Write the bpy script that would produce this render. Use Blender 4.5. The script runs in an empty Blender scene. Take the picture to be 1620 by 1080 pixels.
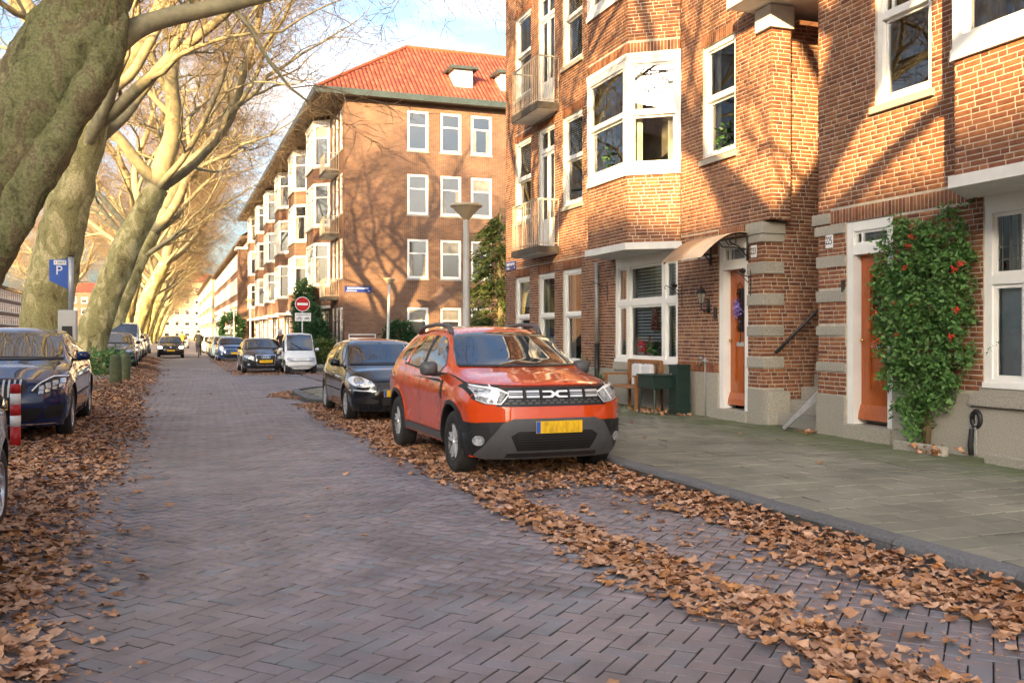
import bpy, bmesh, math, random
import numpy as np
from mathutils import Vector, Matrix, noise
from mathutils.bvhtree import BVHTree
from mathutils.geometry import delaunay_2d_cdt
R = math.radians
sc = bpy.context.scene
col = sc.collection
# ---------------------------------------------------------------- camera
YAW = math.atan(540 / 1490)
cam_d = bpy.data.cameras.new('camera')
cam = bpy.data.objects.new('camera', cam_d)
col.objects.link(cam)
cam.location = (0, 0, 1.52)
cam.rotation_euler = (R(90), 0, -YAW)
cam_d.sensor_width = 36
cam_d.lens = 1490 / 1620 * 36
cam_d.shift_y = -10 / 1620
cam_d.clip_start = 0.05
cam_d.clip_end = 3000
sc.camera = cam
CS, CC = math.sin(YAW), math.cos(YAW)
# ---------------------------------------------------------------- sky, sun, exposure
SUN_EL = R(14)
SH = (-0.64, -0.768)            # horizontal direction towards the sun
world = bpy.data.worlds.new('World')
sc.world = world
world.use_nodes = True
wn, wl = world.node_tree.nodes, world.node_tree.links
wn.clear()
w_out = wn.new('ShaderNodeOutputWorld')
w_bg = wn.new('ShaderNodeBackground')
w_sky = wn.new('ShaderNodeTexSky')
w_sky.sky_type = 'NISHITA'
w_sky.sun_disc = False
w_sky.sun_elevation = SUN_EL
w_sky.sun_rotation = math.atan2(SH[0], SH[1])
w_sky.air_density = 1.0
w_sky.dust_density = 5.0
w_sky.ozone_density = 4.0
w_tc = wn.new('ShaderNodeTexCoord')
w_map = wn.new('ShaderNodeMapping')
w_map.inputs['Scale'].default_value = (1.0, 1.0, 2.6)
w_noise = wn.new('ShaderNodeTexNoise')
w_noise.inputs['Scale'].default_value = 2.6
w_noise.inputs['Detail'].default_value = 7
w_noise.inputs['Roughness'].default_value = 0.55
w_ramp = wn.new('ShaderNodeValToRGB')
w_ramp.color_ramp.elements[0].position = 0.47
w_ramp.color_ramp.elements[1].position = 0.66
w_mix = wn.new('ShaderNodeMix')
w_mix.data_type = 'RGBA'
w_bw = wn.new('ShaderNodeRGBToBW')
w_cl = wn.new('ShaderNodeMix')
w_cl.data_type = 'RGBA'
w_cl.blend_type = 'MULTIPLY'
w_cl.inputs[0].default_value = 1
w_cl.inputs[7].default_value = (1.55, 1.57, 1.6, 1)     # cloud whitens the sky behind it
wl.new(w_sky.outputs['Color'], w_bw.inputs[0])
wl.new(w_bw.outputs[0], w_cl.inputs[6])
wl.new(w_cl.outputs[2], w_mix.inputs[7])
w_gain = wn.new('ShaderNodeMath')
w_gain.operation = 'MULTIPLY'
w_gain.inputs[1].default_value = 0.85
wl.new(w_tc.outputs['Generated'], w_map.inputs['Vector'])
wl.new(w_map.outputs['Vector'], w_noise.inputs['Vector'])
wl.new(w_noise.outputs['Fac'], w_ramp.inputs['Fac'])
wl.new(w_ramp.outputs['Color'], w_gain.inputs[0])
wl.new(w_gain.outputs[0], w_mix.inputs[0])
wl.new(w_sky.outputs['Color'], w_mix.inputs[6])
wl.new(w_mix.outputs[2], w_bg.inputs['Color'])
w_bg.inputs['Strength'].default_value = 0.15
wl.new(w_bg.outputs['Background'], w_out.inputs['Surface'])
sun_d = bpy.data.lights.new('sun', 'SUN')
sun_d.energy = 4.5
sun_d.angle = R(0.55)
sun_d.color = (1.0, 0.75, 0.42)
sun = bpy.data.objects.new('sun', sun_d)
col.objects.link(sun)
sun.rotation_euler = Vector((-SH[0] * math.cos(SUN_EL), -SH[1] * math.cos(SUN_EL), -math.sin(SUN_EL))).to_track_quat('-Z', 'Y').to_euler()
sc.view_settings.view_transform = 'Standard'
sc.view_settings.look = 'None'
sc.view_settings.exposure = 2.25
sc.view_settings.use_white_balance = True
sc.view_settings.white_balance_temperature = 7900
sc.view_settings.white_balance_tint = 12
sc.view_settings.gamma = 1
sc.view_settings.use_curve_mapping = False
sc.cycles.use_denoising = True
sc.cycles.max_bounces = 7
sc.cycles.transparent_max_bounces = 12
sc.cycles.sample_clamp_indirect = 6
rng = random.Random(7)
nrg = np.random.default_rng(7)
# ---------------------------------------------------------------- mesh helpers
class MB:
    """collects faces of one mesh object"""
    def __init__(s): s.v = []; s.f = []; s.m = []; s.mi = 0
    def add(s, vs, fs):
        o = len(s.v); s.v += [tuple(p) for p in vs]
        for f in fs: s.f.append(tuple(o + i for i in f)); s.m.append(s.mi)
    def box(s, x0, x1, y0, y1, z0, z1):
        if x0 > x1: x0, x1 = x1, x0
        if y0 > y1: y0, y1 = y1, y0
        if z0 > z1: z0, z1 = z1, z0
        s.add([(x0,y0,z0),(x1,y0,z0),(x1,y1,z0),(x0,y1,z0),(x0,y0,z1),(x1,y0,z1),(x1,y1,z1),(x0,y1,z1)],
              [(0,3,2,1),(4,5,6,7),(0,1,5,4),(1,2,6,5),(2,3,7,6),(3,0,4,7)])
    def cbox(s, c, d, M=None, ch=0.0):
        """box with chamfered vertical+top edges when ch > 0"""
        x, y, z = d[0]/2, d[1]/2, d[2]/2
        if ch <= 0:
            vs = [Vector((sx*x, sy*y, sz*z)) for sz in (-1,1) for sx, sy in ((-1,-1),(1,-1),(1,1),(-1,1))]
            fs = [(0,3,2,1),(4,5,6,7),(0,1,5,4),(1,2,6,5),(2,3,7,6),(3,0,4,7)]
        else:
            ring = [(-x+ch,-y),(x-ch,-y),(x,-y+ch),(x,y-ch),(x-ch,y),(-x+ch,y),(-x,y-ch),(-x,-y+ch)]
            vs = [Vector((a,b,-z)) for a,b in ring] + [Vector((a,b,z-ch)) for a,b in ring] + [Vector((a*(1-ch/x),b*(1-ch/y),z)) for a,b in ring]
            fs = [tuple(range(7,-1,-1)), tuple(range(16,24))]
            for k in (0,8):
                for i in range(8): fs.append((k+i,k+(i+1)%8,k+8+(i+1)%8,k+8+i))
        if M is not None: vs = [M @ p for p in vs]
        c = Vector(c)
        s.add([p + c for p in vs], fs)
    def tube(s, pts, rad, n=8, cap=True):
        pts = [Vector(p) for p in pts]
        if not hasattr(rad, '__len__'): rad = [rad]*len(pts)
        o = len(s.v); prev = None
        for i, p in enumerate(pts):
            t = (pts[min(i+1,len(pts)-1)] - pts[max(i-1,0)])
            if t.length < 1e-9: t = Vector((0,0,1))
            t.normalize()
            if prev is None:
                a = Vector((0,0,1)) if abs(t.z) < .9 else Vector((1,0,0))
                u = t.cross(a).normalized()
            else:
                u = prev - t * prev.dot(t)
                u = u.normalized() if u.length > 1e-6 else t.orthogonal().normalized()
            prev = u; w = t.cross(u)
            for k in range(n):
                an = 2*math.pi*k/n
                s.v.append(tuple(p + (u*math.cos(an) + w*math.sin(an))*rad[i]))
        for i in range(len(pts)-1):
            for k in range(n):
                s.f.append((o+i*n+k, o+i*n+(k+1)%n, o+(i+1)*n+(k+1)%n, o+(i+1)*n+k)); s.m.append(s.mi)
        if cap:
            s.f.append(tuple(o+k for k in range(n-1,-1,-1))); s.m.append(s.mi)
            e = o+(len(pts)-1)*n
            s.f.append(tuple(e+k for k in range(n))); s.m.append(s.mi)
    def lathe(s, prof, c=(0,0,0), n=24, axis='z', M=None, close=False, caps=True):
        """prof: list of (radius, height)"""
        o = len(s.v); c = Vector(c)
        for r, h in prof:
            for k in range(n):
                a = 2*math.pi*k/n
                p = Vector((r*math.cos(a), r*math.sin(a), h)) if axis == 'z' else Vector((h, r*math.cos(a), r*math.sin(a)))
                if M is not None: p = M @ p
                s.v.append(tuple(p + c))
        m = len(prof)
        for i in range(m if close else m-1):
            j = (i+1) % m
            for k in range(n):
                s.f.append((o+i*n+k, o+i*n+(k+1)%n, o+j*n+(k+1)%n, o+j*n+k)); s.m.append(s.mi)
        if not close and caps:
            if prof[0][0] > 1e-4: s.f.append(tuple(o+k for k in range(n-1,-1,-1))); s.m.append(s.mi)
            if prof[-1][0] > 1e-4: s.f.append(tuple(o+(m-1)*n+k for k in range(n))); s.m.append(s.mi)
    def prism(s, poly, t0, t1, M):
        """poly in local xy, extruded t0..t1 along local z, M maps local to object"""
        n = len(poly)
        vs = [M @ Vector((x,y,t0)) for x,y in poly] + [M @ Vector((x,y,t1)) for x,y in poly]
        s.add(vs, [tuple(range(n-1,-1,-1)), tuple(range(n,2*n))] + [(i,(i+1)%n,n+(i+1)%n,n+i) for i in range(n)])
    def build(s, name, mats, parent=None, smooth=False, loc=None, rot=None):
        me = bpy.data.meshes.new(name)
        me.from_pydata(s.v, [], s.f)
        if not isinstance(mats, (list, tuple)): mats = [mats]
        for m in mats: me.materials.append(m)
        if len(mats) > 1: me.polygons.foreach_set('material_index', s.m)
        if smooth: me.polygons.foreach_set('use_smooth', [True]*len(me.polygons))
        me.update()
        return link(name, me, parent, loc, rot)
def link(name, me, parent=None, loc=None, rot=None):
    o = bpy.data.objects.new(name, me)
    col.objects.link(o)
    if parent is not None: o.parent = parent
    if loc is not None: o.location = loc
    if rot is not None: o.rotation_euler = rot
    return o
def sharp(o, deg=35):
    """smooth shading with hard edges above an angle"""
    me = o.data
    bm = bmesh.new(); bm.from_mesh(me)
    bmesh.ops.recalc_face_normals(bm, faces=bm.faces)
    lim = R(deg)
    for f in bm.faces: f.smooth = True
    for e in bm.edges:
        if len(e.link_faces) == 2 and e.calc_face_angle(0) > lim: e.smooth = False
    bm.to_mesh(me); bm.free()
    return o
def tag(o, label, cat, group=None, kind=None):
    o['label'] = label; o['category'] = cat
    if group: o['group'] = group
    if kind: o['kind'] = kind
    return o
def struct(o, label=None):
    o['kind'] = 'structure'
    if label: o['label'] = label
    return o
def thing(name, label, cat, loc=(0,0,0), rz=0, group=None):
    o = bpy.data.objects.new(name, None); col.objects.link(o)
    o.location = loc; o.rotation_euler = (0,0,rz); o.empty_display_size = .2
    return tag(o, label, cat, group)
def copy_tree(o, parent=None):
    c = o.copy(); col.objects.link(c)
    if parent is not None: c.parent = parent
    for ch in [x for x in o.children]: copy_tree(ch, c)
    return c
def text_mesh(txt, size, name, m, parent, loc, rot, depth=.002, align='CENTER', sx=1.0):
    cu = bpy.data.curves.new(name, 'FONT'); cu.body = txt; cu.size = size; cu.align_x = align; cu.align_y = 'CENTER'; cu.extrude = depth
    o = bpy.data.objects.new(name, cu); col.objects.link(o)
    me = bpy.data.meshes.new_from_object(o.evaluated_get(bpy.context.evaluated_depsgraph_get()))
    bpy.data.objects.remove(o)
    me.materials.clear(); me.materials.append(m)
    t = link(name, me, parent, loc, rot); t.scale = (sx, 1, 1)
    return t
# ---------------------------------------------------------------- materials
def nt(name):
    m = bpy.data.materials.new(name); m.use_nodes = True
    n = m.node_tree.nodes; l = m.node_tree.links
    return m, n, l, n['Principled BSDF']
def setp(b, **k):
    for a, v in k.items():
        if a in b.inputs: b.inputs[a].default_value = v
def pm(name, c, rough=.6, var=.25, scale=6.0, bump=0.0, bscale=60.0, metal=0.0, spec=.5, coat=0.0, c2=None, detail=6, island=0.0, dist=.01, ior=None, stretch=None, coord='Object', island2=None):
    """principled with a noise mixed second colour, fine bump and optional per piece variation"""
    m, n, l, b = nt(name)
    setp(b, Roughness=rough, Metallic=metal)
    b.inputs['Specular IOR Level'].default_value = spec
    b.inputs['Coat Weight'].default_value = coat
    b.inputs['Coat Roughness'].default_value = .03
    if ior: b.inputs['IOR'].default_value = ior
    if c2 is None: c2 = tuple(x*(1-var) for x in c)
    tc = n.new('ShaderNodeTexCoord'); src = tc.outputs[coord]
    if stretch:
        mp = n.new('ShaderNodeMapping'); mp.inputs['Scale'].default_value = stretch
        l.new(src, mp.inputs['Vector']); src = mp.outputs['Vector']
    tx = n.new('ShaderNodeTexNoise'); tx.inputs['Scale'].default_value = scale; tx.inputs['Detail'].default_value = detail
    tx.inputs['Roughness'].default_value = .62
    l.new(src, tx.inputs['Vector'])
    rp = n.new('ShaderNodeValToRGB'); rp.color_ramp.elements[0].position = .35; rp.color_ramp.elements[1].position = .65
    rp.color_ramp.elements[0].color = (*c2, 1); rp.color_ramp.elements[1].color = (*c, 1)
    l.new(tx.outputs['Fac'], rp.inputs['Fac'])
    out = rp.outputs['Color']
    if island > 0:
        rv = rand_val(n, l)
        rr = n.new('ShaderNodeValToRGB')
        a = 1-island; rr.color_ramp.elements[0].color = (a,a,a,1); rr.color_ramp.elements[1].color = (1+island*.6,)*3 + (1,)
        if island2:
            rr.color_ramp.elements[0].color = (*[a*x for x in island2], 1)
        l.new(rv, rr.inputs['Fac'])
        mx = n.new('ShaderNodeMix'); mx.data_type = 'RGBA'; mx.blend_type = 'MULTIPLY'; mx.inputs[0].default_value = 1
        l.new(out, mx.inputs[6]); l.new(rr.outputs['Color'], mx.inputs[7]); out = mx.outputs[2]
    l.new(out, b.inputs['Base Color'])
    if bump > 0:
        t2 = n.new('ShaderNodeTexNoise'); t2.inputs['Scale'].default_value = bscale; t2.inputs['Detail'].default_value = 5
        l.new(src, t2.inputs['Vector'])
        bp = n.new('ShaderNodeBump'); bp.inputs['Strength'].default_value = bump; bp.inputs['Distance'].default_value = dist
        l.new(t2.outputs['Fac'], bp.inputs['Height']); l.new(bp.outputs['Normal'], b.inputs['Normal'])
    return m
def rand_val(n, l):
    g = n.new('ShaderNodeNewGeometry'); oi = n.new('ShaderNodeObjectInfo')
    ad = n.new('ShaderNodeMath'); ad.operation = 'ADD'
    l.new(g.outputs['Random Per Island'], ad.inputs[0]); l.new(oi.outputs['Random'], ad.inputs[1])
    fr = n.new('ShaderNodeMath'); fr.operation = 'FRACT'; l.new(ad.outputs[0], fr.inputs[0])
    return fr.outputs[0]
def ramp_mat(name, stops, rough=.85, nscale=9, nvar=.3, bump=.3, bscale=120, dist=.004, spec=.3, big=None):
    """colour picked per piece from stops, modulated by noise"""
    m, n, l, b = nt(name); setp(b, Roughness=rough); b.inputs['Specular IOR Level'].default_value = spec
    rv = rand_val(n, l)
    rr = n.new('ShaderNodeValToRGB'); cr = rr.color_ramp
    while len(cr.elements) < len(stops): cr.elements.new(.5)
    for i, (p, c) in enumerate(stops): cr.elements[i].position = p; cr.elements[i].color = (*c, 1)
    l.new(rv, rr.inputs['Fac'])
    g = n.new('ShaderNodeNewGeometry')
    tx = n.new('ShaderNodeTexNoise'); tx.inputs['Scale'].default_value = nscale; tx.inputs['Detail'].default_value = 6
    l.new(g.outputs['Position'], tx.inputs['Vector'])
    r2 = n.new('ShaderNodeValToRGB'); a = 1-nvar
    r2.color_ramp.elements[0].position = .3; r2.color_ramp.elements[1].position = .7
    r2.color_ramp.elements[0].color = (a,a,a,1); r2.color_ramp.elements[1].color = (1+nvar*.5,)*3+(1,)
    l.new(tx.outputs['Fac'], r2.inputs['Fac'])
    mx = n.new('ShaderNodeMix'); mx.data_type = 'RGBA'; mx.blend_type = 'MULTIPLY'; mx.inputs[0].default_value = 1
    l.new(rr.outputs['Color'], mx.inputs[6]); l.new(r2.outputs['Color'], mx.inputs[7]); l.new(mx.outputs[2], b.inputs['Base Color'])
    if big:     # broad stains and wear
        t3 = n.new('ShaderNodeTexNoise'); t3.inputs['Scale'].default_value = big[0]; t3.inputs['Detail'].default_value = 9; t3.inputs['Roughness'].default_value = .65; l.new(g.outputs['Position'], t3.inputs['Vector'])
        r3 = n.new('ShaderNodeValToRGB'); r3.color_ramp.elements[0].position = .32; r3.color_ramp.elements[1].position = .62; q_ = 1-big[1]
        r3.color_ramp.elements[0].color = (q_,q_,q_*.98,1); r3.color_ramp.elements[1].color = (1.06,1.05,1.04,1); l.new(t3.outputs['Fac'], r3.inputs['Fac'])
        m3 = n.new('ShaderNodeMix'); m3.data_type = 'RGBA'; m3.blend_type = 'MULTIPLY'; m3.inputs[0].default_value = 1
        l.new(mx.outputs[2], m3.inputs[6]); l.new(r3.outputs['Color'], m3.inputs[7]); l.new(m3.outputs[2], b.inputs['Base Color'])
    t2 = n.new('ShaderNodeTexNoise'); t2.inputs['Scale'].default_value = bscale; t2.inputs['Detail'].default_value = 4
    l.new(g.outputs['Position'], t2.inputs['Vector'])
    bp = n.new('ShaderNodeBump'); bp.inputs['Strength'].default_value = bump; bp.inputs['Distance'].default_value = dist
    l.new(t2.outputs['Fac'], bp.inputs['Height']); l.new(bp.outputs['Normal'], b.inputs['Normal'])
    return m
def glass_mat(name, ior=1.7, tint=(.8,.86,.88)):
    m, n, l, b = nt(name); n.remove(b)
    o = n['Material Output']
    fr = n.new('ShaderNodeFresnel'); fr.inputs['IOR'].default_value = ior
    gl = n.new('ShaderNodeBsdfGlossy'); gl.inputs['Roughness'].default_value = .004; gl.inputs['Color'].default_value = (.95,.97,1,1)
    tr = n.new('ShaderNodeBsdfTransparent'); tr.inputs['Color'].default_value = (*tint, 1)
    tx = n.new('ShaderNodeTexNoise'); tx.inputs['Scale'].default_value = 1.6
    g = n.new('ShaderNodeNewGeometry'); l.new(g.outputs['Position'], tx.inputs['Vector'])
    bp = n.new('ShaderNodeBump'); bp.inputs['Strength'].default_value = .04; bp.inputs['Distance'].default_value = .01
    l.new(tx.outputs['Fac'], bp.inputs['Height']); l.new(bp.outputs['Normal'], gl.inputs['Normal'])
    mx = n.new('ShaderNodeMixShader')
    l.new(fr.outputs[0], mx.inputs[0]); l.new(tr.outputs[0], mx.inputs[1]); l.new(gl.outputs[0], mx.inputs[2]); l.new(mx.outputs[0], o.inputs['Surface'])
    return m
def paint(name, c, rough=.25, coat=1.0, metal=0.0, flake=.0):
    m, n, l, b = nt(name); setp(b, Roughness=rough, Metallic=metal); b.inputs['Specular IOR Level'].default_value = .12
    b.inputs['Coat Weight'].default_value = coat; b.inputs['Coat Roughness'].default_value = .02; b.inputs['Coat IOR'].default_value = 1.48
    tc = n.new('ShaderNodeTexCoord'); tx = n.new('ShaderNodeTexNoise'); tx.inputs['Scale'].default_value = 2.2; tx.inputs['Detail'].default_value = 8
    l.new(tc.outputs['Object'], tx.inputs['Vector'])
    rp = n.new('ShaderNodeValToRGB'); rp.color_ramp.elements[0].color = (*[x*.9 + .006 for x in c], 1); rp.color_ramp.elements[1].color = (*c, 1)
    l.new(tx.outputs['Fac'], rp.inputs['Fac']); l.new(rp.outputs['Color'], b.inputs['Base Color'])
    mr = n.new('ShaderNodeMapRange'); mr.inputs[3].default_value = rough*.8; mr.inputs[4].default_value = rough*1.3
    l.new(tx.outputs['Fac'], mr.inputs[0]); l.new(mr.outputs[0], b.inputs['Roughness'])
    return m
def emis(name, c, s):
    m, n, l, b = nt(name); setp(b, Roughness=.3); b.inputs['Base Color'].default_value = (.8,.8,.75,1)
    b.inputs['Emission Color'].default_value = (*c,1); b.inputs['Emission Strength'].default_value = s
    return m
M = {}
M['brick'] = ramp_mat('brick', [(0,(.17,.062,.036)),(.25,(.245,.092,.047)),(.5,(.28,.112,.054)),(.75,(.33,.14,.066)),(1,(.21,.072,.046))], nvar=.3, nscale=14, big=(.7,.3))
M['brick2'] = ramp_mat('brick_far_piece', [(0,(.21,.09,.05)),(.5,(.31,.145,.075)),(1,(.26,.11,.065))], nvar=.3, nscale=6)
M['mortar'] = pm('mortar', (.54,.475,.39), .95, .3, 9, .4, 90)
M['granite'] = pm('granite', (.42,.39,.33), .85, .35, 55, .35, 140, c2=(.25,.23,.19), island=.12)
M['granite_plinth'] = pm('granite_plinth', (.43,.40,.34), .9, .4, 70, .5, 160, c2=(.26,.235,.19), island=.08)
M['white'] = pm('white_paint', (.80,.79,.75), .4, .08, 3, .08, 40, spec=.5)
M['white_far'] = pm('white_far', (.78,.77,.73), .5, .1, 3)
M['plaster'] = pm('white_plaster', (.72,.71,.67), .75, .15, 4, .12, 50)
M['glass'] = glass_mat('window_glass', 1.5)
M['glass_hi'] = glass_mat('bay_glass', 1.95)
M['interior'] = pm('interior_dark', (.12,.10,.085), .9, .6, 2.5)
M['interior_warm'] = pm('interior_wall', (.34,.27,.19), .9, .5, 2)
M['curtain'] = pm('curtain', (.62,.56,.46), .9, .2, 8)
M['curtain2'] = pm('net_curtain', (.55,.53,.48), .9, .25, 5)
M['blind'] = pm('blind_slat', (.78,.76,.71), .6, .12, 8)
M['wood_door'] = pm('varnished_wood', (.44,.10,.014), .28, .4, 5, .12, 30, coat=.4, stretch=(9,9,.8), c2=(.32,.062,.008))
M['wood'] = pm('bench_wood', (.33,.13,.04), .5, .4, 8, .2, 40, stretch=(3,3,.6))
M['iron'] = pm('black_iron', (.015,.015,.016), .45, .3, 12, .1, 60)
M['brass'] = pm('brass', (.75,.52,.2), .25, .15, 10, metal=1)
M['dgreen'] = pm('dark_green_steel', (.008,.03,.024), .4, .3, 4, .08, 60)
M['alu'] = pm('aluminium', (.62,.64,.66), .35, .15, 12, metal=.8)
M['zinc'] = pm('zinc_pipe', (.36,.37,.36), .5, .25, 6, metal=.5)
M['lead'] = pm('leaded_strip', (.16,.16,.16), .5, .2, 10)
M['steel'] = pm('galvanised', (.48,.5,.5), .5, .2, 8, metal=.5)
M['lampgrey'] = pm('lamp_grey', (.47,.47,.44), .45, .15, 3)
M['lampshade'] = pm('lamp_bowl', (.60,.48,.32), .35, .2, 5)
M['blue_sign'] = pm('blue_enamel', (.01,.035,.20), .3, .15, 4)
M['parkblue'] = pm('parking_blue', (.005,.09,.42), .35, .1, 4)
M['red_sign'] = pm('sign_red', (.55,.012,.015), .35, .12, 4)
M['red_white'] = pm('bollard_red', (.55,.015,.02), .45, .2, 6)
M['sign_white'] = pm('sign_white', (.8,.8,.8), .4, .06, 6)
M['black'] = pm('black_print', (.01,.01,.01), .5, .1, 6)
M['rooftile'] = None
M['gutter'] = pm('gutter_paint', (.035,.055,.055), .5, .3, 3)
M['eave'] = pm('eave_boards', (.16,.10,.06), .8, .4, 3, stretch=(6,.5,1))
M['cushion'] = pm('cushion', (.62,.62,.63), .9, .12, 20, .2, 60)
M['soil'] = pm('soil', (.05,.035,.025), .95, .4, 14, .6, 40)
M['lilac'] = pm('lilac_flowers', (.32,.22,.62), .8, .35, 30)
M['redcloth'] = pm('red_felt', (.26,.015,.02), .9, .3, 10)
M['berry'] = pm('red_berry', (.62,.035,.01), .4, .25, 30)
M['cafe'] = pm('canopy_sheet', (.78,.55,.36), .2, .25, 3, spec=.7)
# ================================================================ ground, road, pavement
def sheet(name, pts, z, m, thick=.3):
    mb = MB(); n = len(pts)
    mb.add([(x,y,z) for x,y in pts] + [(x,y,z-thick) for x,y in pts], [tuple(range(n))] + [(i,n+i,n+(i+1)%n,(i+1)%n) for i in range(n)])
    o = mb.build(name, m)
    bm = bmesh.new(); bm.from_mesh(o.data); bmesh.ops.recalc_face_normals(bm, faces=bm.faces); bm.to_mesh(o.data); bm.free()
    return o
M['ground'] = pm('ground_earth', (.10,.085,.055), .95, .5, .35, .4, 8, c2=(.05,.05,.025))
M['joint'] = pm('joint_sand', (.085,.076,.068), .95, .4, 5, .4, 60)
M['road_far'] = pm('road_far', (.18,.16,.168), .6, .35, 1.2, .3, 30, c2=(.13,.115,.123))
M['paver'] = ramp_mat('clay_paver', [(0,(.205,.192,.212)),(.22,(.24,.208,.224)),(.5,(.225,.208,.23)),(.72,(.255,.215,.23)),(.88,(.21,.21,.24)),(1,(.185,.205,.23))], big=(.45,.3), rough=.5, nscale=2.2, nvar=.35, bump=.5, bscale=70, dist=.003, spec=.45)
M['paver_dark'] = M['paver']
M['tile'] = ramp_mat('concrete_tile', [(0,(.20,.198,.155)),(.35,(.245,.238,.188)),(.7,(.22,.221,.172)),(1,(.275,.262,.21))], big=(.6,.28), rough=.9, nscale=1.1, nvar=.28, bump=.6, bscale=150, dist=.004)
def moss_tile():
    """concrete tiles with a moss band along the foot of the houses"""
    m = M['tile']; n, l = m.node_tree.nodes, m.node_tree.links; b = n['Principled BSDF']
    src = b.inputs['Base Color'].links[0].from_socket
    g = n.new('ShaderNodeNewGeometry'); sx = n.new('ShaderNodeSeparateXYZ'); l.new(g.outputs['Position'], sx.inputs[0])
    tx = n.new('ShaderNodeTexNoise'); tx.inputs['Scale'].default_value = 1.7; tx.inputs['Detail'].default_value = 8; l.new(g.outputs['Position'], tx.inputs['Vector'])
    mr = n.new('ShaderNodeMapRange'); mr.inputs[1].default_value = 6.2; mr.inputs[2].default_value = 8.3; l.new(sx.outputs[0], mr.inputs[0])
    ml = n.new('ShaderNodeMath'); ml.operation = 'MULTIPLY'; l.new(mr.outputs[0], ml.inputs[0]); l.new(tx.outputs['Fac'], ml.inputs[1])
    r = n.new('ShaderNodeMapRange'); r.inputs[1].default_value = .22; r.inputs[2].default_value = .58; r.inputs[4].default_value = .75; l.new(ml.outputs[0], r.inputs[0])
    mx = n.new('ShaderNodeMix'); mx.data_type = 'RGBA'; mx.inputs[7].default_value = (.085,.115,.04,1)
    l.new(r.outputs[0], mx.inputs[0]); l.new(src, mx.inputs[6]); l.new(mx.outputs[2], b.inputs['Base Color'])
moss_tile()
M['kerb'] = pm('kerb_stone', (.155,.16,.165), .8, .35, 40, .4, 120, c2=(.095,.10,.105), island=.15)
struct(sheet('ground', [(-600,-300),(600,-300),(600,1200),(-600,1200)], -.06, M['ground'], .5), 'earth under the trees and beyond the street')
road = struct(sheet('road', [(-3.3,-40),(12,-40),(12,26.4),(80,26.4),(80,40.2),(4.95,40.2),(4.95,420),(-3.3,420)], -.034, M['joint'], .02), 'brick paved street')
def herring(X0, X1, Y0, Y1, ang, test):
    w = .106; c, s = math.cos(ang), math.sin(ang)
    cor = [(c*x+s*y, -s*x+c*y) for x in (X0,X1) for y in (Y0,Y1)]
    i0, i1 = int(min(p[0] for p in cor)/w)-2, int(max(p[0] for p in cor)/w)+2
    j0, j1 = int(min(p[1] for p in cor)/w)-2, int(max(p[1] for p in cor)/w)+2
    I, J = np.meshgrid(np.arange(i0,i1), np.arange(j0,j1), indexing='ij'); I = I.ravel(); J = J.ravel()
    d = (I-J) % 4
    out = []
    for k, (ox, oy, hx, hy) in ((0,(1,.5,1,.5)), (3,(.5,1,.5,1))):
        mk = d == k
        P, Q = (I[mk]+ox)*w, (J[mk]+oy)*w
        X, Y = c*P - s*Q, s*P + c*Q
        ok = (X>X0)&(X<X1)&(Y>Y0)&(Y<Y1)&test(X,Y)
        out.append((X[ok], Y[ok], np.full(ok.sum(), ang + (0 if hx>hy else math.pi/2))))
    return [np.concatenate(q) for q in zip(*out)]
def brick_mesh(name, L, W, H, m, bev=.006):
    """open-bottomed block with a worn edge; top at z=0"""
    x, y = L/2, W/2; b = bev
    v = [(-x,-y,-H),(x,-y,-H),(x,y,-H),(-x,y,-H),(-x,-y,-b),(x,-y,-b),(x,y,-b),(-x,y,-b),(-x+b,-y+b,0),(x-b,-y+b,0),(x-b,y-b,0),(-x+b,y-b,0)]
    f = [(8,9,10,11)] + [(k+i,k+(i+1)%4,k+4+(i+1)%4,k+4+i) for k in (0,4) for i in range(4)]
    me = bpy.data.meshes.new(name); me.from_pydata(v, [], f); me.materials.append(m); me.materials.append(M['joint'])
    me.polygons.foreach_set('material_index', [0] + [1]*4 + [0]*4); me.update()
    return me
def scatter(name, me, X, Y, Z, A, tilt, parent, near, label=None, m=None, slope=None):
    """one piece mesh at many places: the `near` ones that show largest are objects, the rest one joined part"""
    n = len(X)
    zc = X*CS + Y*CC; xc = X*CC - Y*CS
    vis = (zc > .5) & (np.abs(xc/np.maximum(zc,.01)) < 810/1490) & (1.52/np.maximum(zc,.01) < 550/1490)
    order = np.argsort(np.where(vis, zc, 1e6 + zc))
    T1 = nrg.normal(0, tilt, n); T2 = nrg.normal(0, tilt, n)
    if slope is not None: T1 = T1 - slope*np.sin(A); T2 = T2 - slope*np.cos(A)
    for i in order[:near]:
        link(name, me, parent, (X[i],Y[i],Z[i]), (T1[i],T2[i],A[i]))
    rest = order[near:]
    v = np.array([p.co[:] for p in me.vertices]); fl = [tuple(p.vertices) for p in me.polygons]
    ca, sa = np.cos(A[rest])[:,None], np.sin(A[rest])[:,None]
    zz = v[None,:,2] + v[None,:,1]*T1[rest][:,None] - v[None,:,0]*T2[rest][:,None] + Z[rest][:,None]
    xx = ca*v[None,:,0] - sa*v[None,:,1] + X[rest][:,None]
    yy = sa*v[None,:,0] + ca*v[None,:,1] + Y[rest][:,None]
    big_mesh(name + '_field', np.stack([xx,yy,zz], -1).reshape(-1,3), fl, len(v), len(rest), list(me.materials), parent, mi=[p.material_index for p in me.polygons])
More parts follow.
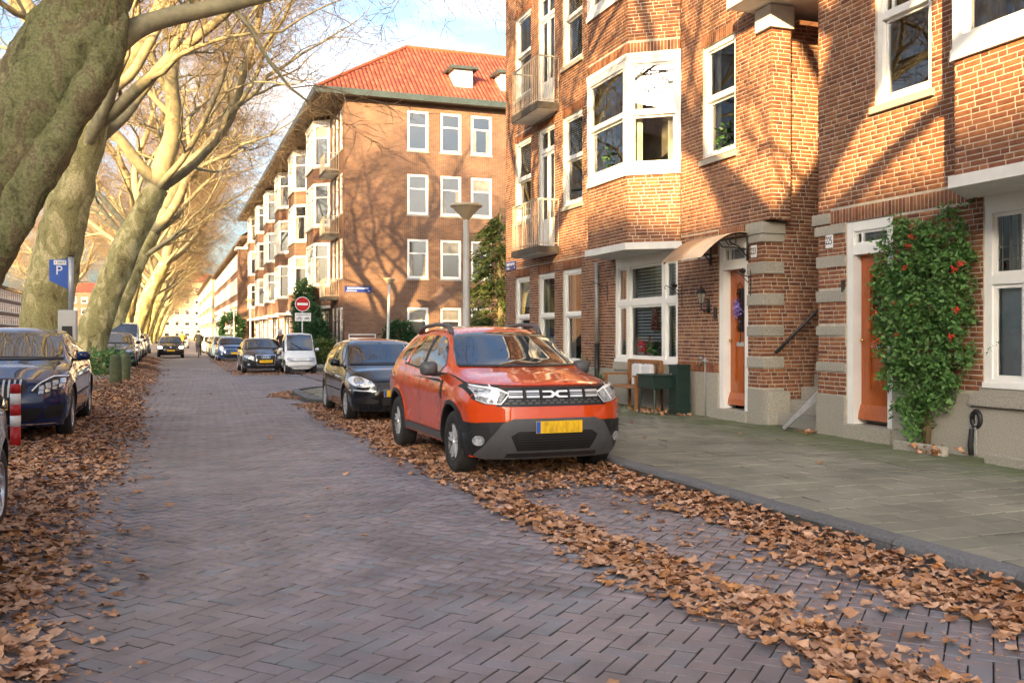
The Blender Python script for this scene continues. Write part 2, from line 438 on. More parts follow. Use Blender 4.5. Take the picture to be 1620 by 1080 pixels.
def big_mesh(name, verts, faces, nv, count, m, parent, kind='stuff', mi=None):
    """count copies of a face list laid over a vertex array (all faces quads or tris)"""
    lens = np.array([len(f) for f in faces]); flat = np.concatenate([np.array(f) for f in faces])
    loops = (np.arange(count)[:,None]*nv + flat[None,:]).ravel()
    ls = np.tile(lens, count); start = np.concatenate([[0], np.cumsum(ls)[:-1]])
    me = bpy.data.meshes.new(name)
    me.vertices.add(len(verts)); me.vertices.foreach_set('co', verts.astype(np.float32).ravel())
    me.loops.add(len(loops)); me.loops.foreach_set('vertex_index', loops.astype(np.int32))
    me.polygons.add(len(ls)); me.polygons.foreach_set('loop_start', start.astype(np.int32))
    if mi: me.polygons.foreach_set('material_index', np.tile(np.array(mi, np.int32), count))
    me.update(calc_edges=True)
    for mm in (m if isinstance(m, (list,tuple)) else [m]): me.materials.append(mm)
    o = link(name, me, parent)
    if kind: o['kind'] = kind
    return o
def zl(x):
    '''the parking strip under the planes lies a hand higher than the roadway'''
    t = np.clip((-.35-np.asarray(x, float))/1.0, 0, 1); return .2*t*t*(3-2*t)
def low(X, Y):
    return np.array([noise.noise((x*.45, y*.45, 3.1)) for x, y in zip(X, Y)])
X_, Y_, A_ = herring(-3.2, 4.66, .6, 46, R(-47), lambda X, Y: ((X < 4.58) | (Y > 26.6)) & ~((X > 2.9) & (Y > 21.2) & (Y < 26.6)) & ~((X < -1.15) & (Y > 20.2) & (Y < 45)))
scatter('paving_brick', brick_mesh('paving_brick', .2035, .0985, .03, M['paver'], .004), X_, Y_, low(X_, Y_)*.018 - .008 + zl(X_) + nrg.normal(0,.0012,len(X_)), A_, .006, road, 300, slope=(zl(X_+.02)-zl(X_-.02))/.04)
far_road = struct(sheet('road_far_stretch', [(-3.2,46.05),(4.9,46.05),(4.9,420),(-3.2,420)], -.004, M['road_far'], .008), 'far stretch of the brick street')
sv = MB(); xs_ = [-.4,-.6,-.85,-1.1,-1.35,-3.4]
sv.add([(x,y,float(zl(x))+.002) for y in (46.0,420.0) for x in xs_], [(i,i+1,7+i,6+i) for i in range(5)])
struct(sv.build('parking_strip', M['road_far'], None), 'raised parking strip along the planes')
side_road = struct(sheet('side_road', [(4.75,26.75),(80,26.75),(80,40),(4.75,40)], -.004, M['road_far'], .008), 'side street between the corner houses')
def arc(cx, cy, r, a0, a1, n=7):
    return [(cx + r*math.cos(R(a0+(a1-a0)*i/n)), cy + r*math.sin(R(a0+(a1-a0)*i/n))) for i in range(n+1)]
near_edge = [(4.66,-30),(4.66,20.4)] + arc(4.16,20.4,.5,0,90)[1:] + arc(3.55,21.55,.65,270,180)[0:] + [(2.9,24.4)] + arc(4.9,24.4,2.0,180,90)[1:] + [(40,26.4)]
pav = struct(sheet('pavement', near_edge + [(40,24.9),(8.83,24.9),(8.83,-30)], .085, M['joint'], .2), 'concrete tiled pavement in front of the houses')
def tiles(poly_test, X0, X1, Y0, Y1, z, parent, near):
    w = .302; X = []; Y = []
    for r_ in range(int((Y1-Y0)/w)):
        off = (r_ % 2)*.5 + .06*math.sin(r_*3.7)
        for q in range(-1, int((X1-X0)/w)+1):
            x, y = X0 + (q+off+.5)*w, Y0 + (r_+.5)*w
            if poly_test(x, y): X.append(x); Y.append(y)
    X = np.array(X); Y = np.array(Y)
    scatter('paving_tile', brick_mesh('paving_tile', .2925, .2925, .035, M['tile'], .007), X, Y, z + low(X,Y)*.006 + nrg.normal(0,.003,len(X)), np.full(len(X), 0.)+nrg.normal(0,.008,len(X)), .009, parent, near)
def pip(x, y, P):
    c = False; j = len(P)-1
    for i in range(len(P)):
        if ((P[i][1] > y) != (P[j][1] > y)) and x < (P[j][0]-P[i][0])*(y-P[i][1])/(P[j][1]-P[i][1])+P[i][0]: c = not c
        j = i
    return c
inner = [(4.815,2.4),(4.815,20.7)] + [(4.3,21.05),(3.6,21.2),(3.2,21.5),(3.2,24.4)] + arc(4.9,24.4,1.7,180,90)[1:] + [(12,26.1),(12,24.9),(8.92,24.9),(8.92,2.4)]
tiles(lambda x, y: pip(x, y, inner), 4.60-6*.302, 12, 2.4, 26.2, .107, pav, 300)
def kerbs(path, h, parent, w=.16, step=1.0, m=None):
    """kerb stones laid end to end along a path"""
    pts = [Vector((x,y,0)) for x,y in path]; d = [0]
    for a, b in zip(pts, pts[1:]): d.append(d[-1] + (b-a).length)
    def at(s):
        for i in range(len(pts)-1):
            if s <= d[i+1] + 1e-6: return pts[i].lerp(pts[i+1], (s-d[i])/max(d[i+1]-d[i],1e-6))
        return pts[-1]
    s = 0
    while s < d[-1]-.15:
        a, b = at(s+.006), at(min(s+step, d[-1])-.006)
        t = (b-a); L = t.length; t.normalize(); nrm = Vector((t.y,-t.x,0))
        prof = [(0,-.1),(.004,h-.045),(.02,h-.012),(.05,h),(w,h+.002),(w,-.1)]
        mb = MB()
        vs = [a + nrm*x + Vector((0,0,z)) for x,z in prof] + [b + nrm*x + Vector((0,0,z)) for x,z in prof]
        k = len(prof)
        mb.add([p - (a+b)/2 for p in vs], [tuple(range(k)), tuple(range(2*k-1,k-1,-1))] + [(i,k+i,k+(i+1)%k,(i+1)%k) for i in range(k)])
        o = mb.build('kerb_stone', m or M['kerb'], parent, loc=((a+b)/2 + Vector((rng.gauss(0,.004),rng.gauss(0,.002),rng.gauss(-.002,.003))))[:], rot=(rng.gauss(0,.003),rng.gauss(0,.004),rng.gauss(0,.004)))
        s += step
kerbs([(4.66,2.2)] + near_edge[1:-1] + [(13,26.4)], .125, pav, .16)
# far corner pavement in front of the long terrace
far_edge = [(60,40.0),(7.6,40.0)] + arc(7.4,42.4,2.4,270,180)[1:] + [(5.0,300)]
pav2 = struct(sheet('pavement_terrace', far_edge + [(9.0,300),(9.0,50.6),(60,50.6)], .11, M['tile'], .2), 'pavement of the corner terrace')
kerbs([(14,40.0),(7.6,40.0)] + arc(7.4,42.4,2.4,270,180)[1:] + [(5.0,60)], .125, pav2, .16)
pav3 = struct(sheet('verge', [(-3.25,-40),(-1.2,-40),(-1.2,-39),(-3.25,-39)], -.02, M['ground'], .03)) if False else None
left_bulb = struct(sheet('pavement_parking_gap', [(-3.3,20.3),(-1.3,20.3),(-1.3,45.0),(-3.3,45.0)], .215, M['tile'], .12), 'paved gap with bollards between parked cars')
lv = struct(sheet('pavement_left', [(-9,-60),(-3.3,-60),(-3.3,420),(-9,420)], .24, pm('left_path', (.16,.14,.11), .95, .35, 1.5, .4, 30, c2=(.10,.085,.06)), .12), 'path along the row of plane trees')
# ================================================================ wall construction
class Frame:
    """local frame of a wall: x along the wall, y inward, z up"""
    def __init__(s, O, e):
        s.O = Vector((O[0],O[1],0)); s.e = Vector((e[0],e[1],0)).normalized(); s.i = Vector((-s.e.y, s.e.x, 0))
        s.ang = math.atan2(s.e.y, s.e.x)
    def p(s, a, d, z): return s.O + s.e*a + s.i*d + Vector((0,0,z))
    def put(s, o): o.location = s.O; o.rotation_euler = (0,0,s.ang); return o
def cells(a0, a1, z0, z1, ops):
    A = sorted({a0,a1} | {min(max(v,a0),a1) for o in ops for v in o[:2]}); Z = sorted({z0,z1} | {min(max(v,z0),z1) for o in ops for v in o[2:4]})
    for x0, x1 in zip(A, A[1:]):
        run = None
        for y0, y1 in zip(Z, Z[1:]):
            cx, cy = (x0+x1)/2, (y0+y1)/2
            hole = any(o[0] < cx < o[1] and o[2] < cy < o[3] for o in ops)
            if hole:
                if run: yield (x0,x1,run[0],run[1]); run = None
            else: run = (run[0], y1) if run else (y0, y1)
        if run: yield (x0,x1,run[0],run[1])
CH, JT, BL = .0625, .0125, .222
class Masonry:
    """mortar bed + bricks of one house; faces are added, then finished into parts"""
    def __init__(s, wall_thick=.22): s.mort = MB(); s.b = []; s.t = wall_thick
    def face(s, F, a0, a1, z0, z1, ops=(), soldiers=(), stones=(), thick=None, seed=0, corner=(0,0)):
        t = thick or s.t
        for x0,x1,y0,y1 in cells(a0,a1,z0,z1,ops):
            if x0 == a0: x0 += .012
            if x1 == a1: x1 -= .012
            vs = [F.p(a,d,z) for d in (.006,t) for a,z in ((x0,y0),(x1,y0),(x1,y1),(x0,y1))]
            s.mort.add(vs, [(0,1,2,3),(7,6,5,4),(0,4,5,1),(1,5,6,2),(2,6,7,3),(3,7,4,0)])
        blk = list(ops) + list(stones) + list(soldiers)
        r_ = random.Random(seed); k0 = int(math.floor(z0/CH))
        for k in range(k0, int(z1/CH)+1):
            zb, zt = max(k*CH, z0), min(k*CH+CH-JT, z1)
            if zt-zb < .02: continue
            spans = [(a0,a1)]
            zm = (zb+zt)/2
            for o in blk:
                if o[2]-.01 < zm < o[3]+.01:
                    ns = []
                    for p,q in spans:
                        if o[1] <= p or o[0] >= q: ns.append((p,q)); continue
                        if o[0] > p: ns.append((p,o[0]-JT*.5))
                        if o[1] < q: ns.append((o[1]+JT*.5,q))
                    spans = ns
            off = (k*.173 + .06*(k%3)) % .56
            x = a0 - off - .56; seq = 0
            while x < a1:
                L = BL if seq % 3 != 2 else .110
                p0, p1 = x, x+L-JT
                for p,q in spans:
                    u0, u1 = max(p0,p), min(p1,q)
                    if u1-u0 > .018: s.b.append((F,u0,u1,zb,zt,abs(u1-u0-(L-JT))<.001 and abs(zt-zb-(CH-JT))<.001,'h'))
                x += L; seq += 1
        for o in soldiers:
            x = o[0]
            n = max(1, round((o[1]-o[0])/CH)); w = (o[1]-o[0])/n
            for i in range(n):
                s.b.append((F,o[0]+i*w+JT*.4,o[0]+(i+1)*w-JT*.6,o[2]+JT*.3,o[3]-JT*.5,False,'v'))
    def finish(s, house, name='wall', m=None, near=300):
        wall = s.mort.build(name, M['mortar'], house)
        full = []; rest = []
        for b in s.b:
            c = b[0].p((b[1]+b[2])/2,0,(b[3]+b[4])/2); zc = c.x*CS + c.y*CC; xc = c.x*CC-c.y*CS
            vis = zc > 1 and abs(xc/zc) < .54 and (c.z-1.52)/zc < .355 and b[0].i.dot(c) > 0
            (full if b[5] and vis else rest).append((zc, b))
        full.sort(key=lambda q: q[0]); rest += full[near:]; full = full[:near]
        cache = {}
        for zc, (F,u0,u1,zb,zt,_,k) in full:
            key = round(u1-u0,3)
            if key not in cache:
                me = bpy.data.meshes.new('brick'); h = (u1-u0)/2; g = (CH-JT)/2
                me.from_pydata(brick_v(h,g), [], BF); me.materials.append(m or M['brick']); me.update(); cache[key] = me
            o = link('brick', cache[key], wall, F.p((u0+u1)/2, rng.uniform(-.0018,.0018), (zb+zt)/2)[:], (rng.gauss(0,.003),0,F.ang+rng.gauss(0,.004)))
        V = []
        for _, (F,u0,u1,zb,zt,_f,k) in rest:
            c = F.p((u0+u1)/2, rng.uniform(-.002,.002), (zb+zt)/2)
            for x,y,z in brick_v((u1-u0)/2,(zt-zb)/2): V.append((c.x+F.e.x*x+F.i.x*y, c.y+F.e.y*x+F.i.y*y, c.z+z))
        if rest: big_mesh('brickwork', np.array(V), BF, 12, len(rest), m or M['brick'], wall)
        return wall
BF = [(0,1,2,3)] + [(k+i,k+4+i,k+4+(i+1)%4,k+(i+1)%4) for k in (0,4) for i in range(4)]
def brick_v(h, g):
    b = .0035
    return [(-h+b,0,-g+b),(h-b,0,-g+b),(h-b,0,g-b),(-h+b,0,g-b),(-h,b,-g),(h,b,-g),(h,b,g),(-h,b,g),(-h,.03,-g),(h,.03,-g),(h,.03,g),(-h,.03,g)]
def lbox(mb, a0, a1, d0, d1, z0, z1): mb.box(a0,a1,d0,d1,z0,z1)
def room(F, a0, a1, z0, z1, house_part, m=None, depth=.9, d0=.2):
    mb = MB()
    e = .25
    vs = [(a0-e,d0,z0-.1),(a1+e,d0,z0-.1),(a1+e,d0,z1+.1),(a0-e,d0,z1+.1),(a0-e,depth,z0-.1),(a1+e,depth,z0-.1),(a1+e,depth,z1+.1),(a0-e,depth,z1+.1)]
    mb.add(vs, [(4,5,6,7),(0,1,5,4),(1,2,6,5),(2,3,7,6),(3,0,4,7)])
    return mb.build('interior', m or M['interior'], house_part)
def curtain(w, z0, z1, a0, part, m, d=.22, amp=.018, per=.11, name='curtain'):
    mb = MB(); n = max(6,int(w/.018)); vs = []
    for i in range(n+1):
        a = a0 + w*i/n; y = d + amp*math.sin(2*math.pi*(a/per)) + amp*.4*math.sin(a*31)
        vs += [(a,y,z0),(a,y+.01*math.sin(a*17),z1)]
    mb.add(vs, [(2*i,2*i+2,2*i+3,2*i+1) for i in range(n)])
    return mb.build(name, m, part, smooth=True)
def blinds(a0, a1, z0, z1, part, d=.17, pitch=.05, tilt=.85, m=None):
    mb = MB(); z = z0+.02
    while z < z1:
        dx = .026*math.cos(tilt); dz = .026*math.sin(tilt)
        mb.add([(a0,d-dx,z-dz),(a1,d-dx,z-dz),(a1,d+dx,z+dz),(a0,d+dx,z+dz)], [(0,1,2,3)]); z += pitch
    for q in (.18,.5,.82):
        a = a0+(a1-a0)*q; mb.box(a-.003,a+.003,d-.03,d-.026,z0,z1)
    return mb.build('blind', m or M['blind'], part)
def sash(mb, a0, a1, z0, z1, d0, d1, w):
    """one rectangular timber ring"""
    mb.box(a0,a1,d0,d1,z0,z0+w); mb.box(a0,a1,d0,d1,z1-w,z1); mb.box(a0,a0+w,d0+.0015,d1,z0+w,z1-w); mb.box(a1-w,a1,d0+.0015,d1,z0+w,z1-w)
def window(F, a0, a1, z0, z1, house, tr=.55, d=.07, fw=.085, sill=True, inside='dark', glass='glass', white='white', sillm='granite', split=None, lead=False, seed=0, rm=True):
    """timber sash window: outer frame, upper and lower light, panes, stone sill, something inside"""
    w = MB(); zt = z0 + (z1-z0)*tr if tr else None
    sash(w, a0, a1, z0, z1, d-.03, d+.1, fw)
    o = w.build('window', M[white], house); F.put(o)
    lights = [(z0+fw, zt-.035), (zt+.035, z1-fw)] if tr else [(z0+fw, z1-fw)]
    if tr:
        t = MB(); t.box(a0+fw,a1-fw,d-.034,d+.09,zt-.035,zt+.035); t.build('transom', M[white], o)
    for i, (p, q) in enumerate(lights):
        s = MB(); dd = d + (.03 if i == 0 else .0); sash(s, a0+fw+.001, a1-fw-.001, p+.001, q-.001, dd, dd+.045, .042)
        so = s.build('sash', M[white], o)
        if split and i == 1:
            for sp in split:
                b = MB(); x = a0+fw+(a1-a0-2*fw)*sp; b.box(x-.02,x+.02,dd+.001,dd+.044,p+.042,q-.042); b.build('glazing_bar', M[white], o)
        g = MB(); x0, x1, y0, y1 = a0+fw+.04, a1-fw-.04, p+.04, q-.04
        g.add([(x0,dd+.024,y0),(x1,dd+.024,y0),(x1,dd+.024,y1),(x0,dd+.024,y1)], [(0,1,2,3)])
        g.build('pane', M[glass], o)
        if lead and i == len(lights)-1:
            lb = MB(); n = max(3,int((x1-x0)/.11)); mz = max(2,int((y1-y0)/.16))
            for k in range(1,n): lb.box(x0+(x1-x0)*k/n-.004,x0+(x1-x0)*k/n+.004,dd+.018,dd+.026,y0,y1)
            for k in range(1,mz): lb.box(x0,x1,dd+.0185,dd+.0255,y0+(y1-y0)*k/mz-.004,y0+(y1-y0)*k/mz+.004)
            lb.build('lead_came', M['lead'], o)
    if sill:
        sl = MB(); sl.add(*sill_geo(a0-.06,a1+.06,z0-.115,z0-.002,-.055,.16)); sl.build('sill', M[sillm], o)
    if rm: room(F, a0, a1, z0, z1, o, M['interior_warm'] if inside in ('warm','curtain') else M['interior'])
    r_ = random.Random(seed); W = a1-a0
    if inside == 'blind' : blinds(a0+fw, a1-fw, (zt if tr else z0)-.05, z1-.05, o)
    elif inside == 'blind_full': blinds(a0+fw-.02, a1-fw+.02, z0+.06, z1-.05, o)
    elif inside in ('curtain','side'):
        cw = W*r_.uniform(.16,.26)
        curtain(cw, z0, z1, a0+fw*.5, o, M['curtain']); curtain(cw, z0, z1, a1-fw*.5-cw, o, M['curtain'])
        if inside == 'curtain': curtain(W-fw, z0+(z1-z0)*r_.uniform(.0,.3), z1, a0+fw*.5, o, M['curtain2'], d=.3, amp=.01, per=.07)
    elif inside == 'shade':
        sm = MB(); sm.box(a0+fw*.6,a1-fw*.6,.2,.205,z0+(z1-z0)*r_.uniform(.35,.7),z1-.02); sm.build('roller_shade', M['curtain2'], o)
    elif inside == 'plant':
        leafy('house_plant', o, [((a0+a1)/2 + W*.15*r_.uniform(-1,1), .3, z0+.32)], .26, .34, 130, M['leaf_dark'], r_, size=.07)
        curtain(W*.2, z0, z1, a0+fw*.5, o, M['curtain'])
    return o
def sill_geo(a0, a1, z0, z1, d0, d1):
    vs = [(a,d,z) for a in (a0,a1) for d,z in ((d0,z0),(d1,z0),(d1,z1),(d0+.01,z1-.02),(d0,z1-.03))]
    return vs, [(4,3,2,1,0),(5,6,7,8,9)] + [(i,(i+1)%5,5+(i+1)%5,5+i) for i in range(5)]
def leafy(name, parent, centers, rx, rz, n, m, r_, size=.05, ry=None, flat=.0):
    """cluster of small leaf quads with a fold"""
    V = []; ry = ry or rx
    for i in range(n):
        c = centers[i % len(centers)]
        while True:
            p = Vector((r_.uniform(-1,1), r_.uniform(-1,1), r_.uniform(-1,1)))
            if .15 < p.length < 1: break
        q = Vector((c[0]+p.x*rx, c[1]+p.y*ry, c[2]+p.z*rz))
        V += leaf_quad(q, p, size*r_.uniform(.6,1.3), r_)
    return big_mesh(name, np.array(V), [(0,1,2),(0,2,3)], 4, n, m, parent, kind=None)
def leaf_quad(q, p, s, r_, elong=1.9):
    d = Vector((p.x+r_.uniform(-.6,.6), p.y+r_.uniform(-.6,.6), p.z*.5+r_.uniform(-.7,.5)))
    d = d.normalized() if d.length > .01 else Vector((0,0,1))
    u = d.cross(Vector((r_.uniform(-1,1),r_.uniform(-1,1),r_.uniform(.2,1)))).normalized()
    nn = d.cross(u)*s*.25
    return [q[:], (q + d*s*elong*.5 + u*s*.5 + nn)[:], (q + d*s*elong)[:], (q + d*s*elong*.5 - u*s*.5 + nn)[:]]
def leaf_mat(name, c1, c2, trans=.25):
    m = ramp_mat(name, [(0,c1),(.6,c2),(1,tuple((a+b)/2*1.25 for a,b in zip(c1,c2)))], rough=.5, nvar=.15, bump=.0, spec=.4)
    n, l = m.node_tree.nodes, m.node_tree.links; b = n['Principled BSDF']; out = n['Material Output']
    t = n.new('ShaderNodeBsdfTranslucent'); l.new(b.inputs['Base Color'].links[0].from_socket, t.inputs['Color'])
    mx = n.new('ShaderNodeMixShader'); mx.inputs[0].default_value = trans
    l.new(b.outputs[0], mx.inputs[1]); l.new(t.outputs[0], mx.inputs[2]); l.new(mx.outputs[0], out.inputs['Surface'])
    return m
M['leaf_dark'] = leaf_mat('leaf_dark', (.018,.055,.018), (.04,.105,.03))
M['leaf_firethorn'] = leaf_mat('leaf_firethorn', (.035,.11,.03), (.14,.29,.08), .3)
M['leaf_yew'] = leaf_mat('leaf_yew', (.05,.085,.02), (.10,.14,.035))
M['leaf_ivy'] = leaf_mat('leaf_ivy', (.012,.05,.018), (.03,.09,.03))
M['leaf_palm'] = leaf_mat('leaf_palm', (.03,.085,.03), (.07,.15,.06))
def balcony(F, a0, a1, proj, z0, zr, house, slab=.16):
    """concrete slab with iron railing of upright bars; a part of the house"""
    s = MB(); s.cbox(((a0+a1)/2,-proj/2,z0+slab/2), (a1-a0,proj-.004,slab))
    o = s.build('balcony', pm_cache('balcony_slab', (.075,.062,.05)), house); F.put(o)
    sf = MB(); sf.box(a0+.03,a1-.03,-proj+.03,-.01,z0-.012,z0-.001); sf.build('soffit', M['plaster'], o)
    rl = MB(); e = .04
    P = [(a0+e,-.01),(a0+e,-proj+e),(a1-e,-proj+e),(a1-e,-.01)]
    for zz, rr in ((zr,.022),(z0+slab+.07,.014)):
        for (x0,y0),(x1,y1) in zip(P,P[1:]): rl.tube([(x0,y0,zz),(x1,y1,zz)], rr, 6)
    rl.build('rail', M['rail'], o)
    for (x0,y0),(x1,y1) in zip(P,P[1:]):
        n = max(2, int(math.hypot(x1-x0,y1-y0)/.125))
        for i in range(n+1):
            if i == n and (x1,y1) != P[-1]: continue
            x, y = x0+(x1-x0)*i/n, y0+(y1-y0)*i/n
            b = MB(); b.cbox((x,y,(z0+slab+zr)/2), (.016,.014,zr-z0-slab)); b.build('baluster', M['rail'], o)
    return o
_pmc = {}
def pm_cache(name, c, **k):
    if name not in _pmc: _pmc[name] = pm(name, c, **k)
    return _pmc[name]
M['rail'] = pm('rail_cream', (.56,.5,.40), .5, .3, 8)
# ================================================================ near houses
W = 8.8
def stone(mbx, parent, m='granite', name='stone_block'):
    mb = MB(); x0,x1,y0,y1,z0,z1 = mbx
    mb.cbox(((x0+x1)/2,(y0+y1)/2,(z0+z1)/2), (x1-x0,y1-y0,z1-z0), ch=.006); return mb.build(name, M[m], parent)
def door(F, a0, a1, z0, z1, house, d=.16, ztr=2.62, label=None, hinge=1, deco=None):
    """white frame with transom light, varnished leaf with panels, barred light, letter slot and knob"""
    fw = .115
    f = MB(); f.box(a0,a0+fw,.02,d+.1,z0,z1); f.box(a1-fw,a1,.02,d+.1,z0,z1); f.box(a0+fw,a1-fw,.025,d+.1,z1-.13,z1); f.box(a0+fw,a1-fw,.025,d+.1,ztr,ztr+.13)
    fo = f.build('door_frame', M['white'], house); F.put(fo)
    tr = MB(); sash(tr, a0+fw+.001, a1-fw-.001, ztr+.131, z1-.131, .05, .1, .035); x = a0+fw+(a1-a0-2*fw)*.22; tr.box(x-.016,x+.016,.052,.099,ztr+.165,z1-.165); tr.build('transom_light', M['white'], fo)
    g = MB(); g.add([(a0+fw,.08,ztr+.13),(a1-fw,.08,ztr+.13),(a1-fw,.08,z1-.13),(a0+fw,.08,z1-.13)], [(0,1,2,3)]); g.build('pane', M['glass'], fo)
    lc = MB(); xs = (x+.05, a1-fw-.05); zz = (ztr+.165, z1-.165)
    for k in range(6): lc.box(xs[0]+(xs[1]-xs[0])*k/5-.004, xs[0]+(xs[1]-xs[0])*k/5+.004,.074,.086,zz[0],zz[1])
    lc.box(xs[0],xs[1],.075,.085,zz[0]+(zz[1]-zz[0])*.6-.004,zz[0]+(zz[1]-zz[0])*.6+.004); lc.build('lead_came', M['lead'], fo)
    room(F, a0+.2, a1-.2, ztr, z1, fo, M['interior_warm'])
    b0, b1 = a0+fw, a1-fw; w = b1-b0
    lf = MB(); zb = z0+.13; lz0, lz1 = zb+1.22, ztr-.32       # light opening
    c = (b0+b1)/2; lw = w*.17
    lf.box(b0,c-lw,d,d+.05,zb,ztr); lf.box(c+lw,b1,d,d+.05,zb,ztr); lf.box(c-lw,c+lw,d,d+.05,zb,lz0); lf.box(c-lw,c+lw,d,d+.05,lz1,ztr)
    leaf = lf.build('door', M['wood_door'], house); F.put(leaf)
    wb = MB(); wb.add([(b0,d-.012,zb-.0),(b1,d-.012,zb),(b1,d-.012,zb+.2),(b0,d-.012,zb+.2),(b0,d-.06,zb),(b1,d-.06,zb),(b0,d-.045,zb+.1),(b1,d-.045,zb+.1)], [(0,1,5,4),(4,5,7,6),(6,7,2,3),(0,4,6,3),(1,2,7,5)])
    wb.build('weatherboard', M['wood_door'], leaf)
    p = MB()
    for x0,x1,y0,y1 in ((c-lw-.05,c-lw-.015,zb+.42,ztr-.22),(c+lw+.015,c+lw+.05,zb+.42,ztr-.22)): p.cbox(((x0+x1)/2,d-.012,(y0+y1)/2),(x1-x0,.035,y1-y0),ch=.01)
    sash(p, b0+.06, c-lw-.07, zb+.35, ztr-.15, d-.004, d+.01, .012); sash(p, c+lw+.07, b1-.06, zb+.35, ztr-.15, d-.004, d+.01, .012)
    p.cbox((c,d-.003,zb+.72),(2*lw-.06,.012,.72)); p.build('moulding', M['wood_door'], leaf)
    g = MB(); g.add([(c-lw,d+.03,lz0),(c+lw,d+.03,lz0),(c+lw,d+.03,lz1),(c-lw,d+.03,lz1)], [(0,1,2,3)]); g.build('pane', M['glass'], leaf)
    bk = MB(); bk.box(c-lw-.02,c+lw+.02,d+.06,d+.07,lz0-.02,lz1+.02); bk.build('inner_panel', M['interior'], leaf)
    gr = MB()
    for q in (-.6,0,.6): gr.tube([(c+q*lw,d-.02,lz0+.02),(c+q*lw,d-.02,lz1-.02-(abs(q)*.05))], .007, 6)
    for q in (.12,.4,.7,.95): gr.tube([(c-lw,d-.016,lz0+(lz1-lz0)*q),(c+lw,d-.016,lz0+(lz1-lz0)*q)], .006, 6)
    gr.tube([(c-lw*.9,d-.02,lz1-.1),(c-lw*.5,d-.02,lz1+.02),(c,d-.02,lz1+.1),(c+lw*.5,d-.02,lz1+.02),(c+lw*.9,d-.02,lz1-.1)], .007, 6)
    gr.tube([(c,d-.02,lz0+.02),(c+.01,d-.02,lz0-.12),(c-.01,d-.02,lz0-.18)], .009, 6); gr.build('grille', M['iron'], leaf)
    ls = MB(); ls.cbox((c,d-.006,zb+1.02),(.25,.014,.07),ch=.004); ls.build('letter_slot', M['steel'], leaf)
    kb = MB(); kx = b0+.07 if hinge > 0 else b1-.07
    kb.lathe([(.0,-.07),(.022,-.068),(.03,-.05),(.022,-.032),(.01,-.028),(.01,0),(.022,.002)], (kx,d,zb+1.08), 12, M=Matrix.Rotation(R(-90),3,'X')); kb.build('knob', M['brass'], leaf, smooth=True)
    th = MB(); th.cbox(((a0+a1)/2,.16,z0-.06),(a1-a0+.02,.44,.12+.12),ch=.008); to = th.build('threshold', M['granite'], house); F.put(to)
    if deco == 'flowers':
        r_ = random.Random(3); V = []
        for k in range(120):
            p_ = Vector((r_.gauss(0,.05), r_.uniform(-.06,.0), r_.gauss(0,.075)))
            V += leaf_quad(Vector((c-.02,d-.03,lz0+.42)) + p_, p_, .035, r_, 1.2)
        fl = big_mesh('flower_garland', np.array(V), [(0,1,2),(0,2,3)], 4, 120, M['lilac'], None, None); F.put(fl)
        tag(fl, 'lilac flower garland hanging on the orange door of number 223', 'garland')
    return leaf
def bay(F, MS, pts, house, zs, z_top, inside, label_seed):
    """polygonal bay: pts are plan points seen from the street, left to right; zs list of (z0,z1) window bands"""
    levels = [(3.24,zs[0][0])] + [(zs[i][1], zs[i+1][0]) for i in range(len(zs)-1)] + [(zs[-1][1], z_top)]
    n = len(pts)-1
    for k in range(n):
        (x0,y0),(x1,y1) = pts[k], pts[k+1]; L = math.hypot(x1-x0,y1-y0); G = Frame((x0,y0),(x1-x0,y1-y0))
        for i,(z0,z1) in enumerate(levels):
            MS.face(G, 0, L, z0, z1, soldiers=[(0,L,z0,z0+.2)] if i else [], thick=.12, seed=k*7+i)
        for i,(z0,z1) in enumerate(zs):
            for q0,q1,pr in ((z0,z0+.12,-.045),(z1-.1,z1,-.03)):
                bm_ = MB(); bm_.box(0,L,pr,.12,q0,q1); bb = bm_.build('bay_rail', M['white'], house); G.put(bb)
            window(G, .0, L, z0+.121, z1-.101, house, tr=.5, d=.01, fw=.13 if L > 1.2 else .1, sill=False, inside=inside[k], glass='glass_hi', seed=label_seed+i*5+k, rm=False, split=None)
    # slab, inner floors and inner lining
    def plan(grow, zz0, zz1, m, name):
        P = [Vector((x,y)) for x,y in pts]; c = Vector((pts[0][0]+.2, (pts[0][1]+pts[-1][1])/2)); Q = []
        for i,p in enumerate(P):
            if i in (0,n): q = p + Vector((0, grow*(1 if i == 0 else -1)*.6))
            else: q = p + Vector((-grow, grow*.45*(1 if i == 1 else -1)))
            Q.append(q)
        Q += [Vector((W+.1, Q[-1].y)), Vector((W+.1, Q[0].y))]
        mb = MB(); k = len(Q)
        mb.add([(q.x,q.y,zz0) for q in Q] + [(q.x,q.y,zz1) for q in Q], [tuple(range(k)), tuple(range(2*k-1,k-1,-1))] + [(i,k+i,k+(i+1)%k,(i+1)%k) for i in range(k)])
        return mb.build(name, m, house)
    plan(.06, 3.11, 3.24, M['plaster'], 'bay_slab')
    for z0,z1 in zs:
        plan(-.14, z0-.12, z0-.1, M['interior_warm'], 'bay_floor'); plan(-.14, z1+.02, z1+.04, M['interior_warm'], 'bay_ceiling')
    plan(.05, z_top, z_top+.12, M['plaster'], 'bay_roof')
    for z0,z1 in zs:
        mb = MB(); mb.box(W+.75,W+.8,pts[-1][1]-.3,pts[0][1]+.3,z0-.15,z1+.1); mb.build('interior', M['interior_warm'], house)
ZS = [(4.49,6.76),(7.86,10.1)]
house = thing('brick_house', 'brown brick corner house with two iron balconies, angled bay and door number 223', 'house', (0,0,0))
F1 = Frame((W,24.8),(0,-1)); a = lambda y: 24.8-y
MS = Masonry()
ops = []
def op(y0,y1,z0,z1): o = (a(y1),a(y0),z0,z1); ops.append(o); return o
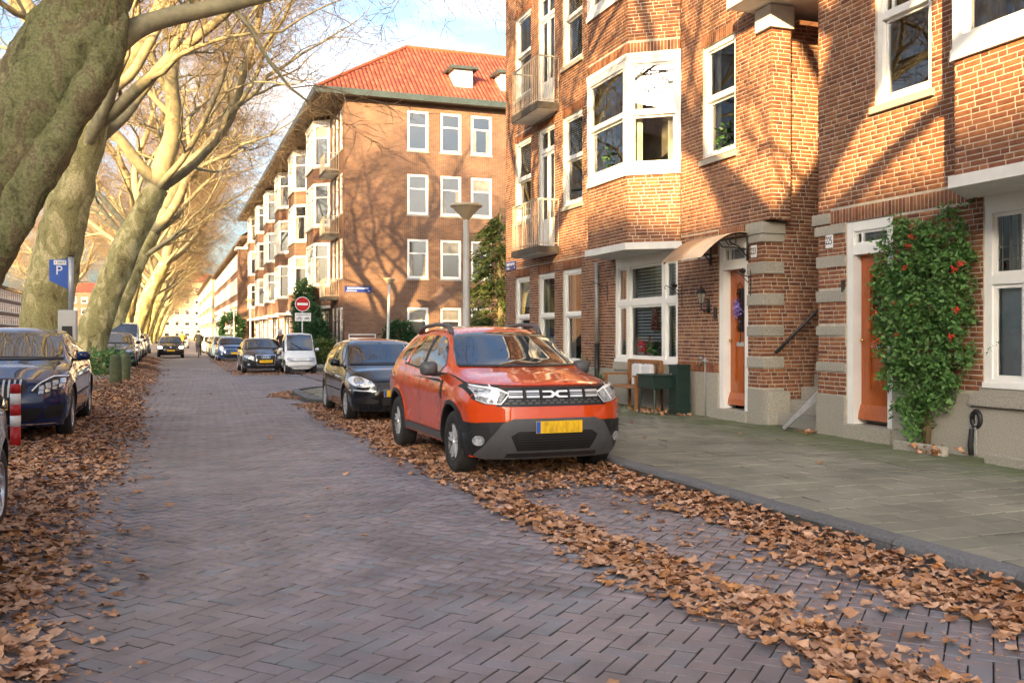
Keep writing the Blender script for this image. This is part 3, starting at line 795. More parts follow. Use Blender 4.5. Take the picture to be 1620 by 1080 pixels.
G1, G2, G3 = op(22.95,24.0,.85,3.06), op(21.25,22.3,.85,3.06), op(19.65,20.72,.85,3.06)
GB, GD = op(15.31,17.91,.97,3.11), op(13.06,13.92,.1,3.14)
U1, UD, U3, UR = op(22.85,24.0,4.57,6.7), op(21.25,22.3,3.68,6.7), op(19.6,20.72,4.57,6.68), op(13.42,14.43,4.6,6.55)
V1, VD, V3, VR = op(22.85,24.0,7.88,10.05), op(21.25,22.3,7.13,10.05), op(19.6,20.72,7.88,10.03), op(13.42,14.43,7.95,9.9)
BAYo = op(15.19,18.1,3.11,11.2)
sol = [(o[0]-.06,o[1]+.06,o[3],o[3]+.2) for o in (G1,G2,G3,U1,UD,U3,UR,V1,VD,V3,VR)] + [(a(15.19),a(13.95),2.9,3.1),(a(13.92),a(12.63),3.14,3.33)]
stones = [(a(15.31),a(13.92),.1,.88),(a(24.8),a(17.91),.1,.82),(a(17.91),a(15.31),.1,.97),(a(13.06),a(12.63),.1,.66)]
PB = [(.1,.66),(1.01,1.16),(1.51,1.66),(2.0,2.17),(2.5,2.67),(3.0,3.12),(3.13,3.31)]
stones += [(a(13.06),a(12.63)+.1,z0,z1) for z0,z1 in PB[1:]]
MS.face(F1, 0, a(12.63), .1, 3.33, ops, sol, stones, seed=1)
MS.face(F1, 0, a(12.42), 3.33, 11.2, ops, sol, [], seed=2)
Fr = Frame((W,12.42),(1,0)); MS.face(Fr, .0, .37, 3.33, 6.3, thick=.2, seed=3)
Fs = Frame((W,12.63),(1,0)); MS.face(Fs, 0.02, 2.6, .1, 6.5, stones=[(0,.38,z0,z1) for z0,z1 in PB], seed=4)
Fb = Frame((11.4,12.7),(0,-1)); MS.face(Fb, 0, 1.5, .1, 6.5, seed=5)
bp223 = [(W,18.1),(8.0,17.53),(8.0,15.78),(W,15.19)]
bay(F1, MS, bp223, house, ZS, 11.2, ['dark','plant','side'], 10)
wall1 = MS.finish(house)
for i,(z0,z1) in enumerate(PB):
    pr = .02 if i < 5 else (.03 if i == 5 else .05)
    stone((W-pr,9.18,12.63-pr,13.06 if i else 13.04,z0,z1), house)
for y0,y1,z0,z1 in ((13.92,14.62,.1,.87),(14.62,15.31,.1,.87),(15.31,16.6,.1,.8),(16.6,17.91,.1,.8),(15.31,17.91,.81,.965),(17.91,19.6,.1,.82),(19.6,21.3,.1,.82),(21.3,23,.1,.82),(23,24.8,.1,.82)):
    stone((W-(.02 if z0 < .5 else .06),W+.1,y0+.004,y1-.004,z0,z1), house, 'granite_plinth', 'plinth_stone')
sb = MB()
for i in range(20): sb.box(W-.012,W+.03,13.93+i*.069,13.93+i*.069+.058,.88,1.0)
so = sb.build('soldier_course', M['brick'], house); so['kind'] = 'stuff'
for i,(o,ins) in enumerate(((G1,'shade'),(G2,'side'),(G3,'side'),(U1,'blind'),(U3,'blind'),(UR,'plant'),(V1,'blind'),(V3,'blind_full'),(VR,'side'))):
    window(F1, o[0], o[1], o[2], o[3], house, tr=.52, inside=ins, seed=i, sill=i > 2)
def french(o):
    """balcony door: two glazed leaves below a fanlight"""
    a0,a1,z0,z1 = o; zt = z1-.62; c = (a0+a1)/2; w = MB()
    sash(w, a0, a1, z0, z1, .04, .16, .075); w.box(a0+.075,a1-.075,.036,.158,zt,zt+.08)
    ob = w.build('balcony_door', M['white'], house); F1.put(ob)
    for x0,x1 in ((a0+.076,c-.002),(c+.002,a1-.076)):
        l = MB(); sash(l, x0, x1, z0+.08, zt-.002, .06, .11, .085); l.box(x0+.085,x1-.085,.062,.108,z0+.165,z0+.75); l.build('door_leaf', M['white'], ob)
        g = MB(); g.add([(x0+.08,.085,z0+.7),(x1-.08,.085,z0+.7),(x1-.08,.085,zt-.08),(x0+.08,.085,zt-.08)], [(0,1,2,3)]); g.build('pane', M['glass'], ob)
    for x0,x1 in ((a0+.076,c),(c,a1-.076)):
        l = MB(); sash(l, x0+.001, x1-.001, zt+.081, z1-.076, .06, .1, .035); l.build('fanlight', M['white'], ob)
    g = MB(); g.add([(a0+.1,.085,zt+.1),(a1-.1,.085,zt+.1),(a1-.1,.085,z1-.1),(a0+.1,.085,z1-.1)], [(0,1,2,3)]); g.build('pane', M['glass'], ob)
    room(F1, a0, a1, z0, z1, ob, M['interior_warm']); curtain(.3, z0+.1, zt, a0+.1, ob, M['curtain'])
french(UD); french(VD)
balcony(F1, a(22.78), a(20.94), .57, 3.5, 4.78, house); balcony(F1, a(22.78), a(20.94), .57, 6.95, 8.22, house)
# ground floor window under the bay: three lights
def gbay(F, o, house, lead=False, inside='blind', cloth=None):
    a0,a1,z0,z1 = o; w = a1-a0; c0, c1 = a0+w*.215, a1-w*.215; zt = z0+(z1-z0)*.56
    f = MB(); sash(f, a0, a1, z0, z1-.1, .02, .16, .1); f.box(a0,a1,.015,.16,z1-.1,z1)
    for x in (c0,c1): f.box(x-.07,x+.07,.018,.158,z0+.1,z1-.2)
    f.box(a0,a1,-.02,.018,z0-.001,z0+.06)
    ob = f.build('window', M['white'], house); F.put(ob)
    t = MB()
    for x0,x1 in ((a0+.1,c0-.07),(c0+.07,c1-.07),(c1+.07,a1-.1)): t.box(x0,x1,.022,.15,zt-.05,zt+.05)
    t.build('transom', M['white'], ob)
    for x0,x1 in ((a0+.1,c0-.07),(c0+.07,c1-.07),(c1+.07,a1-.1)):
        for y0,y1 in ((z0+.1,zt-.05),(zt+.05,z1-.2)):
            s = MB(); sash(s, x0+.001, x1-.001, y0+.001, y1-.001, .05, .1, .045); s.build('sash', M['white'], ob)
            g = MB(); g.add([(x0+.04,.075,y0+.04),(x1-.04,.075,y0+.04),(x1-.04,.075,y1-.04),(x0+.04,.075,y1-.04)], [(0,1,2,3)]); g.build('pane', M['glass'], ob)
            if lead and y0 > zt:
                lb = MB(); n = max(2,int((x1-x0)/.1))
                for k in range(1,n): lb.box(x0+(x1-x0)*k/n-.004,x0+(x1-x0)*k/n+.004,.07,.08,y0+.04,y1-.04)
                for q in (.25,.45): lb.box(x0+.04,x1-.04,.0705,.0795,y0+(y1-y0)*q-.004,y0+(y1-y0)*q+.004)
                lb.build('lead_came', M['lead'], ob)
    room(F, a0, a1, z0, z1, ob, M['interior_warm'], depth=1.1)
    for x0,x1 in ((a0+.1,c0-.07),(c0+.07,c1-.07),(c1+.07,a1-.1)):
        if inside == 'blind': blinds(x0,x1,z0+.1,z1-.2,ob,d=.2,pitch=.064,tilt=.8)
        else:
            s = MB(); s.box(x0,x1,.13,.135,z0+.1,zt-.06); s.build('privacy_blind', pm_cache('privacy', (.50,.55,.53)), ob)
            curtain(x1-x0, zt, z1-.2, x0, ob, M['curtain'], d=.3)
    return ob
gw = gbay(F1, GB, house)
def hang(name, F, mb, m, label, cat, smooth=False):
    o = mb.build(name, m, None, smooth); F.put(o); return tag(o, label, cat)
xm = a(16.45)
t = MB(); t.lathe([(.0,0),(.17,.005),(.16,.03),(.1,.34),(.05,.5),(.03,.56),(0,.57)], (xm,.15,1.62), 14, M=Matrix.Diagonal((1,.12,1)))
tree_o = hang('felt_christmas_tree', F1, t, M['redcloth'], 'dark red felt christmas tree with white dots in the blinds window', 'decoration', True)
td = MB(); r_ = random.Random(5)
for k in range(26):
    h = r_.uniform(.05,.5); wd = .15*(1-h/.6); td.cbox((xm+r_.uniform(-wd,wd)*.9,.127,1.62+h),(.014,.008,.014))
td.build('dot', M['sign_white'], tree_o)
tag(leafy('poinsettia_flower', None, [(0,0,0)], .13, .1, 70, M['redcloth'], random.Random(2), .07), 'red poinsettia on the sill inside the blinds window', 'flower'); bpy.context.scene.objects['poinsettia_flower'].location = F1.p(a(16.75),.17,1.3)
pl_ = leafy('sill_plant', None, [(0,0,0)], .17, .12, 110, M['leaf_dark'], random.Random(4), .06); pl_.location = F1.p(a(16.35),.17,1.24); tag(pl_, 'low green leafy plant on the sill inside the blinds window', 'plant')
d223 = door(F1, a(13.92), a(13.06), .22, 3.12, house, hinge=1, deco='flowers')
# stair recess between the houses
st = thing('stone_stairs', 'worn grey stone steps rising in the recess between both doors', 'stairs', (0,0,0))
for i in range(9):
    s = MB(); s.cbox((8.98+i*.25+.7,11.96,(.1+.3+i*.2)/2), (1.4,1.28,.2+i*.2+.001),ch=.012); s.build('step', M['granite'], st)
sr = MB(); sr.cbox((9.02,12.56,.36),(.42,.09,.56),ch=.01); sr.build('string_stone', M['granite'], st)
hr = MB(); hr.tube([(8.93,12.5,1.24),(11.0,12.5,3.0)], .026, 10)
hr.tube([(9.1,12.5,1.37),(9.1,12.56,1.3),(9.1,12.63,1.3)], .012, 6); hr.tube([(10.3,12.5,2.39),(10.3,12.56,2.33),(10.3,12.63,2.33)], .012, 6)
tag(hr.build('handrail', M['iron'], None, True), 'black tubular handrail sloping up the stair recess wall', 'handrail')
# aluminium strips leaning in the recess
for i in range(3):
    s = MB(); dy = i*.055
    p0, p1 = Vector((8.62-.03*i,11.85-dy,.125)), Vector((9.02-.03*i,11.30-dy,.86-.05*i))
    prof = [(-.03,0),(.03,0),(.03,.03),(.022,.03),(.022,.008),(-.022,.008),(-.022,.03),(-.03,.03)]
    t = (p1-p0).normalized(); u = t.cross(Vector((0,0,1))).normalized(); v = u.cross(t); L = (p1-p0).length
    Mx = Matrix((u,v,t)).transposed().to_4x4(); Mx.translation = p0
    s.prism(prof, 0, L, Mx)
    tag(s.build('aluminium_strip', M['alu'], None), 'pale aluminium strip leaning against the stone base of the pillar of number 225', 'metal strip', 'aluminium strips leaning in the recess')
# lintel slab over the recess
for nm,b in (('lintel_block',(8.74,9.19,12.36,12.78,6.31,6.66)),('lintel_slab',(8.28,11.6,11.18,12.88,6.67,6.88))): stone(b, house, 'plaster', nm)
# ---------------------------------------------------------------- number 225
house2 = thing('brick_house', 'orange brown brick house with door number 225 beside climbing firethorn', 'house', (0,0,0))
F2 = Frame((W,11.3),(0,-1)); a2 = lambda y: 11.3-y
MS2 = Masonry(); ops2 = []
def op2(y0,y1,z0,z1): o = (a2(y1),a2(y0),z0,z1); ops2.append(o); return o
D2, N1, N2 = op2(9.8,10.69,.1,3.08), op2(9.14,10.12,4.57,6.85), op2(9.14,10.12,7.9,10.05)
GB2, B2o = op2(5.6,8.35,.92,3.11), op2(5.43,8.55,3.11,11.2)
PB2 = [(.1,.68),(1.01,1.14),(1.52,1.65),(1.99,2.15),(2.48,2.64),(2.94,3.07),(3.1,3.25)]
st2 = [(a2(11.3),a2(10.71),z0,z1) for z0,z1 in PB2[:-1]] + [(a2(11.3),a2(11.02),3.1,3.25),(a2(9.8),a2(8.35),.1,.84),(a2(8.4),a2(5.4),.1,.92),(a2(5.43),a2(3),.1,.84)]
MS2.face(F2, 0, a2(3), .1, 11.2, ops2, [(a2(11.02),a2(8.56),3.08,3.28),(a2(10.16),a2(9.1),6.85,7.05)], st2, seed=21)
Fp = Frame((11.0,11.3),(-1,0)); MS2.face(Fp, 0, 2.18, .1, 6.6, seed=22)
bp225 = [(W,8.55),(8.0,7.98),(8.0,6.0),(W,5.43)]
bay(F2, MS2, bp225, house2, ZS, 11.2, ['dark','curtain','side'], 40)
wall2 = MS2.finish(house2)
for i,(z0,z1) in enumerate(PB2):
    pr = .02 if i < 5 else .035
    stone((W-pr,9.1,10.71 if i < 6 else 11.02,11.3+pr+(.06 if i == 6 else 0),z0,z1), house2)
for y0,y1,z0,z1,p in ((8.5,9.8,.1,.84,.015),(7.2,8.49,.1,.7,.015),(5.9,7.19,.1,.7,.015),(5.4,5.89,.1,.7,.015),(3,5.39,.1,.7,.015),(5.4,8.49,.71,.83,.08),(5.4,8.49,.831,.915,.0)):
    stone((W-p,W+.1,y0,y1,z0,z1), house2, 'granite_plinth', 'plinth_stone')
window(F2, N1[0], N1[1], N1[2], N1[3], house2, tr=.5, inside='warm', seed=31, split=(.2,), glass='glass_hi'); window(F2, N2[0], N2[1], N2[2], N2[3], house2, tr=.5, inside='side', seed=32)
gw2 = gbay(F2, GB2, house2, lead=True, inside='privacy')
d225 = door(F2, a2(10.69), a2(9.8), .24, 3.07, house2, hinge=1)
# solid body and roof of both houses
for h, y0, y1 in ((house,12.9,24.75),(house2,3.05,11.0)):
    mb = MB(); mb.box(11.65,19,y0,y1,.1,11.1); mb.box(9.9,11.65,y0+.9,y1,3.3,3.45); mb.box(9.9,11.65,y0,y1,11.0,11.1); mb.build('house_body', pm_cache('body_brick', (.27,.12,.065), rough=.9, scale=4), h)
    mb = MB(); mb.box(8.5,19.2,y0-.6,y1+.3,11.2,11.45); mb.build('cornice', M['white'], h)
mb = MB(); mb.box(W+.225,19,24.60,24.79,.1,11.2); mb.build('gable_wall', pm_cache('body_brick', (.27,.12,.065)), house)
mb = MB(); mb.box(W+.225,9.8,24.3,24.59,.1,11.2); mb.build('inner_wall', M['interior'], house)
# drain pipe
dp = MB(); dp.tube([(8.71,18.62,3.1),(8.71,18.62,1.3)], .045, 12)
pipe = dp.build('drain_pipe', M['zinc'], house, True)
dl = MB(); dl.tube([(8.71,18.62,1.32),(8.71,18.62,.1)], .055, 12); dl.lathe([(.05,0),(.066,.01),(.066,.05),(.05,.06)], (8.71,18.62,1.29), 12); dl.build('lower_pipe', M['iron'], pipe, True)
# canopy over door 223
cn = MB(); n = 12; vs = []
for i in range(n+1):
    t = i/n; x = 8.78-.92*t; z = 3.17 - .42*t**1.9 + .05*math.sin(math.pi*t)
    vs += [(x,12.95,z),(x,14.2,z),(x,12.95,z-.006),(x,14.2,z-.006)]
cn.add(vs, [(4*i,4*i+1,4*i+5,4*i+4) for i in range(n)] + [(4*i+2,4*i+6,4*i+7,4*i+3) for i in range(n)] + [(4*i,4*i+4,4*i+6,4*i+2) for i in range(n)] + [(4*i+1,4*i+3,4*i+7,4*i+5) for i in range(n)])
canopy = cn.build('canopy', M['cafe'], house, True)
for y in (13.02,14.13):
    b = MB(); P = lambda t: (8.78-.92*t, y, 3.15 - .42*t**1.9 + .05*math.sin(math.pi*t))
    b.tube([P(i/10) for i in range(11)], .016, 6); b.tube([(8.77,y,3.16),(8.77,y,2.72)], .02, 6)
    b.tube([(8.77,y,2.78),(8.6,y,2.95),(8.45,y,3.0),P(.42)], .011, 6); b.tube([(8.77,y,2.9),(8.5,y,2.93),(8.3,y,2.93),P(.62)], .011, 6); b.tube([P(.25),(8.55,y,3.0),(8.42,y,2.96),P(.5)], .009, 6)
    b.build('bracket', M['iron'], canopy, True)
# house numbers
for txt, h, y, z in (('223',house,12.86,2.86),('225',house2,11.02,2.85)):
    p = MB(); p.cbox((W-.022,y,z),(.012,.155,.19),ch=.003); pl = p.build('number_plate', M['sign_white'], h)
    text_mesh(txt, .15, 'number', M['black'], pl, (W-.03,y,z), (R(90),0,R(-90)), sx=.62)
# small fittings on the front of 223
def lantern():
    t = thing('wall_lantern', 'old black wall lantern between door 223 and the blinds window', 'lantern', (W,14.22,2.02))
    b = MB(); b.cbox((-.012,0,0),(.024,.09,.22),ch=.006); b.tube([(-.02,0,-.05),(-.1,0,-.1),(-.16,0,-.04),(-.16,0,.04)], .012, 8); b.build('bracket', M['iron'], t, True)
    g = MB(); g.lathe([(.045,.05),(.085,.22)], (-.16,0,0), 6); g.build('lamp_glass', pm_cache('lantern_glass', (.30,.27,.22), rough=.2), t)
    r_ = MB(); r_.lathe([(.03,.03),(.05,.05),(.045,.055)], (-.16,0,0), 6); r_.lathe([(.1,.215),(.1,.235),(.06,.29),(.02,.31),(.015,.34),(0,.345)], (-.16,0,0), 6)
    for k in range(6):
        an = k*math.pi/3; r_.tube([(-.16+.045*math.cos(an),.045*math.sin(an),.05),(-.16+.085*math.cos(an),.085*math.sin(an),.22)], .006, 4)
    r_.build('cage', M['iron'], t)
lantern()
ib = MB(); ib.cbox((W-.018,14.0,1.9),(.036,.075,.2),ch=.01); tag(ib.build('doorbell', M['black'], None), 'narrow black doorbell on the bricks beside door 223', 'doorbell')
ib = MB(); ib.cbox((W-.0,10.745,2.2),(.06,.05,.16),ch=.008); tag(ib.build('doorbell', M['black'], None), 'small black doorbell on the frame of door 225', 'doorbell')
def hanger(y, z, lab, s=1):
    b = MB(); b.tube([(W-.02,y,z-.2),(W-.02,y,z+.22)], .009, 6); b.tube([(W-.02,y,z+.1),(W-.2,y,z+.14),(W-.34,y+.02,z+.2)], .007, 6); b.tube([(W-.02,y,z-.02),(W-.12,y,z+.06),(W-.2,y,z+.14)], .006, 6)
    b.tube([(W-.34,y+.02,z+.2),(W-.37,y+.02,z+.16),(W-.34,y+.02,z+.13)], .006, 6)
    if s:
        b.prism([(-.05,0),(.02,-.02),(.06,.02),(.05,.06),(.02,.05),(0,.08),(-.03,.05),(-.07,.06)], -.003, .003, Matrix.Translation((W-.17,y,z+.17)) @ Matrix.Rotation(R(90),4,'X'))
    tag(b.build('wall_hanger', M['iron'], None), lab, 'wall hanger')
hanger(12.95,2.35,'wrought iron hanger with small bird on the banded pilaster beside door 223')
hanger(15.12,2.22,'wrought iron hanger with small bird beside the blinds window')
hanger(18.25,2.45,'plain wrought iron plant hanger beside the drain pipe',0)
sp = MB(); sp.tube([(W-.05,14.28,.12),(W-.05,14.28,1.05),(W-.05,14.28,1.12)], .011, 8); sp.tube([(W-.05,14.18,1.07),(W-.05,14.28,1.08),(W-.05,14.42,1.07),(W-.05,14.45,.98)], .012, 8); sp.cbox((W-.05,14.42,1.12),(.03,.07,.05)); sp.tube([(W-.05,14.28,1.05),(W,14.28,1.05)], .008, 6)
tag(sp.build('standpipe', M['steel'], None, True), 'thin grey tap pipe in front of the granite plinth of number 223', 'tap pipe')
# street name plates
M['worn_print'] = pm('worn_print', (.62,.66,.74), .5, .5, 22, c2=(.10,.15,.36), detail=2)
def nameplate(F, a0, z, w, h, label):
    t = thing('street_name_sign', label, 'sign', F.O[:], F.ang)
    p = MB(); p.cbox((a0+w/2,-.012,z),(w,.02,h),ch=.004); p.build('plate', M['blue_sign'], t)
    # the names are too small to read in the photograph: a soft pale band for each line
    for nm, x0, x1, zz, hh in (('name_line', .1, .9, .17, .30), ('district_line', .07, .45, -.28, .16), ('emblem', .86, .95, -.27, .18)):
        b = MB(); b.cbox((a0+w*(x0+x1)/2,-.0235,z+h*zz), (w*(x1-x0),.002,h*hh)); b.build(nm, M['worn_print'], t)
nameplate(F1, .05, 3.42, .8, .24, 'blue enamel street name sign on the far corner of house 223')
# ================================================================ corner terrace and far buildings
def brickwall_mat(name, c1, c2, mort, scale=1.0):
    m, n, l, b = nt(name); setp(b, Roughness=.9); b.inputs['Specular IOR Level'].default_value = .25
    g = n.new('ShaderNodeNewGeometry'); sp = n.new('ShaderNodeSeparateXYZ'); l.new(g.outputs['Position'], sp.inputs[0])
    ad = n.new('ShaderNodeMath'); ad.operation = 'ADD'; l.new(sp.outputs[0], ad.inputs[0]); l.new(sp.outputs[1], ad.inputs[1])
    cb = n.new('ShaderNodeCombineXYZ'); l.new(ad.outputs[0], cb.inputs[0]); l.new(sp.outputs[2], cb.inputs[1])
    br = n.new('ShaderNodeTexBrick'); l.new(cb.outputs[0], br.inputs['Vector'])
    br.inputs['Scale'].default_value = scale; br.inputs['Brick Width'].default_value = .22; br.inputs['Row Height'].default_value = .066; br.inputs['Mortar Size'].default_value = .008; br.inputs['Mortar Smooth'].default_value = .2
    br.inputs['Color1'].default_value = (*c1,1); br.inputs['Color2'].default_value = (*c2,1); br.inputs['Mortar'].default_value = (*mort,1)
    tx = n.new('ShaderNodeTexNoise'); tx.inputs['Scale'].default_value = .9; tx.inputs['Detail'].default_value = 7; l.new(g.outputs['Position'], tx.inputs['Vector'])
    rp = n.new('ShaderNodeValToRGB'); rp.color_ramp.elements[0].position = .3; rp.color_ramp.elements[1].position = .7; rp.color_ramp.elements[0].color = (.72,.72,.72,1); rp.color_ramp.elements[1].color = (1.12,1.1,1.08,1)
    l.new(tx.outputs['Fac'], rp.inputs['Fac'])
    mx = n.new('ShaderNodeMix'); mx.data_type = 'RGBA'; mx.blend_type = 'MULTIPLY'; mx.inputs[0].default_value = 1
    l.new(br.outputs['Color'], mx.inputs[6]); l.new(rp.outputs['Color'], mx.inputs[7]); l.new(mx.outputs[2], b.inputs['Base Color'])
    bp = n.new('ShaderNodeBump'); bp.inputs['Strength'].default_value = .5; bp.inputs['Distance'].default_value = .01; bp.invert = True
    l.new(br.outputs['Fac'], bp.inputs['Height']); l.new(bp.outputs['Normal'], b.inputs['Normal'])
    return m
M['bw'] = brickwall_mat('terrace_brick', (.19,.082,.045), (.115,.05,.033), (.27,.22,.175))
M['bw2'] = brickwall_mat('row_brick', (.26,.115,.065), (.18,.08,.05), (.36,.31,.25))
M['bw3'] = brickwall_mat('pale_brick', (.50,.40,.26), (.42,.32,.2), (.5,.44,.34))
def tile_mat(name, axis):
    m, n, l, b = nt(name); setp(b, Roughness=.7); b.inputs['Specular IOR Level'].default_value = .35
    g = n.new('ShaderNodeNewGeometry'); sp = n.new('ShaderNodeSeparateXYZ'); l.new(g.outputs['Position'], sp.inputs[0])
    def mth(op, a, v):
        q = n.new('ShaderNodeMath'); q.operation = op
        if isinstance(a, (int,float)): q.inputs[0].default_value = a
        else: l.new(a, q.inputs[0])
        if isinstance(v, (int,float)): q.inputs[1].default_value = v
        elif v is not None: l.new(v, q.inputs[1])
        return q.outputs[0]
    u = mth('DIVIDE', sp.outputs[axis], .24); v = mth('DIVIDE', sp.outputs[2], .22)
    sn = mth('ABSOLUTE', mth('SINE', mth('MULTIPLY', u, math.pi), None), None)
    fr = mth('FRACT', v, None); hgt = mth('SUBTRACT', sn, mth('MULTIPLY', fr, .9))
    wn_ = n.new('ShaderNodeTexWhiteNoise'); wn_.noise_dimensions = '2D'
    cb = n.new('ShaderNodeCombineXYZ'); l.new(mth('FLOOR', u, None), cb.inputs[0]); l.new(mth('FLOOR', v, None), cb.inputs[1]); l.new(cb.outputs[0], wn_.inputs['Vector'])
    rp = n.new('ShaderNodeValToRGB'); cr = rp.color_ramp; cr.elements[0].color = (.22,.042,.024,1); cr.elements[1].color = (.37,.085,.048,1); e = cr.elements.new(.5); e.color = (.30,.058,.033,1)
    l.new(wn_.outputs['Value'], rp.inputs['Fac']); l.new(rp.outputs['Color'], b.inputs['Base Color'])
    bp = n.new('ShaderNodeBump'); bp.inputs['Strength'].default_value = 1; bp.inputs['Distance'].default_value = .07; l.new(hgt, bp.inputs['Height']); l.new(bp.outputs['Normal'], b.inputs['Normal'])
    return m
M['tiles_x'] = tile_mat('roof_tiles_side', 0); M['tiles_y'] = tile_mat('roof_tiles_front', 1)
M['dark_glass'] = pm('far_glass', (.02,.024,.03), .05, .3, 1, spec=1.0, ior=1.9)
M['curtain_far'] = pm('far_curtain', (.30,.27,.22), .25, .35, 3, spec=.8)
_fw = {}
def far_window(F, a0, a1, z0, z1, parent, tr=.35, d=.03, fw=.13, seed=0, out=.0, name='window', mid=0, wm='white_far'):
    """far window as one part: timber ring, transom, recessed panes"""
    key = (round(a1-a0,2), round(z1-z0,2), tr, fw, seed % 3, mid, wm)
    if key not in _fw:
        w, h = a1-a0, z1-z0; mb = MB(); zt = h*(1-tr)
        sash(mb, 0, w, 0, h, -out, .12, fw); mb.box(fw,w-fw,-out+.01,.11,zt-.04,zt+.04)
        for k in range(mid): x = fw+(w-2*fw)*(k+1)/(mid+1); mb.box(x-.03,x+.03,-out+.012,.11,fw,h-fw)
        mb.mi = 1; mb.add([(fw,.06,fw),(w-fw,.06,fw),(w-fw,.06,zt),(fw,.06,zt)], [(0,1,2,3)])
        mb.mi = 2 if seed % 3 == 0 else 1; mb.add([(fw,.05,zt),(w-fw,.05,zt),(w-fw,.05,h-fw),(fw,.05,h-fw)], [(0,1,2,3)])
        if seed % 3 == 2:
            mb.mi = 2
            for x0,x1 in ((fw,fw+w*.16),(w-fw-w*.16,w-fw)): mb.add([(x0,.055,fw),(x1,.055,fw),(x1,.055,zt-.04),(x0,.055,zt-.04)], [(0,1,2,3)])
        mb.mi = 3; mb.add([(p[0],p[1],p[2]) for p in [(-.05,-.05-out,-.1),(w+.05,-.05-out,-.1),(w+.05,.05,-.1),(-.05,.05,-.1),(-.05,-.05-out,-.002),(w+.05,-.05-out,-.002),(w+.05,.05,-.002),(-.05,.05,-.002)]], [(0,3,2,1),(4,5,6,7),(0,1,5,4),(1,2,6,5),(3,0,4,7)])
        o = mb.build(name, [M[wm],M['dark_glass'],M['curtain_far'],M['granite']], parent); _fw[key] = o.data
    else: o = link(name, _fw[key], parent)
    o.location = F.p(a0,d,z0); o.rotation_euler = (0,0,F.ang)
    return o
def plain_wall(F, a0, a1, z0, z1, ops, parent, m, thick=.25, name='wall'):
    mb = MB()
    for x0,x1,y0,y1 in cells(a0,a1,z0,z1,ops):
        vs = [F.p(a_,d,z) for d in (0,thick) for a_,z in ((x0,y0),(x1,y0),(x1,y1),(x0,y1))]
        mb.add(vs, [(0,1,2,3),(7,6,5,4),(0,4,5,1),(1,5,6,2),(2,6,7,3),(3,7,4,0)])
    return mb.build(name, m, parent)
ter = thing('apartment_terrace', 'four storey brick terrace with red tiled hip roof and white bay windows', 'building', (0,0,0))
YB = 50.75; ZF = [(1.0,3.05),(4.65,6.82),(8.18,10.4),(11.7,13.9)]
FS = Frame((W,YB),(1,0)); ops = []; k = 0
cols = [(12.25,13.45),(14.15,15.35),(15.93,17.17),(18.9,20.1),(20.8,22.0),(24.0,25.2),(25.9,27.1)]
for x0,x1 in cols:
    for z0,z1 in ZF: ops.append((x0-W,x1-W,z0,z1))
plain_wall(FS, 0, 34, 0, 14.45, ops, ter, M['bw'])
for i,o in enumerate(ops): far_window(FS, *o, ter, tr=.36, seed=(i*7)%5, d=.02)
YE = 110.0; FF = Frame((W,YE),(0,-1)); af = lambda y: YE-y
ops = []; bays_y = [57.9,67.4,76.9,86.4,95.9,105.2]
for y0,y1 in ((51.3,52.3),(52.75,53.55),(53.95,54.85)):
    for z0,z1 in ZF: ops.append((af(y1),af(y0),z0,z1))
for c in bays_y:
    for dy in (3.4,5.3):
        for z0,z1 in ZF[1:]:
            if c+dy+.6 < YE-1.5: ops.append((af(c+dy+.6),af(c+dy-.6),z0,z1))
    for dy,w2 in ((-1.2,.6),(.4,.8),(3.0,.5),(4.3,.5),(5.6,.5)):
        if c+dy+w2 < YE-.5: ops.append((af(c+dy+w2),af(c+dy-w2),.15 if w2 == .5 else .8,2.95))
bayops = [(af(c+2.3),af(c-2.3),3.1,14.1) for c in bays_y]
plain_wall(FF, 0, af(YB)-.26, 0, 14.45, ops+bayops, ter, M['bw'])
for i,o in enumerate(ops): far_window(FF, *o, ter, tr=.34, seed=(i*3)%7, d=.02, name='window' if o[2] > .5 else 'door')
for bi,c in enumerate(bays_y):
    pts = [(W,c+2.3),(7.95,c+1.55),(7.95,c-1.55),(W,c-2.3)]
    for k in range(3):
        (x0,y0),(x1,y1) = pts[k],pts[k+1]; L = math.hypot(x1-x0,y1-y0); G = Frame((x0,y0),(x1-x0,y1-y0))
        for z0,z1 in ((3.25,4.4),(6.95,7.9),(10.45,11.4)): plain_wall(G, 0, L, z0, z1, [], ter, M['bw'], .15, 'bay_panel')
        for j,(z0,z1) in enumerate(((4.4,6.95),(7.9,10.45),(11.4,13.95))): far_window(G, 0, L, z0, z1, ter, tr=.33, d=.0, fw=.17, seed=bi+j*2+k, out=.03, mid=2 if L > 2 else 0)
    for z0,z1,g in ((3.1,3.25,.12),(13.95,14.15,.08)):
        mb = MB(); q = [(W+.1,c+2.3+g),(W,c+2.3+g),(7.95-g,c+1.55+g*.5),(7.95-g,c-1.55-g*.5),(W,c-2.3-g),(W+.1,c-2.3-g)]
        mb.add([(x,y,z0) for x,y in q]+[(x,y,z1) for x,y in q], [tuple(range(6)),tuple(range(11,5,-1))]+[(i,6+i,6+(i+1)%6,(i+1)%6) for i in range(6)]); mb.build('bay_slab', M['white_far'], ter)
    mb = MB(); mb.box(W+.3,W+.35,c-2.3,c+2.3,3.2,14); mb.build('bay_lining', M['interior'], ter)
for z0 in (3.5,7.0,10.5): balcony(FF, af(54.6), af(52.6), .8, z0, z0+1.15, ter)
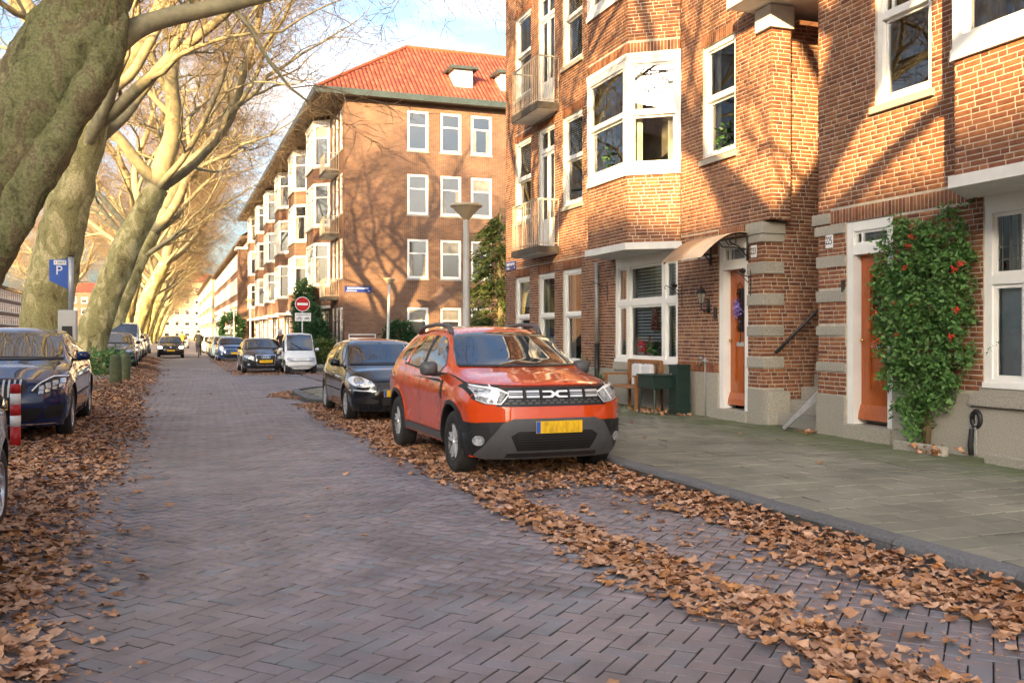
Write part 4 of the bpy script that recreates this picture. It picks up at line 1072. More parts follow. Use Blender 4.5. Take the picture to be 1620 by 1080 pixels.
# eaves and hip roof
mb = MB(); mb.box(7.25,44,50.2,YE+.3,14.36,14.5); mb.build('eaves_soffit', M['eave'], ter)
mb = MB(); mb.box(7.08,7.24,50.02,YE+.3,14.32,14.66); mb.box(7.24,44,50.02,50.19,14.32,14.66); mb.build('gutter', M['gutter'], ter)
RX, RY, RZ = 13.25, 55.2, 18.75
mb = MB(); mb.add([(7.2,50.15,14.6),(44,50.15,14.6),(44,RY,RZ),(RX,RY,RZ)], [(0,1,2,3)]); mb.add([(44,60.5,14.6),(19.5,60.5,14.6),(RX,RY,RZ),(44,RY,RZ)], [(0,1,2,3)]); roof = mb.build('roof', M['tiles_x'], ter)
mb = MB(); mb.add([(7.2,YE+.3,14.6),(7.2,50.15,14.6),(RX,RY,RZ),(RX,YE+.3,RZ)], [(0,1,2,3)]); mb.add([(19.5,60.5,14.6),(19.5,YE+.3,14.6),(RX,YE+.3,RZ),(RX,RY,RZ)], [(0,1,2,3)]); mb.build('front_roof', M['tiles_y'], ter)
mb = MB(); r0 = Vector((7.2,50.15,14.62)); r1 = Vector((RX,RY,RZ))
for i in range(28):
    p = r0.lerp(r1, (i+.5)/28); d = (r1-r0).normalized(); mb.tube([p-d*.19,p+d*.19], [.1,.12], 8)
for i in range(90): mb.tube([(RX+i*.34,RY,RZ+.02),(RX+i*.34+.32,RY,RZ+.02)], [.1,.12], 8)
mb.build('ridge_tile', pm_cache('ridge', (.36,.075,.035), rough=.7, scale=3), ter)
for x in (14.95,17.75,21.5):
    dm = MB(); dm.box(x+.2,x+1.3,51.45,54,15.35,16.65); dmo = dm.build('dormer', M['white_far'], ter)
    q = MB(); q.box(x-.08,x+1.58,51.15,54.6,16.65,16.8); q.build('dormer_roof', M['gutter'], dmo)
    FD = Frame((x+.3,51.43),(1,0)); far_window(FD, 0, .9, 15.55, 16.55, dmo, tr=.0001, d=-.03, fw=.12, seed=1, mid=1)
    q = MB(); q.add([(x+.0,51.3,15.42),(x+1.5,51.3,15.42),(x+1.4,51.44,15.6),(x+.1,51.44,15.6)], [(0,1,2,3)]); q.build('lead_flashing', M['white_far'], dmo)
nameplate(FS, .0, 4.0, 1.45, .32, 'blue enamel street name sign on the corner of the tiled terrace')
dmn = MB(); dmn.cbox((15.0-W+.1-.9,-.01,3.6),(.9,.03,.9),M=Matrix.Rotation(R(45),3,'Y')); dd = dmn.build('diamond_brick_panel', M['bw2'], ter); FS.put(dd)
# row of three storey flats further on
def row(name, label, X, Y0, Y1, Zt, floors, mod, m, facing=-1, wm='white_far', eave=.7, depth=11, parts=True, wfrac=.82, zb=1.0, sh=2.1):
    t = thing(name, label, 'building', (0,0,0))
    F = Frame((X,Y1),(0,-1)) if facing < 0 else Frame((X,Y0),(0,1))
    L = Y1-Y0; ops = []
    fh = (Zt-.6)/floors
    n = int(L/mod)
    for i in range(n):
        for j in range(floors):
            x0 = i*mod + mod*(1-wfrac)/2; ops.append((x0, x0+mod*wfrac, j*fh+zb, j*fh+zb+sh))
    plain_wall(F, 0, L, 0, Zt, ops if parts else [], t, m)
    for i,o in enumerate(ops): far_window(F, *o, t, tr=.35, d=-.04, fw=.14, seed=i*5 % 7, out=.05, wm=wm)
    x0, x1 = (X+.26, X+depth) if facing < 0 else (X-depth, X-.26)
    mb = MB(); mb.box(x0,x1,Y0+.02,Y1-.02,0,Zt-.05); mb.build('house_body', m, t)
    mb = MB(); mb.box(min(X-eave,x0),max(X+eave,x1),Y0-.1,Y1+.1,Zt,Zt+.3); mb.build('eaves', M['eave'], t)
    return t
rw = row('flat_row', 'long dark brick row of flats with continuous white windows beyond the terrace', 8.3, 112, 196, 12.6, 4, 2.4, M['bw2'])
rd = MB(); rd.add([(7.6,111.9,12.95),(7.6,196,12.95),(13.5,196,16.5),(13.5,111.9,16.5)], [(0,3,2,1)]); rd.add([(19.3,111.9,12.95),(19.3,196,12.95),(13.5,196,16.5),(13.5,111.9,16.5)], [(0,1,2,3)]); rd.build('roof', M['tiles_y'], rw)
q = MB(); q.box(7.2,8.3,110.6,112.6,0,11.2); q.build('stair_bay', M['bw'], rw); q = MB(); q.box(6.9,8.4,110.4,112.8,11.2,11.45); q.build('stair_bay_roof', M['white_far'], rw)
row('flat_row', 'pale flats with white balconies past the dark brick row', 7.9, 199, 300, 13.5, 4, 3.0, M['bw3'])
def block(name, label, x0, x1, y0, y1, h, m, floors, mod, seed=0):
    """free-standing far block, windows on the side facing the street's near end"""
    t = thing(name, label, 'building', (0,0,0))
    mb = MB(); mb.box(x0,x1,y0+.25,y1,0,h); mb.build('house_body', m, t)
    F = Frame((x0,y0),(1,0)); fh = (h-1)/floors; ops = []
    for i in range(int((x1-x0)/mod)):
        for j in range(floors): ops.append((i*mod+mod*.22, i*mod+mod*.78, j*fh+1, j*fh+fh*.78))
    plain_wall(F, 0, x1-x0, 0, h, ops, t, m)
    for i,o in enumerate(ops): far_window(F, *o, t, seed=i*3 % 7, d=.02)
    mb = MB(); yc = (y0+y1)/2
    mb.add([(x0-.4,y0-.4,h),(x1+.4,y0-.4,h),(x1+.4,y1+.4,h),(x0-.4,y1+.4,h),(x0+3,yc,h+3.4),(x1-3,yc,h+3.4)], [(0,1,5,4),(1,2,5),(2,3,4,5),(3,0,4),(0,3,2,1)]); mb.build('roof', M['tiles_x'], t)
    return t
block('corner_house', 'pale sunlit house closing the far end of the street', -6, 20, 330, 345, 19, M['bw3'], 5, 3.2)
block('corner_house', 'red brick house left of the pale house at the far end', -32, -8, 345, 360, 16, M['bw'], 4, 3.2)
# houses across the park strip on the left; they also shade the foreground
lr = thing('apartment_block', 'tall brick block across the park, behind the row of planes', 'building', (0,0,0))
FL = Frame((-30,-80),(0,1)); ops = []
for i in range(26):
    for j in range(4): ops.append((i*3.6+1, i*3.6+2.6, j*3.4+1.2, j*3.4+3.2))
plain_wall(FL, 0, 95, 0, 16.6, ops, lr, M['bw2'])
for i,o in enumerate(ops): far_window(FL, *o, lr, seed=i % 7, d=.02)
mb = MB(); mb.box(-41,-30.26,-79.9,14.9,0,16.6); mb.build('house_body', M['bw2'], lr)
mb = MB(); mb.add([(-29.3,-80.2,16.6),(-29.3,15.3,16.6),(-35.5,15.3,20.8),(-35.5,-80.2,20.8),(-41.7,-80.2,16.6),(-41.7,15.3,16.6)], [(0,1,2,3),(3,2,5,4),(0,3,4),(1,5,2),(0,4,5,1)]); mb.build('roof', M['tiles_y'], lr)
for i,(y0,y1,h,lab) in enumerate(((120,160,12,'low brick houses seen between the plane trunks'),(168,215,14,'pale houses far behind the plane trunks'),(225,290,13,'brick houses at the far end behind the planes'))):
    row('far_house_row', lab, -34 - i*2, y0, y1, h, 4, 3.4, (M['bw2'],M['bw3'],M['bw'])[i], facing=1, depth=9)
# ================================================================ plane trees
def bark_mat(name, cols, moss=0.0, sc_=1.0):
    m, n, l, b = nt(name); setp(b, Roughness=.9); b.inputs['Specular IOR Level'].default_value = .2
    tc = n.new('ShaderNodeTexCoord'); mp = n.new('ShaderNodeMapping'); mp.inputs['Scale'].default_value = (1,1,.55); l.new(tc.outputs['Object'], mp.inputs['Vector'])
    t1 = n.new('ShaderNodeTexNoise'); t1.inputs['Scale'].default_value = 3.0*sc_; t1.inputs['Detail'].default_value = 9 if moss else 5; t1.inputs['Distortion'].default_value = .8; t1.inputs['Roughness'].default_value = .62 if moss else .55; l.new(mp.outputs[0], t1.inputs['Vector'])
    r1 = n.new('ShaderNodeValToRGB'); cr = r1.color_ramp; cr.interpolation = 'LINEAR'
    while len(cr.elements) < len(cols): cr.elements.new(.5)
    for i,(p,c) in enumerate(cols): cr.elements[i].position = p; cr.elements[i].color = (*c,1)
    l.new(t1.outputs['Fac'], r1.inputs['Fac'])
    t2 = n.new('ShaderNodeTexNoise'); t2.inputs['Scale'].default_value = 26*sc_; t2.inputs['Detail'].default_value = 8; t2.inputs['Roughness'].default_value = .7; l.new(tc.outputs['Object'], t2.inputs['Vector'])
    r2 = n.new('ShaderNodeValToRGB'); r2.color_ramp.elements[0].position = .32; r2.color_ramp.elements[1].position = .62; r2.color_ramp.elements[0].color = (.5,.47,.43,1); r2.color_ramp.elements[1].color = (1.15,1.13,1.08,1)
    l.new(t2.outputs['Fac'], r2.inputs['Fac'])
    mx = n.new('ShaderNodeMix'); mx.data_type = 'RGBA'; mx.blend_type = 'MULTIPLY'; mx.inputs[0].default_value = 1; l.new(r1.outputs['Color'], mx.inputs[6]); l.new(r2.outputs['Color'], mx.inputs[7])
    l.new(mx.outputs[2], b.inputs['Base Color'])
    bp = n.new('ShaderNodeBump'); bp.inputs['Strength'].default_value = .9; bp.inputs['Distance'].default_value = .07 if moss else .03
    ad = n.new('ShaderNodeMath'); ad.operation = 'ADD'; l.new(t1.outputs['Fac'], ad.inputs[0]); l.new(t2.outputs['Fac'], ad.inputs[1]); l.new(ad.outputs[0], bp.inputs['Height']); l.new(bp.outputs['Normal'], b.inputs['Normal'])
    return m
M['bark'] = bark_mat('plane_bark', [(.0,(.19,.145,.075)),(.37,(.22,.17,.085)),(.41,(.33,.30,.14)),(.50,(.37,.33,.155)),(.54,(.40,.36,.17)),(.575,(.57,.49,.265)),(.75,(.62,.53,.30))])
M['bark_old'] = bark_mat('mossy_bark', [(.0,(.10,.085,.05)),(.36,(.14,.125,.07)),(.42,(.23,.235,.11)),(.52,(.31,.305,.16)),(.56,(.23,.18,.105)),(.62,(.29,.25,.14)),(.68,(.40,.36,.20))], 1, 1.3)
M['branch'] = pm('branch_bark', (.36,.30,.17), .85, .4, 5, .4, 30, c2=(.20,.18,.11))
M['twig'] = pm('twig', (.24,.165,.085), .85, .3, 3, c2=(.16,.10,.055))
def nz(p, s, o=0.): return noise.noise((p[0]*s+o, p[1]*s+o*.7, p[2]*s-o))
def fat_tube(mb, pts, rad, n=18, sub=5, lump=.09, seed=0.):
    """thick limb with lumps and ridges"""
    P = []; Q = []
    for i in range(len(pts)-1):
        for k in range(sub):
            t = k/sub
            p0,p1,p2,p3 = [Vector(pts[min(max(j,0),len(pts)-1)]) for j in (i-1,i,i+1,i+2)]
            P.append(.5*((2*p1)+(p2-p0)*t+(2*p0-5*p1+4*p2-p3)*t*t+(3*p1-p0-3*p2+p3)*t**3)); Q.append(rad[i]+(rad[i+1]-rad[i])*t)
    P.append(Vector(pts[-1])); Q.append(rad[-1])
    o = len(mb.v); mb.tube(P, Q, n)
    for i in range(o, len(mb.v)):
        k = (i-o)//n; c = P[min(k,len(P)-1)]; v = Vector(mb.v[i]); d = v-c
        if d.length > .02:
            f = 1 + lump*1.4*nz(v,.9,seed) + lump*nz(v,2.4,seed+3) + lump*.45*nz(v,6.,seed+9) + lump*.28*nz(v,15.,seed+5)
            mb.v[i] = tuple(c + d*f)
    return P
def grow(mbs, p, d, L, r, lev, rs, up=.06, cfg=None):
    """recursive limb: mbs = (limb mesh, twig mesh)"""
    nseg = (7,6,5,4,2,2)[lev]; pts = [Vector(p)]; rad = [r]; d = d.normalized()
    taper = (.38,.36,.32,.3,.3,.3)[lev]; dirs = [d.copy()]
    for i in range(nseg):
        wob = (.16,.22,.26,.3,.3,.3)[lev]
        d = (d + Vector((rs.gauss(0,wob),rs.gauss(0,wob),rs.gauss(0,wob*.8)+ (up if lev < 3 else -.05)))).normalized()
        pts.append(pts[-1] + d*(L/nseg)); rad.append(r*(1-(1-taper)*(i+1)/nseg)); dirs.append(d.copy())
    if lev == 0: fat_tube(mbs[0], pts, rad, 11, 3, .06, rs.random()*9)
    else: mbs[0 if lev < 3 else 1].tube(pts, rad, (11,8,6,4,3,3)[lev], cap=lev < 2)
    if lev >= cfg['max']: return
    nc = cfg['n'][lev]
    for k in range(nc):
        t = (.28 + .72*(k+rs.random())/nc) if lev < 3 else (.15 + .85*(k+rs.random())/nc)
        i = min(int(t*nseg), nseg-1); f = t*nseg-i
        q = pts[i].lerp(pts[i+1], min(f,1)); dd = dirs[i+1]
        ax = dd.orthogonal().normalized(); ax = Matrix.Rotation(rs.uniform(0,6.283),3,dd) @ ax
        an = rs.uniform(.45,1.0) if lev < 2 else rs.uniform(.5,1.2)
        nd = (dd*math.cos(an) + ax*math.sin(an))
        if lev < 2: nd.z = abs(nd.z)*.7 + .12
        rr = rad[i]*rs.uniform(.42,.62) if lev < 3 else rad[i]*.6
        grow(mbs, q, nd, L*rs.uniform(.42,.66), max(rr,.0046), lev+1, rs, up, cfg)
    grow(mbs, pts[-1], dirs[-1], L*rs.uniform(.5,.62), max(rad[-1]*.95,.0046), lev+1, rs, up, cfg)
def plane_mesh(seed, path, rad, limbs, barkm, cfg, name):
    rs = random.Random(seed); tr = MB(); tw = MB()
    if barkm: fat_tube(tr, path, rad, 72, 26, .13, seed*1.7)
    else: fat_tube(tr, path, rad, 36, 12, .11, seed*1.7)
    for k in range(5):      # root flare
        an = k*1.257+rs.random(); c = Vector(path[0]); tr.tube([c+Vector((math.cos(an)*.3,math.sin(an)*.3,.5)), c+Vector((math.cos(an)*.62,math.sin(an)*.62,.12)), c+Vector((math.cos(an)*.95,math.sin(an)*.95,-.1))], [.28,.2,.1], 8)
    lb = MB()
    for p, d, L, r in limbs: grow((lb,tw), Vector(p), Vector(d), L, r, 0, rs, .06, cfg)
    return tr, lb, tw
def plant(name, label, loc, meshes, group, mats):
    t = thing(name, label, 'tree', loc, 0, group)
    out = []
    for nm, me, sm in zip(('trunk','limb','crown'), meshes, (1,1,0)):
        if isinstance(me, MB): o = me.build(nm, mats[nm], t, bool(sm))
        else: o = link(nm, me, t)
        out.append(o.data)
        if nm != 'trunk': o['kind'] = 'stuff'
    return t, out
CFG = dict(max=5, n=(5,5,4,5,3)); CFGF = dict(max=4, n=(6,6,6,5))
mats = dict(trunk=M['bark'], limb=M['branch'], crown=M['twig'])
def std_path(lean, bend, H):
    return [(0,0,-.15),(lean*.12,0,1.2),(lean*.34,bend*.3,2.9),(lean*.64,bend*.7,4.8),(lean,bend,H)]
def std_limbs(rs, path, top_r, spread=1.0):
    p3, p4 = Vector(path[3]), Vector(path[4]); L = []
    L.append((p4, (.3,.05,1.0), 6.6, top_r*.93)); L.append((p4, (.95,rs.uniform(-.4,.1),.75), 8.0*spread, top_r*.62)); L.append((p4,(-.55,rs.uniform(-.3,.5),.9),7,top_r*.55))
    for k in range(4):
        f = rs.uniform(.1,.95); q = p3.lerp(p4, f); an = rs.uniform(-1.3,1.3) if k < 3 else rs.uniform(2,4)
        L.append((q, (math.cos(an), math.sin(an), rs.uniform(.5,1.0)), rs.uniform(5,7)*spread, top_r*rs.uniform(.26,.4)))
    return L
protos = []
for i in range(3):
    rs = random.Random(50+i); path = std_path((1.35,2.5,2.3)[i], rs.uniform(-.4,.4), 6.9-.2*i); rad = [.68,.54,.50,.46,.38]
    lims = std_limbs(rs, path, .42)
    if i == 0: lims.append((Vector(path[4]), (1.0,-.12,.42), 6.6, .13))
    protos.append([path, plane_mesh(60+i, path, rad, lims, 0, CFG if i < 2 else CFG, 'plane')])
tl = ['trunk leaning over the parking machine', 'pale trunk leaning over the dark estate car', 'slender leaning trunk behind the white van', 'sunlit golden trunk behind the white van']
base_data = [None]*3
rsT = random.Random(12); ys = [24,37,50,63,76,89,102,116,131,148,168,190,214,240,268]
for i, y in enumerate(ys):
    k = i % 3
    lab = 'bare plane tree with ' + (tl[i] if i < 4 else 'leaning trunk far down the left side of the street')
    me = protos[k][1] if base_data[k] is None else base_data[k]
    t, data = plant('plane_tree', lab, (-3.0+rsT.uniform(-.15,.15), y+rsT.uniform(-.6,.6), .15), me, 'plane trees along the left kerb', mats)
    base_data[k] = data
    if i >= 3:
        sc_ = rsT.uniform(.88,1.08); t.scale = (sc_, sc_*(-1 if i % 2 else 1), sc_)
# second row deeper in the park strip, and trees behind the camera that shade the fronts
for i,(x,y,s,mir) in enumerate(((-15,90,1,-1),(-14,120,1,1),(-15,155,1,-1))):
    t, d_ = plant('plane_tree', 'bare plane tree in the second row across the park path', (x,y,0), base_data[i%3], 'plane trees of the second row', mats); t.scale = (s*mir,s,s)
rsb = random.Random(3); pathb = std_path(2.2, .2, 6.7)
spare = plane_mesh(91, pathb, [.74,.60,.56,.53,.46], std_limbs(rsb, pathb, .42), 0, dict(max=4, n=(4,4,3,3)), 'plane')
for i,(x,y,s,rz,lab) in enumerate(((-3.1,.4,1.0,0,'bare plane tree by the left kerb just before the pale car'),(-3.0,-15.5,1.05,.35,'bare plane tree shading the doors of 223 and 225'))):
    t, d_ = plant('plane_tree', lab, (x,y,0), spare, 'plane trees along the left kerb', mats); t.scale = (s,s,s); t.rotation_euler = (0,0,rz)
# the nearest tree, with its own shape
rs = random.Random(5)
path1 = [(.05,0,-.2),(.3,0,.5),(.62,0,1.4),(1.12,.0,2.65),(1.56,-.02,3.55),(2.05,-.05,4.5),(2.42,.0,5.8),(2.8,.2,8.0)]
rad1 = [.70,.60,.52,.47,.48,.47,.35,.26]
limbs1 = [((2.2,0,5.0),(-.6,-.3,.7),6,.24), ((1.55,-.1,3.6),(-.9,-.25,.35),5,.22), ((2.75,.15,7.8),(.4,.1,1),6,.22), ((2.45,.1,5.7),(.3,.9,.6),6,.18),
          ((1.35,.2,3.0),(-.75,.5,.75),5.5,.18), ((2.6,.1,6.5),(.9,.35,.35),7.5,.18), ((2.5,0,6.0),(-.3,-.8,.6),6,.16)]
m1 = plane_mesh(77, path1, rad1, limbs1, 1, CFG, 'plane')
# a knotted ridge of old bark down the street side of the trunk
fat_tube(m1[0], [(.72,-.30,.9),(1.02,-.36,1.6),(1.40,-.40,2.3),(1.72,-.40,2.95),(2.02,-.38,3.6),(2.34,-.32,4.2),(2.5,-.15,4.9)], [.08,.2,.15,.22,.15,.2,.08], 30, 16, .30, 4.4)
lp = [(2.35,0,4.45),(2.6,0,4.66),(2.87,0,4.81),(3.25,0,4.95),(3.62,0,5.07),(4.2,0,5.3),(4.95,.1,5.75),(5.8,.3,6.6)]
fat_tube(m1[1], lp, [.17,.125,.11,.10,.085,.065,.045,.025], 12, 4, .07, 2.2)
for i_ in (3,4,5,6,7):
    for k_ in range(2 if i_ < 7 else 3): grow((m1[1],m1[2]), Vector(lp[i_]), Vector((.6+rs.gauss(0,.3),rs.gauss(0,.6),.5+rs.gauss(0,.3))), rs.uniform(1.4,2.6), .028, 2, rs, .05, CFG)
dp_ = [(3.62,0,5.07),(3.85,.05,4.85),(4.05,.05,4.5),(4.3,.1,4.22),(4.55,.1,4.05)]; m1[1].tube(dp_, [.032,.028,.022,.016,.01], 7)
for i_ in (2,3,4): grow((m1[1],m1[2]), Vector(dp_[i_]), Vector((.7,rs.gauss(0,.4),-.3)), rs.uniform(.6,1.1), .009, 3, rs, 0, CFG)
t1, _ = plant('plane_tree', 'thick mossy plane trunk leaning over the dark blue saloon', (-3.0,11.0,.15), m1, 'plane trees along the left kerb', dict(trunk=M['bark_old'], limb=M['branch'], crown=M['twig']))
# ================================================================ cars
def smooth_tab(tab, L, sig=.035):
    y = np.arange(-.5, L+.5, .01); v = np.interp(y, [t[0] for t in tab], [t[1] for t in tab])
    k = np.exp(-.5*(np.arange(-15,16)*.01/sig)**2); k /= k.sum()
    s = np.convolve(np.pad(v,15,mode='edge'), k, 'valid')
    return lambda q: np.interp(q, y, s)
SIDE = [(0,.93),(.1,.965),(.25,.99),(.42,1.0),(.6,.998),(.74,.992),(.85,.975),(.93,.955),(1,.915)]
class Car:
    def __init__(s, name, label, cat, S, paintm, loc, rz=0, group=None, lod=1.0):
        s.S = S; s.t = thing(name, label, cat, loc, rz, group); s.p = paintm; s.lod = lod
        L = S['L']; f = {k: smooth_tab(S[k], L, S.get('sig',.035)) for k in ('ztop','zsh','crown','wm','wtop')}
        zb = S['zb']; rw = S['rw']; ra = S.get('ra', rw+.055); yw = (S['fo'], S['fo']+S['wb']); s.yw = yw; s.ra = ra
        ny = int(66*lod); st = set(np.round(np.concatenate([np.linspace(0,L,ny), np.linspace(0,.25,7), np.linspace(L-.2,L,6)]),4))
        for c in yw:
            st |= set(np.round(c + ra*np.cos(np.linspace(0,math.pi,17)),4)); st |= {round(c-ra-.004,4), round(c+ra+.004,4)}
        ys = np.array(sorted(st)); ys = ys[np.concatenate([[True], np.diff(ys) > .0015])]
        nose = smooth_tab(S['nose'], 2.0, .03); tail = smooth_tab(S['tail'], 2.0, .03)
        n1, n2, n3 = int(18*lod), 7, 8
        sf = smooth_tab(S.get('side', SIDE), 1.0, .05)
        rings = []
        zbf = smooth_tab(S.get('zbt', [(0,zb),(L,zb)]), L, .05)
        for y in ys:
            z0 = float(zbf(y)); zlo = zb
            for c in yw:
                if abs(y-c) < ra+1e-4: z0 = max(z0, rw + math.sqrt(max(ra*ra-(y-c)**2,0)))
            zs_, zt, cr, wm, wt = [float(f[k](y)) for k in ('zsh','ztop','crown','wm','wtop')]
            z0 = min(z0, zs_-.03); ring = []
            for i in range(n1+1):
                z = z0 + (zs_-z0)*i/n1; tt = (z-zlo)/(zs_-zlo); x = wm*float(sf(tt))
                for c in yw:
                    dd = math.hypot(y-c, z-rw); x += S.get('flare',.012)*math.exp(-((dd-ra)/.07)**2) if z < zs_-.02 else 0
                ring.append((x,z))
            ws = ring[-1][0]; ze = max(zt-cr, zs_+.004); wt = min(wt, ws-.004)
            for i in range(1,n2+1):
                t = i/n2; ring.append((ws+(wt-ws)*t + .025*math.sin(math.pi*t)*min(1,(ze-zs_)/.3), zs_+(ze-zs_)*t))
            for i in range(1,n3+1):
                q = 1-i/n3; ring.append((wt*q, ze+(max(zt,ze+.002)-ze)*(1-q**S.get('crp',2.6))))
            rings.append(ring)
        nr = len(rings[0]); ns = n1+n2
        V = []; Fc = []; s.under = set()
        def warp(x, y, z, wm):
            if y < .95:
                fd = (1-y/.95)**2; y = y + fd*(float(nose(z)) + S['kf']*abs(x/wm)**S.get('pf',3.6))
            if y > L-.7:
                fd = ((y-L+.7)/.7)**2; y = y - fd*(float(tail(z)) + S['kr']*abs(x/wm)**3.6)
            return (x,y,z)
        idx = []
        for y, ring in zip(ys, rings):
            wm = float(f['wm'](y)); row_ = []
            full = [(-x,z) for x,z in ring] + [(x,z) for x,z in ring[-2::-1]]
            for x,z in full: row_.append(len(V)); V.append(warp(x,y,z,wm))
            idx.append(row_)
        m = len(idx[0])
        for a_, b_ in zip(idx, idx[1:]):
            for j in range(m-1): Fc.append((a_[j],b_[j],b_[j+1],a_[j+1]))
            s.under.add(len(Fc)); Fc.append((a_[m-1],b_[m-1],b_[0],a_[0]))
        for end in (0,-1):      # end caps: rows across at every side height
            y = ys[end]; ring = rings[end]; wm = float(f['wm'](y)); rr = idx[end]; prev = None
            for i in range(ns+1):
                x, z = ring[i]; cur = [rr[i]]
                for k in range(1, 2*n3): fx = -1 + k/n3; cur.append(len(V)); V.append(warp(x*fx,y,z,wm))
                cur.append(rr[m-1-i])
                if prev:
                    for k in range(2*n3): q = (prev[k],prev[k+1],cur[k+1],cur[k]); Fc.append(q if end == 0 else q[::-1])
                prev = cur
            top = [rr[ns+k] for k in range(0,2*n3+1)]
            for k in range(2*n3):
                q = (prev[k],prev[k+1],top[k+1],top[k]); q2 = []
                for i_ in q:
                    if i_ not in q2: q2.append(i_)
                if len(q2) > 2: Fc.append(tuple(q2) if end == 0 else tuple(q2[::-1]))
        s.V, s.F = V, Fc
        s.bvh = BVHTree.FromPolygons(V, Fc)
        me = bpy.data.meshes.new('body'); me.from_pydata(V, [], Fc); me.materials.append(paintm); me.materials.append(M['car_black'])
        me.polygons.foreach_set('use_smooth', [True]*len(Fc))
        zk = S.get('zclad', 0)
        mi = []
        for p in me.polygons:
            c = p.center; under = abs(p.normal.z) > .6 and c.z < rw+ra+.05 and c.z < .7
            ends = False
            for cc in yw:
                if math.hypot(c.y-cc, c.z-rw) < ra+S.get('archblack',.0): ends = True
                if abs(c.y-cc) < ra*1.02 and abs(p.normal.x) < .35 and c.z < rw+ra+.01 and abs(c.x) > .2: ends = True
            mi.append(1 if (under or ends or p.index in s.under) else 0)
        me.polygons.foreach_set('material_index', mi)
        me.update(); s.body = link('body', me, s.t)
        sharp(s.body, 55)
    def ray(s, u, v, ax):
        if ax == 'F': o, d = (u,-3,v), (0,1,0)
        elif ax == 'B': o, d = (u,s.S['L']+3,v), (0,-1,0)
        elif ax == 'R': o, d = (3,u,v), (-1,0,0)
        elif ax == 'L': o, d = (-3,u,v), (1,0,0)
        else: o, d = (u,v,4), (0,0,-1)
        h = s.bvh.ray_cast(Vector(o), Vector(d), 8)
        if h[0] is None: return None
        n = h[1]
        if n.dot(Vector(d)) > 0: n = -n
        return h[0], n, Vector(d)
    def panel(s, name, poly, ax, m, off=.005, res=.05, rnd=2, parent=None, dep=.02, smooth=True):
        for _ in range(rnd):
            q = []
            for i in range(len(poly)):
                a_, b_ = poly[i], poly[(i+1)%len(poly)]
                q += [(a_[0]*.75+b_[0]*.25, a_[1]*.75+b_[1]*.25), (a_[0]*.25+b_[0]*.75, a_[1]*.25+b_[1]*.75)]
            poly = q
        bd = []
        for i in range(len(poly)):
            a_, b_ = poly[i], poly[(i+1)%len(poly)]; n = max(1,int(math.hypot(b_[0]-a_[0],b_[1]-a_[1])/res))
            bd += [(a_[0]+(b_[0]-a_[0])*k/n, a_[1]+(b_[1]-a_[1])*k/n) for k in range(n)]
        x0,x1 = min(p[0] for p in bd), max(p[0] for p in bd); y0,y1 = min(p[1] for p in bd), max(p[1] for p in bd)
        pts = list(bd); nb = len(bd)
        gx = np.arange(x0+res*.5,x1,res); gy = np.arange(y0+res*.5,y1,res)
        for x in gx:
            for y in gy:
                if pip(x,y,bd) and min((x-p[0])**2+(y-p[1])**2 for p in bd) > (res*.35)**2: pts.append((x,y))
        r = delaunay_2d_cdt([Vector(p) for p in pts], [(i,(i+1)%nb) for i in range(nb)], [], 1, 1e-5)
        v2, fs = r[0], r[2]
        P = []; ok = []
        for p in v2:
            h = s.ray(p[0], p[1], ax)
            if h is None: ok.append(False); P.append((0,0,0)); continue
            ok.append(True); P.append(h[0] + h[1]*off)
        fs = [tuple(f) for f in fs if all(ok[i] for i in f)]
        if not fs: return None
        d = s.ray(v2[fs[0][0]][0], v2[fs[0][0]][1], ax)[2]
        nn = (P[fs[0][1]]-P[fs[0][0]]).cross(P[fs[0][2]]-P[fs[0][0]])
        if nn.dot(d) > 0: fs = [f[::-1] for f in fs]
        cnt = {}
        for f in fs:
            for i in range(len(f)):
                e = (f[i],f[(i+1)%len(f)]); cnt[e] = 1
        edges = [e for e in cnt if (e[1],e[0]) not in cnt]
        used = {}; mb = MB()
        VV = [tuple(p) for p in P]; FF = list(fs)
        for e in edges:
            for i in e:
                if i not in used: used[i] = len(VV); VV.append(tuple(Vector(P[i]) + d*dep))
            FF.append((e[1],e[0],used[e[0]],used[e[1]]))
        mb.add(VV, FF)
        o = mb.build(name, m, parent or s.t)
        if smooth: sharp(o, 40)
        return o
    def panel2(s, name, poly, ax, m, **k):
        """mirrored pair: front/rear panels mirror in x, side panels go on both sides"""
        if ax in 'FBT': return [s.panel(name, poly, ax, m, **k), s.panel(name, [(-x,z) for x,z in poly], ax, m, **k)]
        return [s.panel(name, poly, 'L', m, **k), s.panel(name, poly, 'R', m, **k)]
    def strip(s, name, pts, ax, m, w=.009, off=.005, parent=None, closed=False, dep=.006):
        P = []
        if closed: pts = pts + [pts[0]]
        for a_, b_ in zip(pts, pts[1:]):
            n = max(1,int(math.hypot(b_[0]-a_[0],b_[1]-a_[1])/.05))
            P += [(a_[0]+(b_[0]-a_[0])*k/n, a_[1]+(b_[1]-a_[1])*k/n) for k in range(n)]
        P.append(pts[-1]); mb = MB(); prev = None
        for i, p in enumerate(P):
            q0, q1 = P[max(i-1,0)], P[min(i+1,len(P)-1)]; t = Vector((q1[0]-q0[0], q1[1]-q0[1]))
            if t.length < 1e-6: continue
            t.normalize(); nv = (-t[1]*w/2, t[0]*w/2)
            h0, h1 = s.ray(p[0]+nv[0],p[1]+nv[1],ax), s.ray(p[0]-nv[0],p[1]-nv[1],ax)
            if h0 is None or h1 is None: prev = None; continue
            a_, b_ = h0[0]+h0[1]*off, h1[0]+h1[1]*off; o = len(mb.v)
            mb.v += [tuple(a_),tuple(b_)]
            if prev is not None: mb.f.append((prev,prev+1,o+1,o)); mb.m.append(0)
            prev = o
        return mb.build(name, m, parent or s.t) if mb.f else None
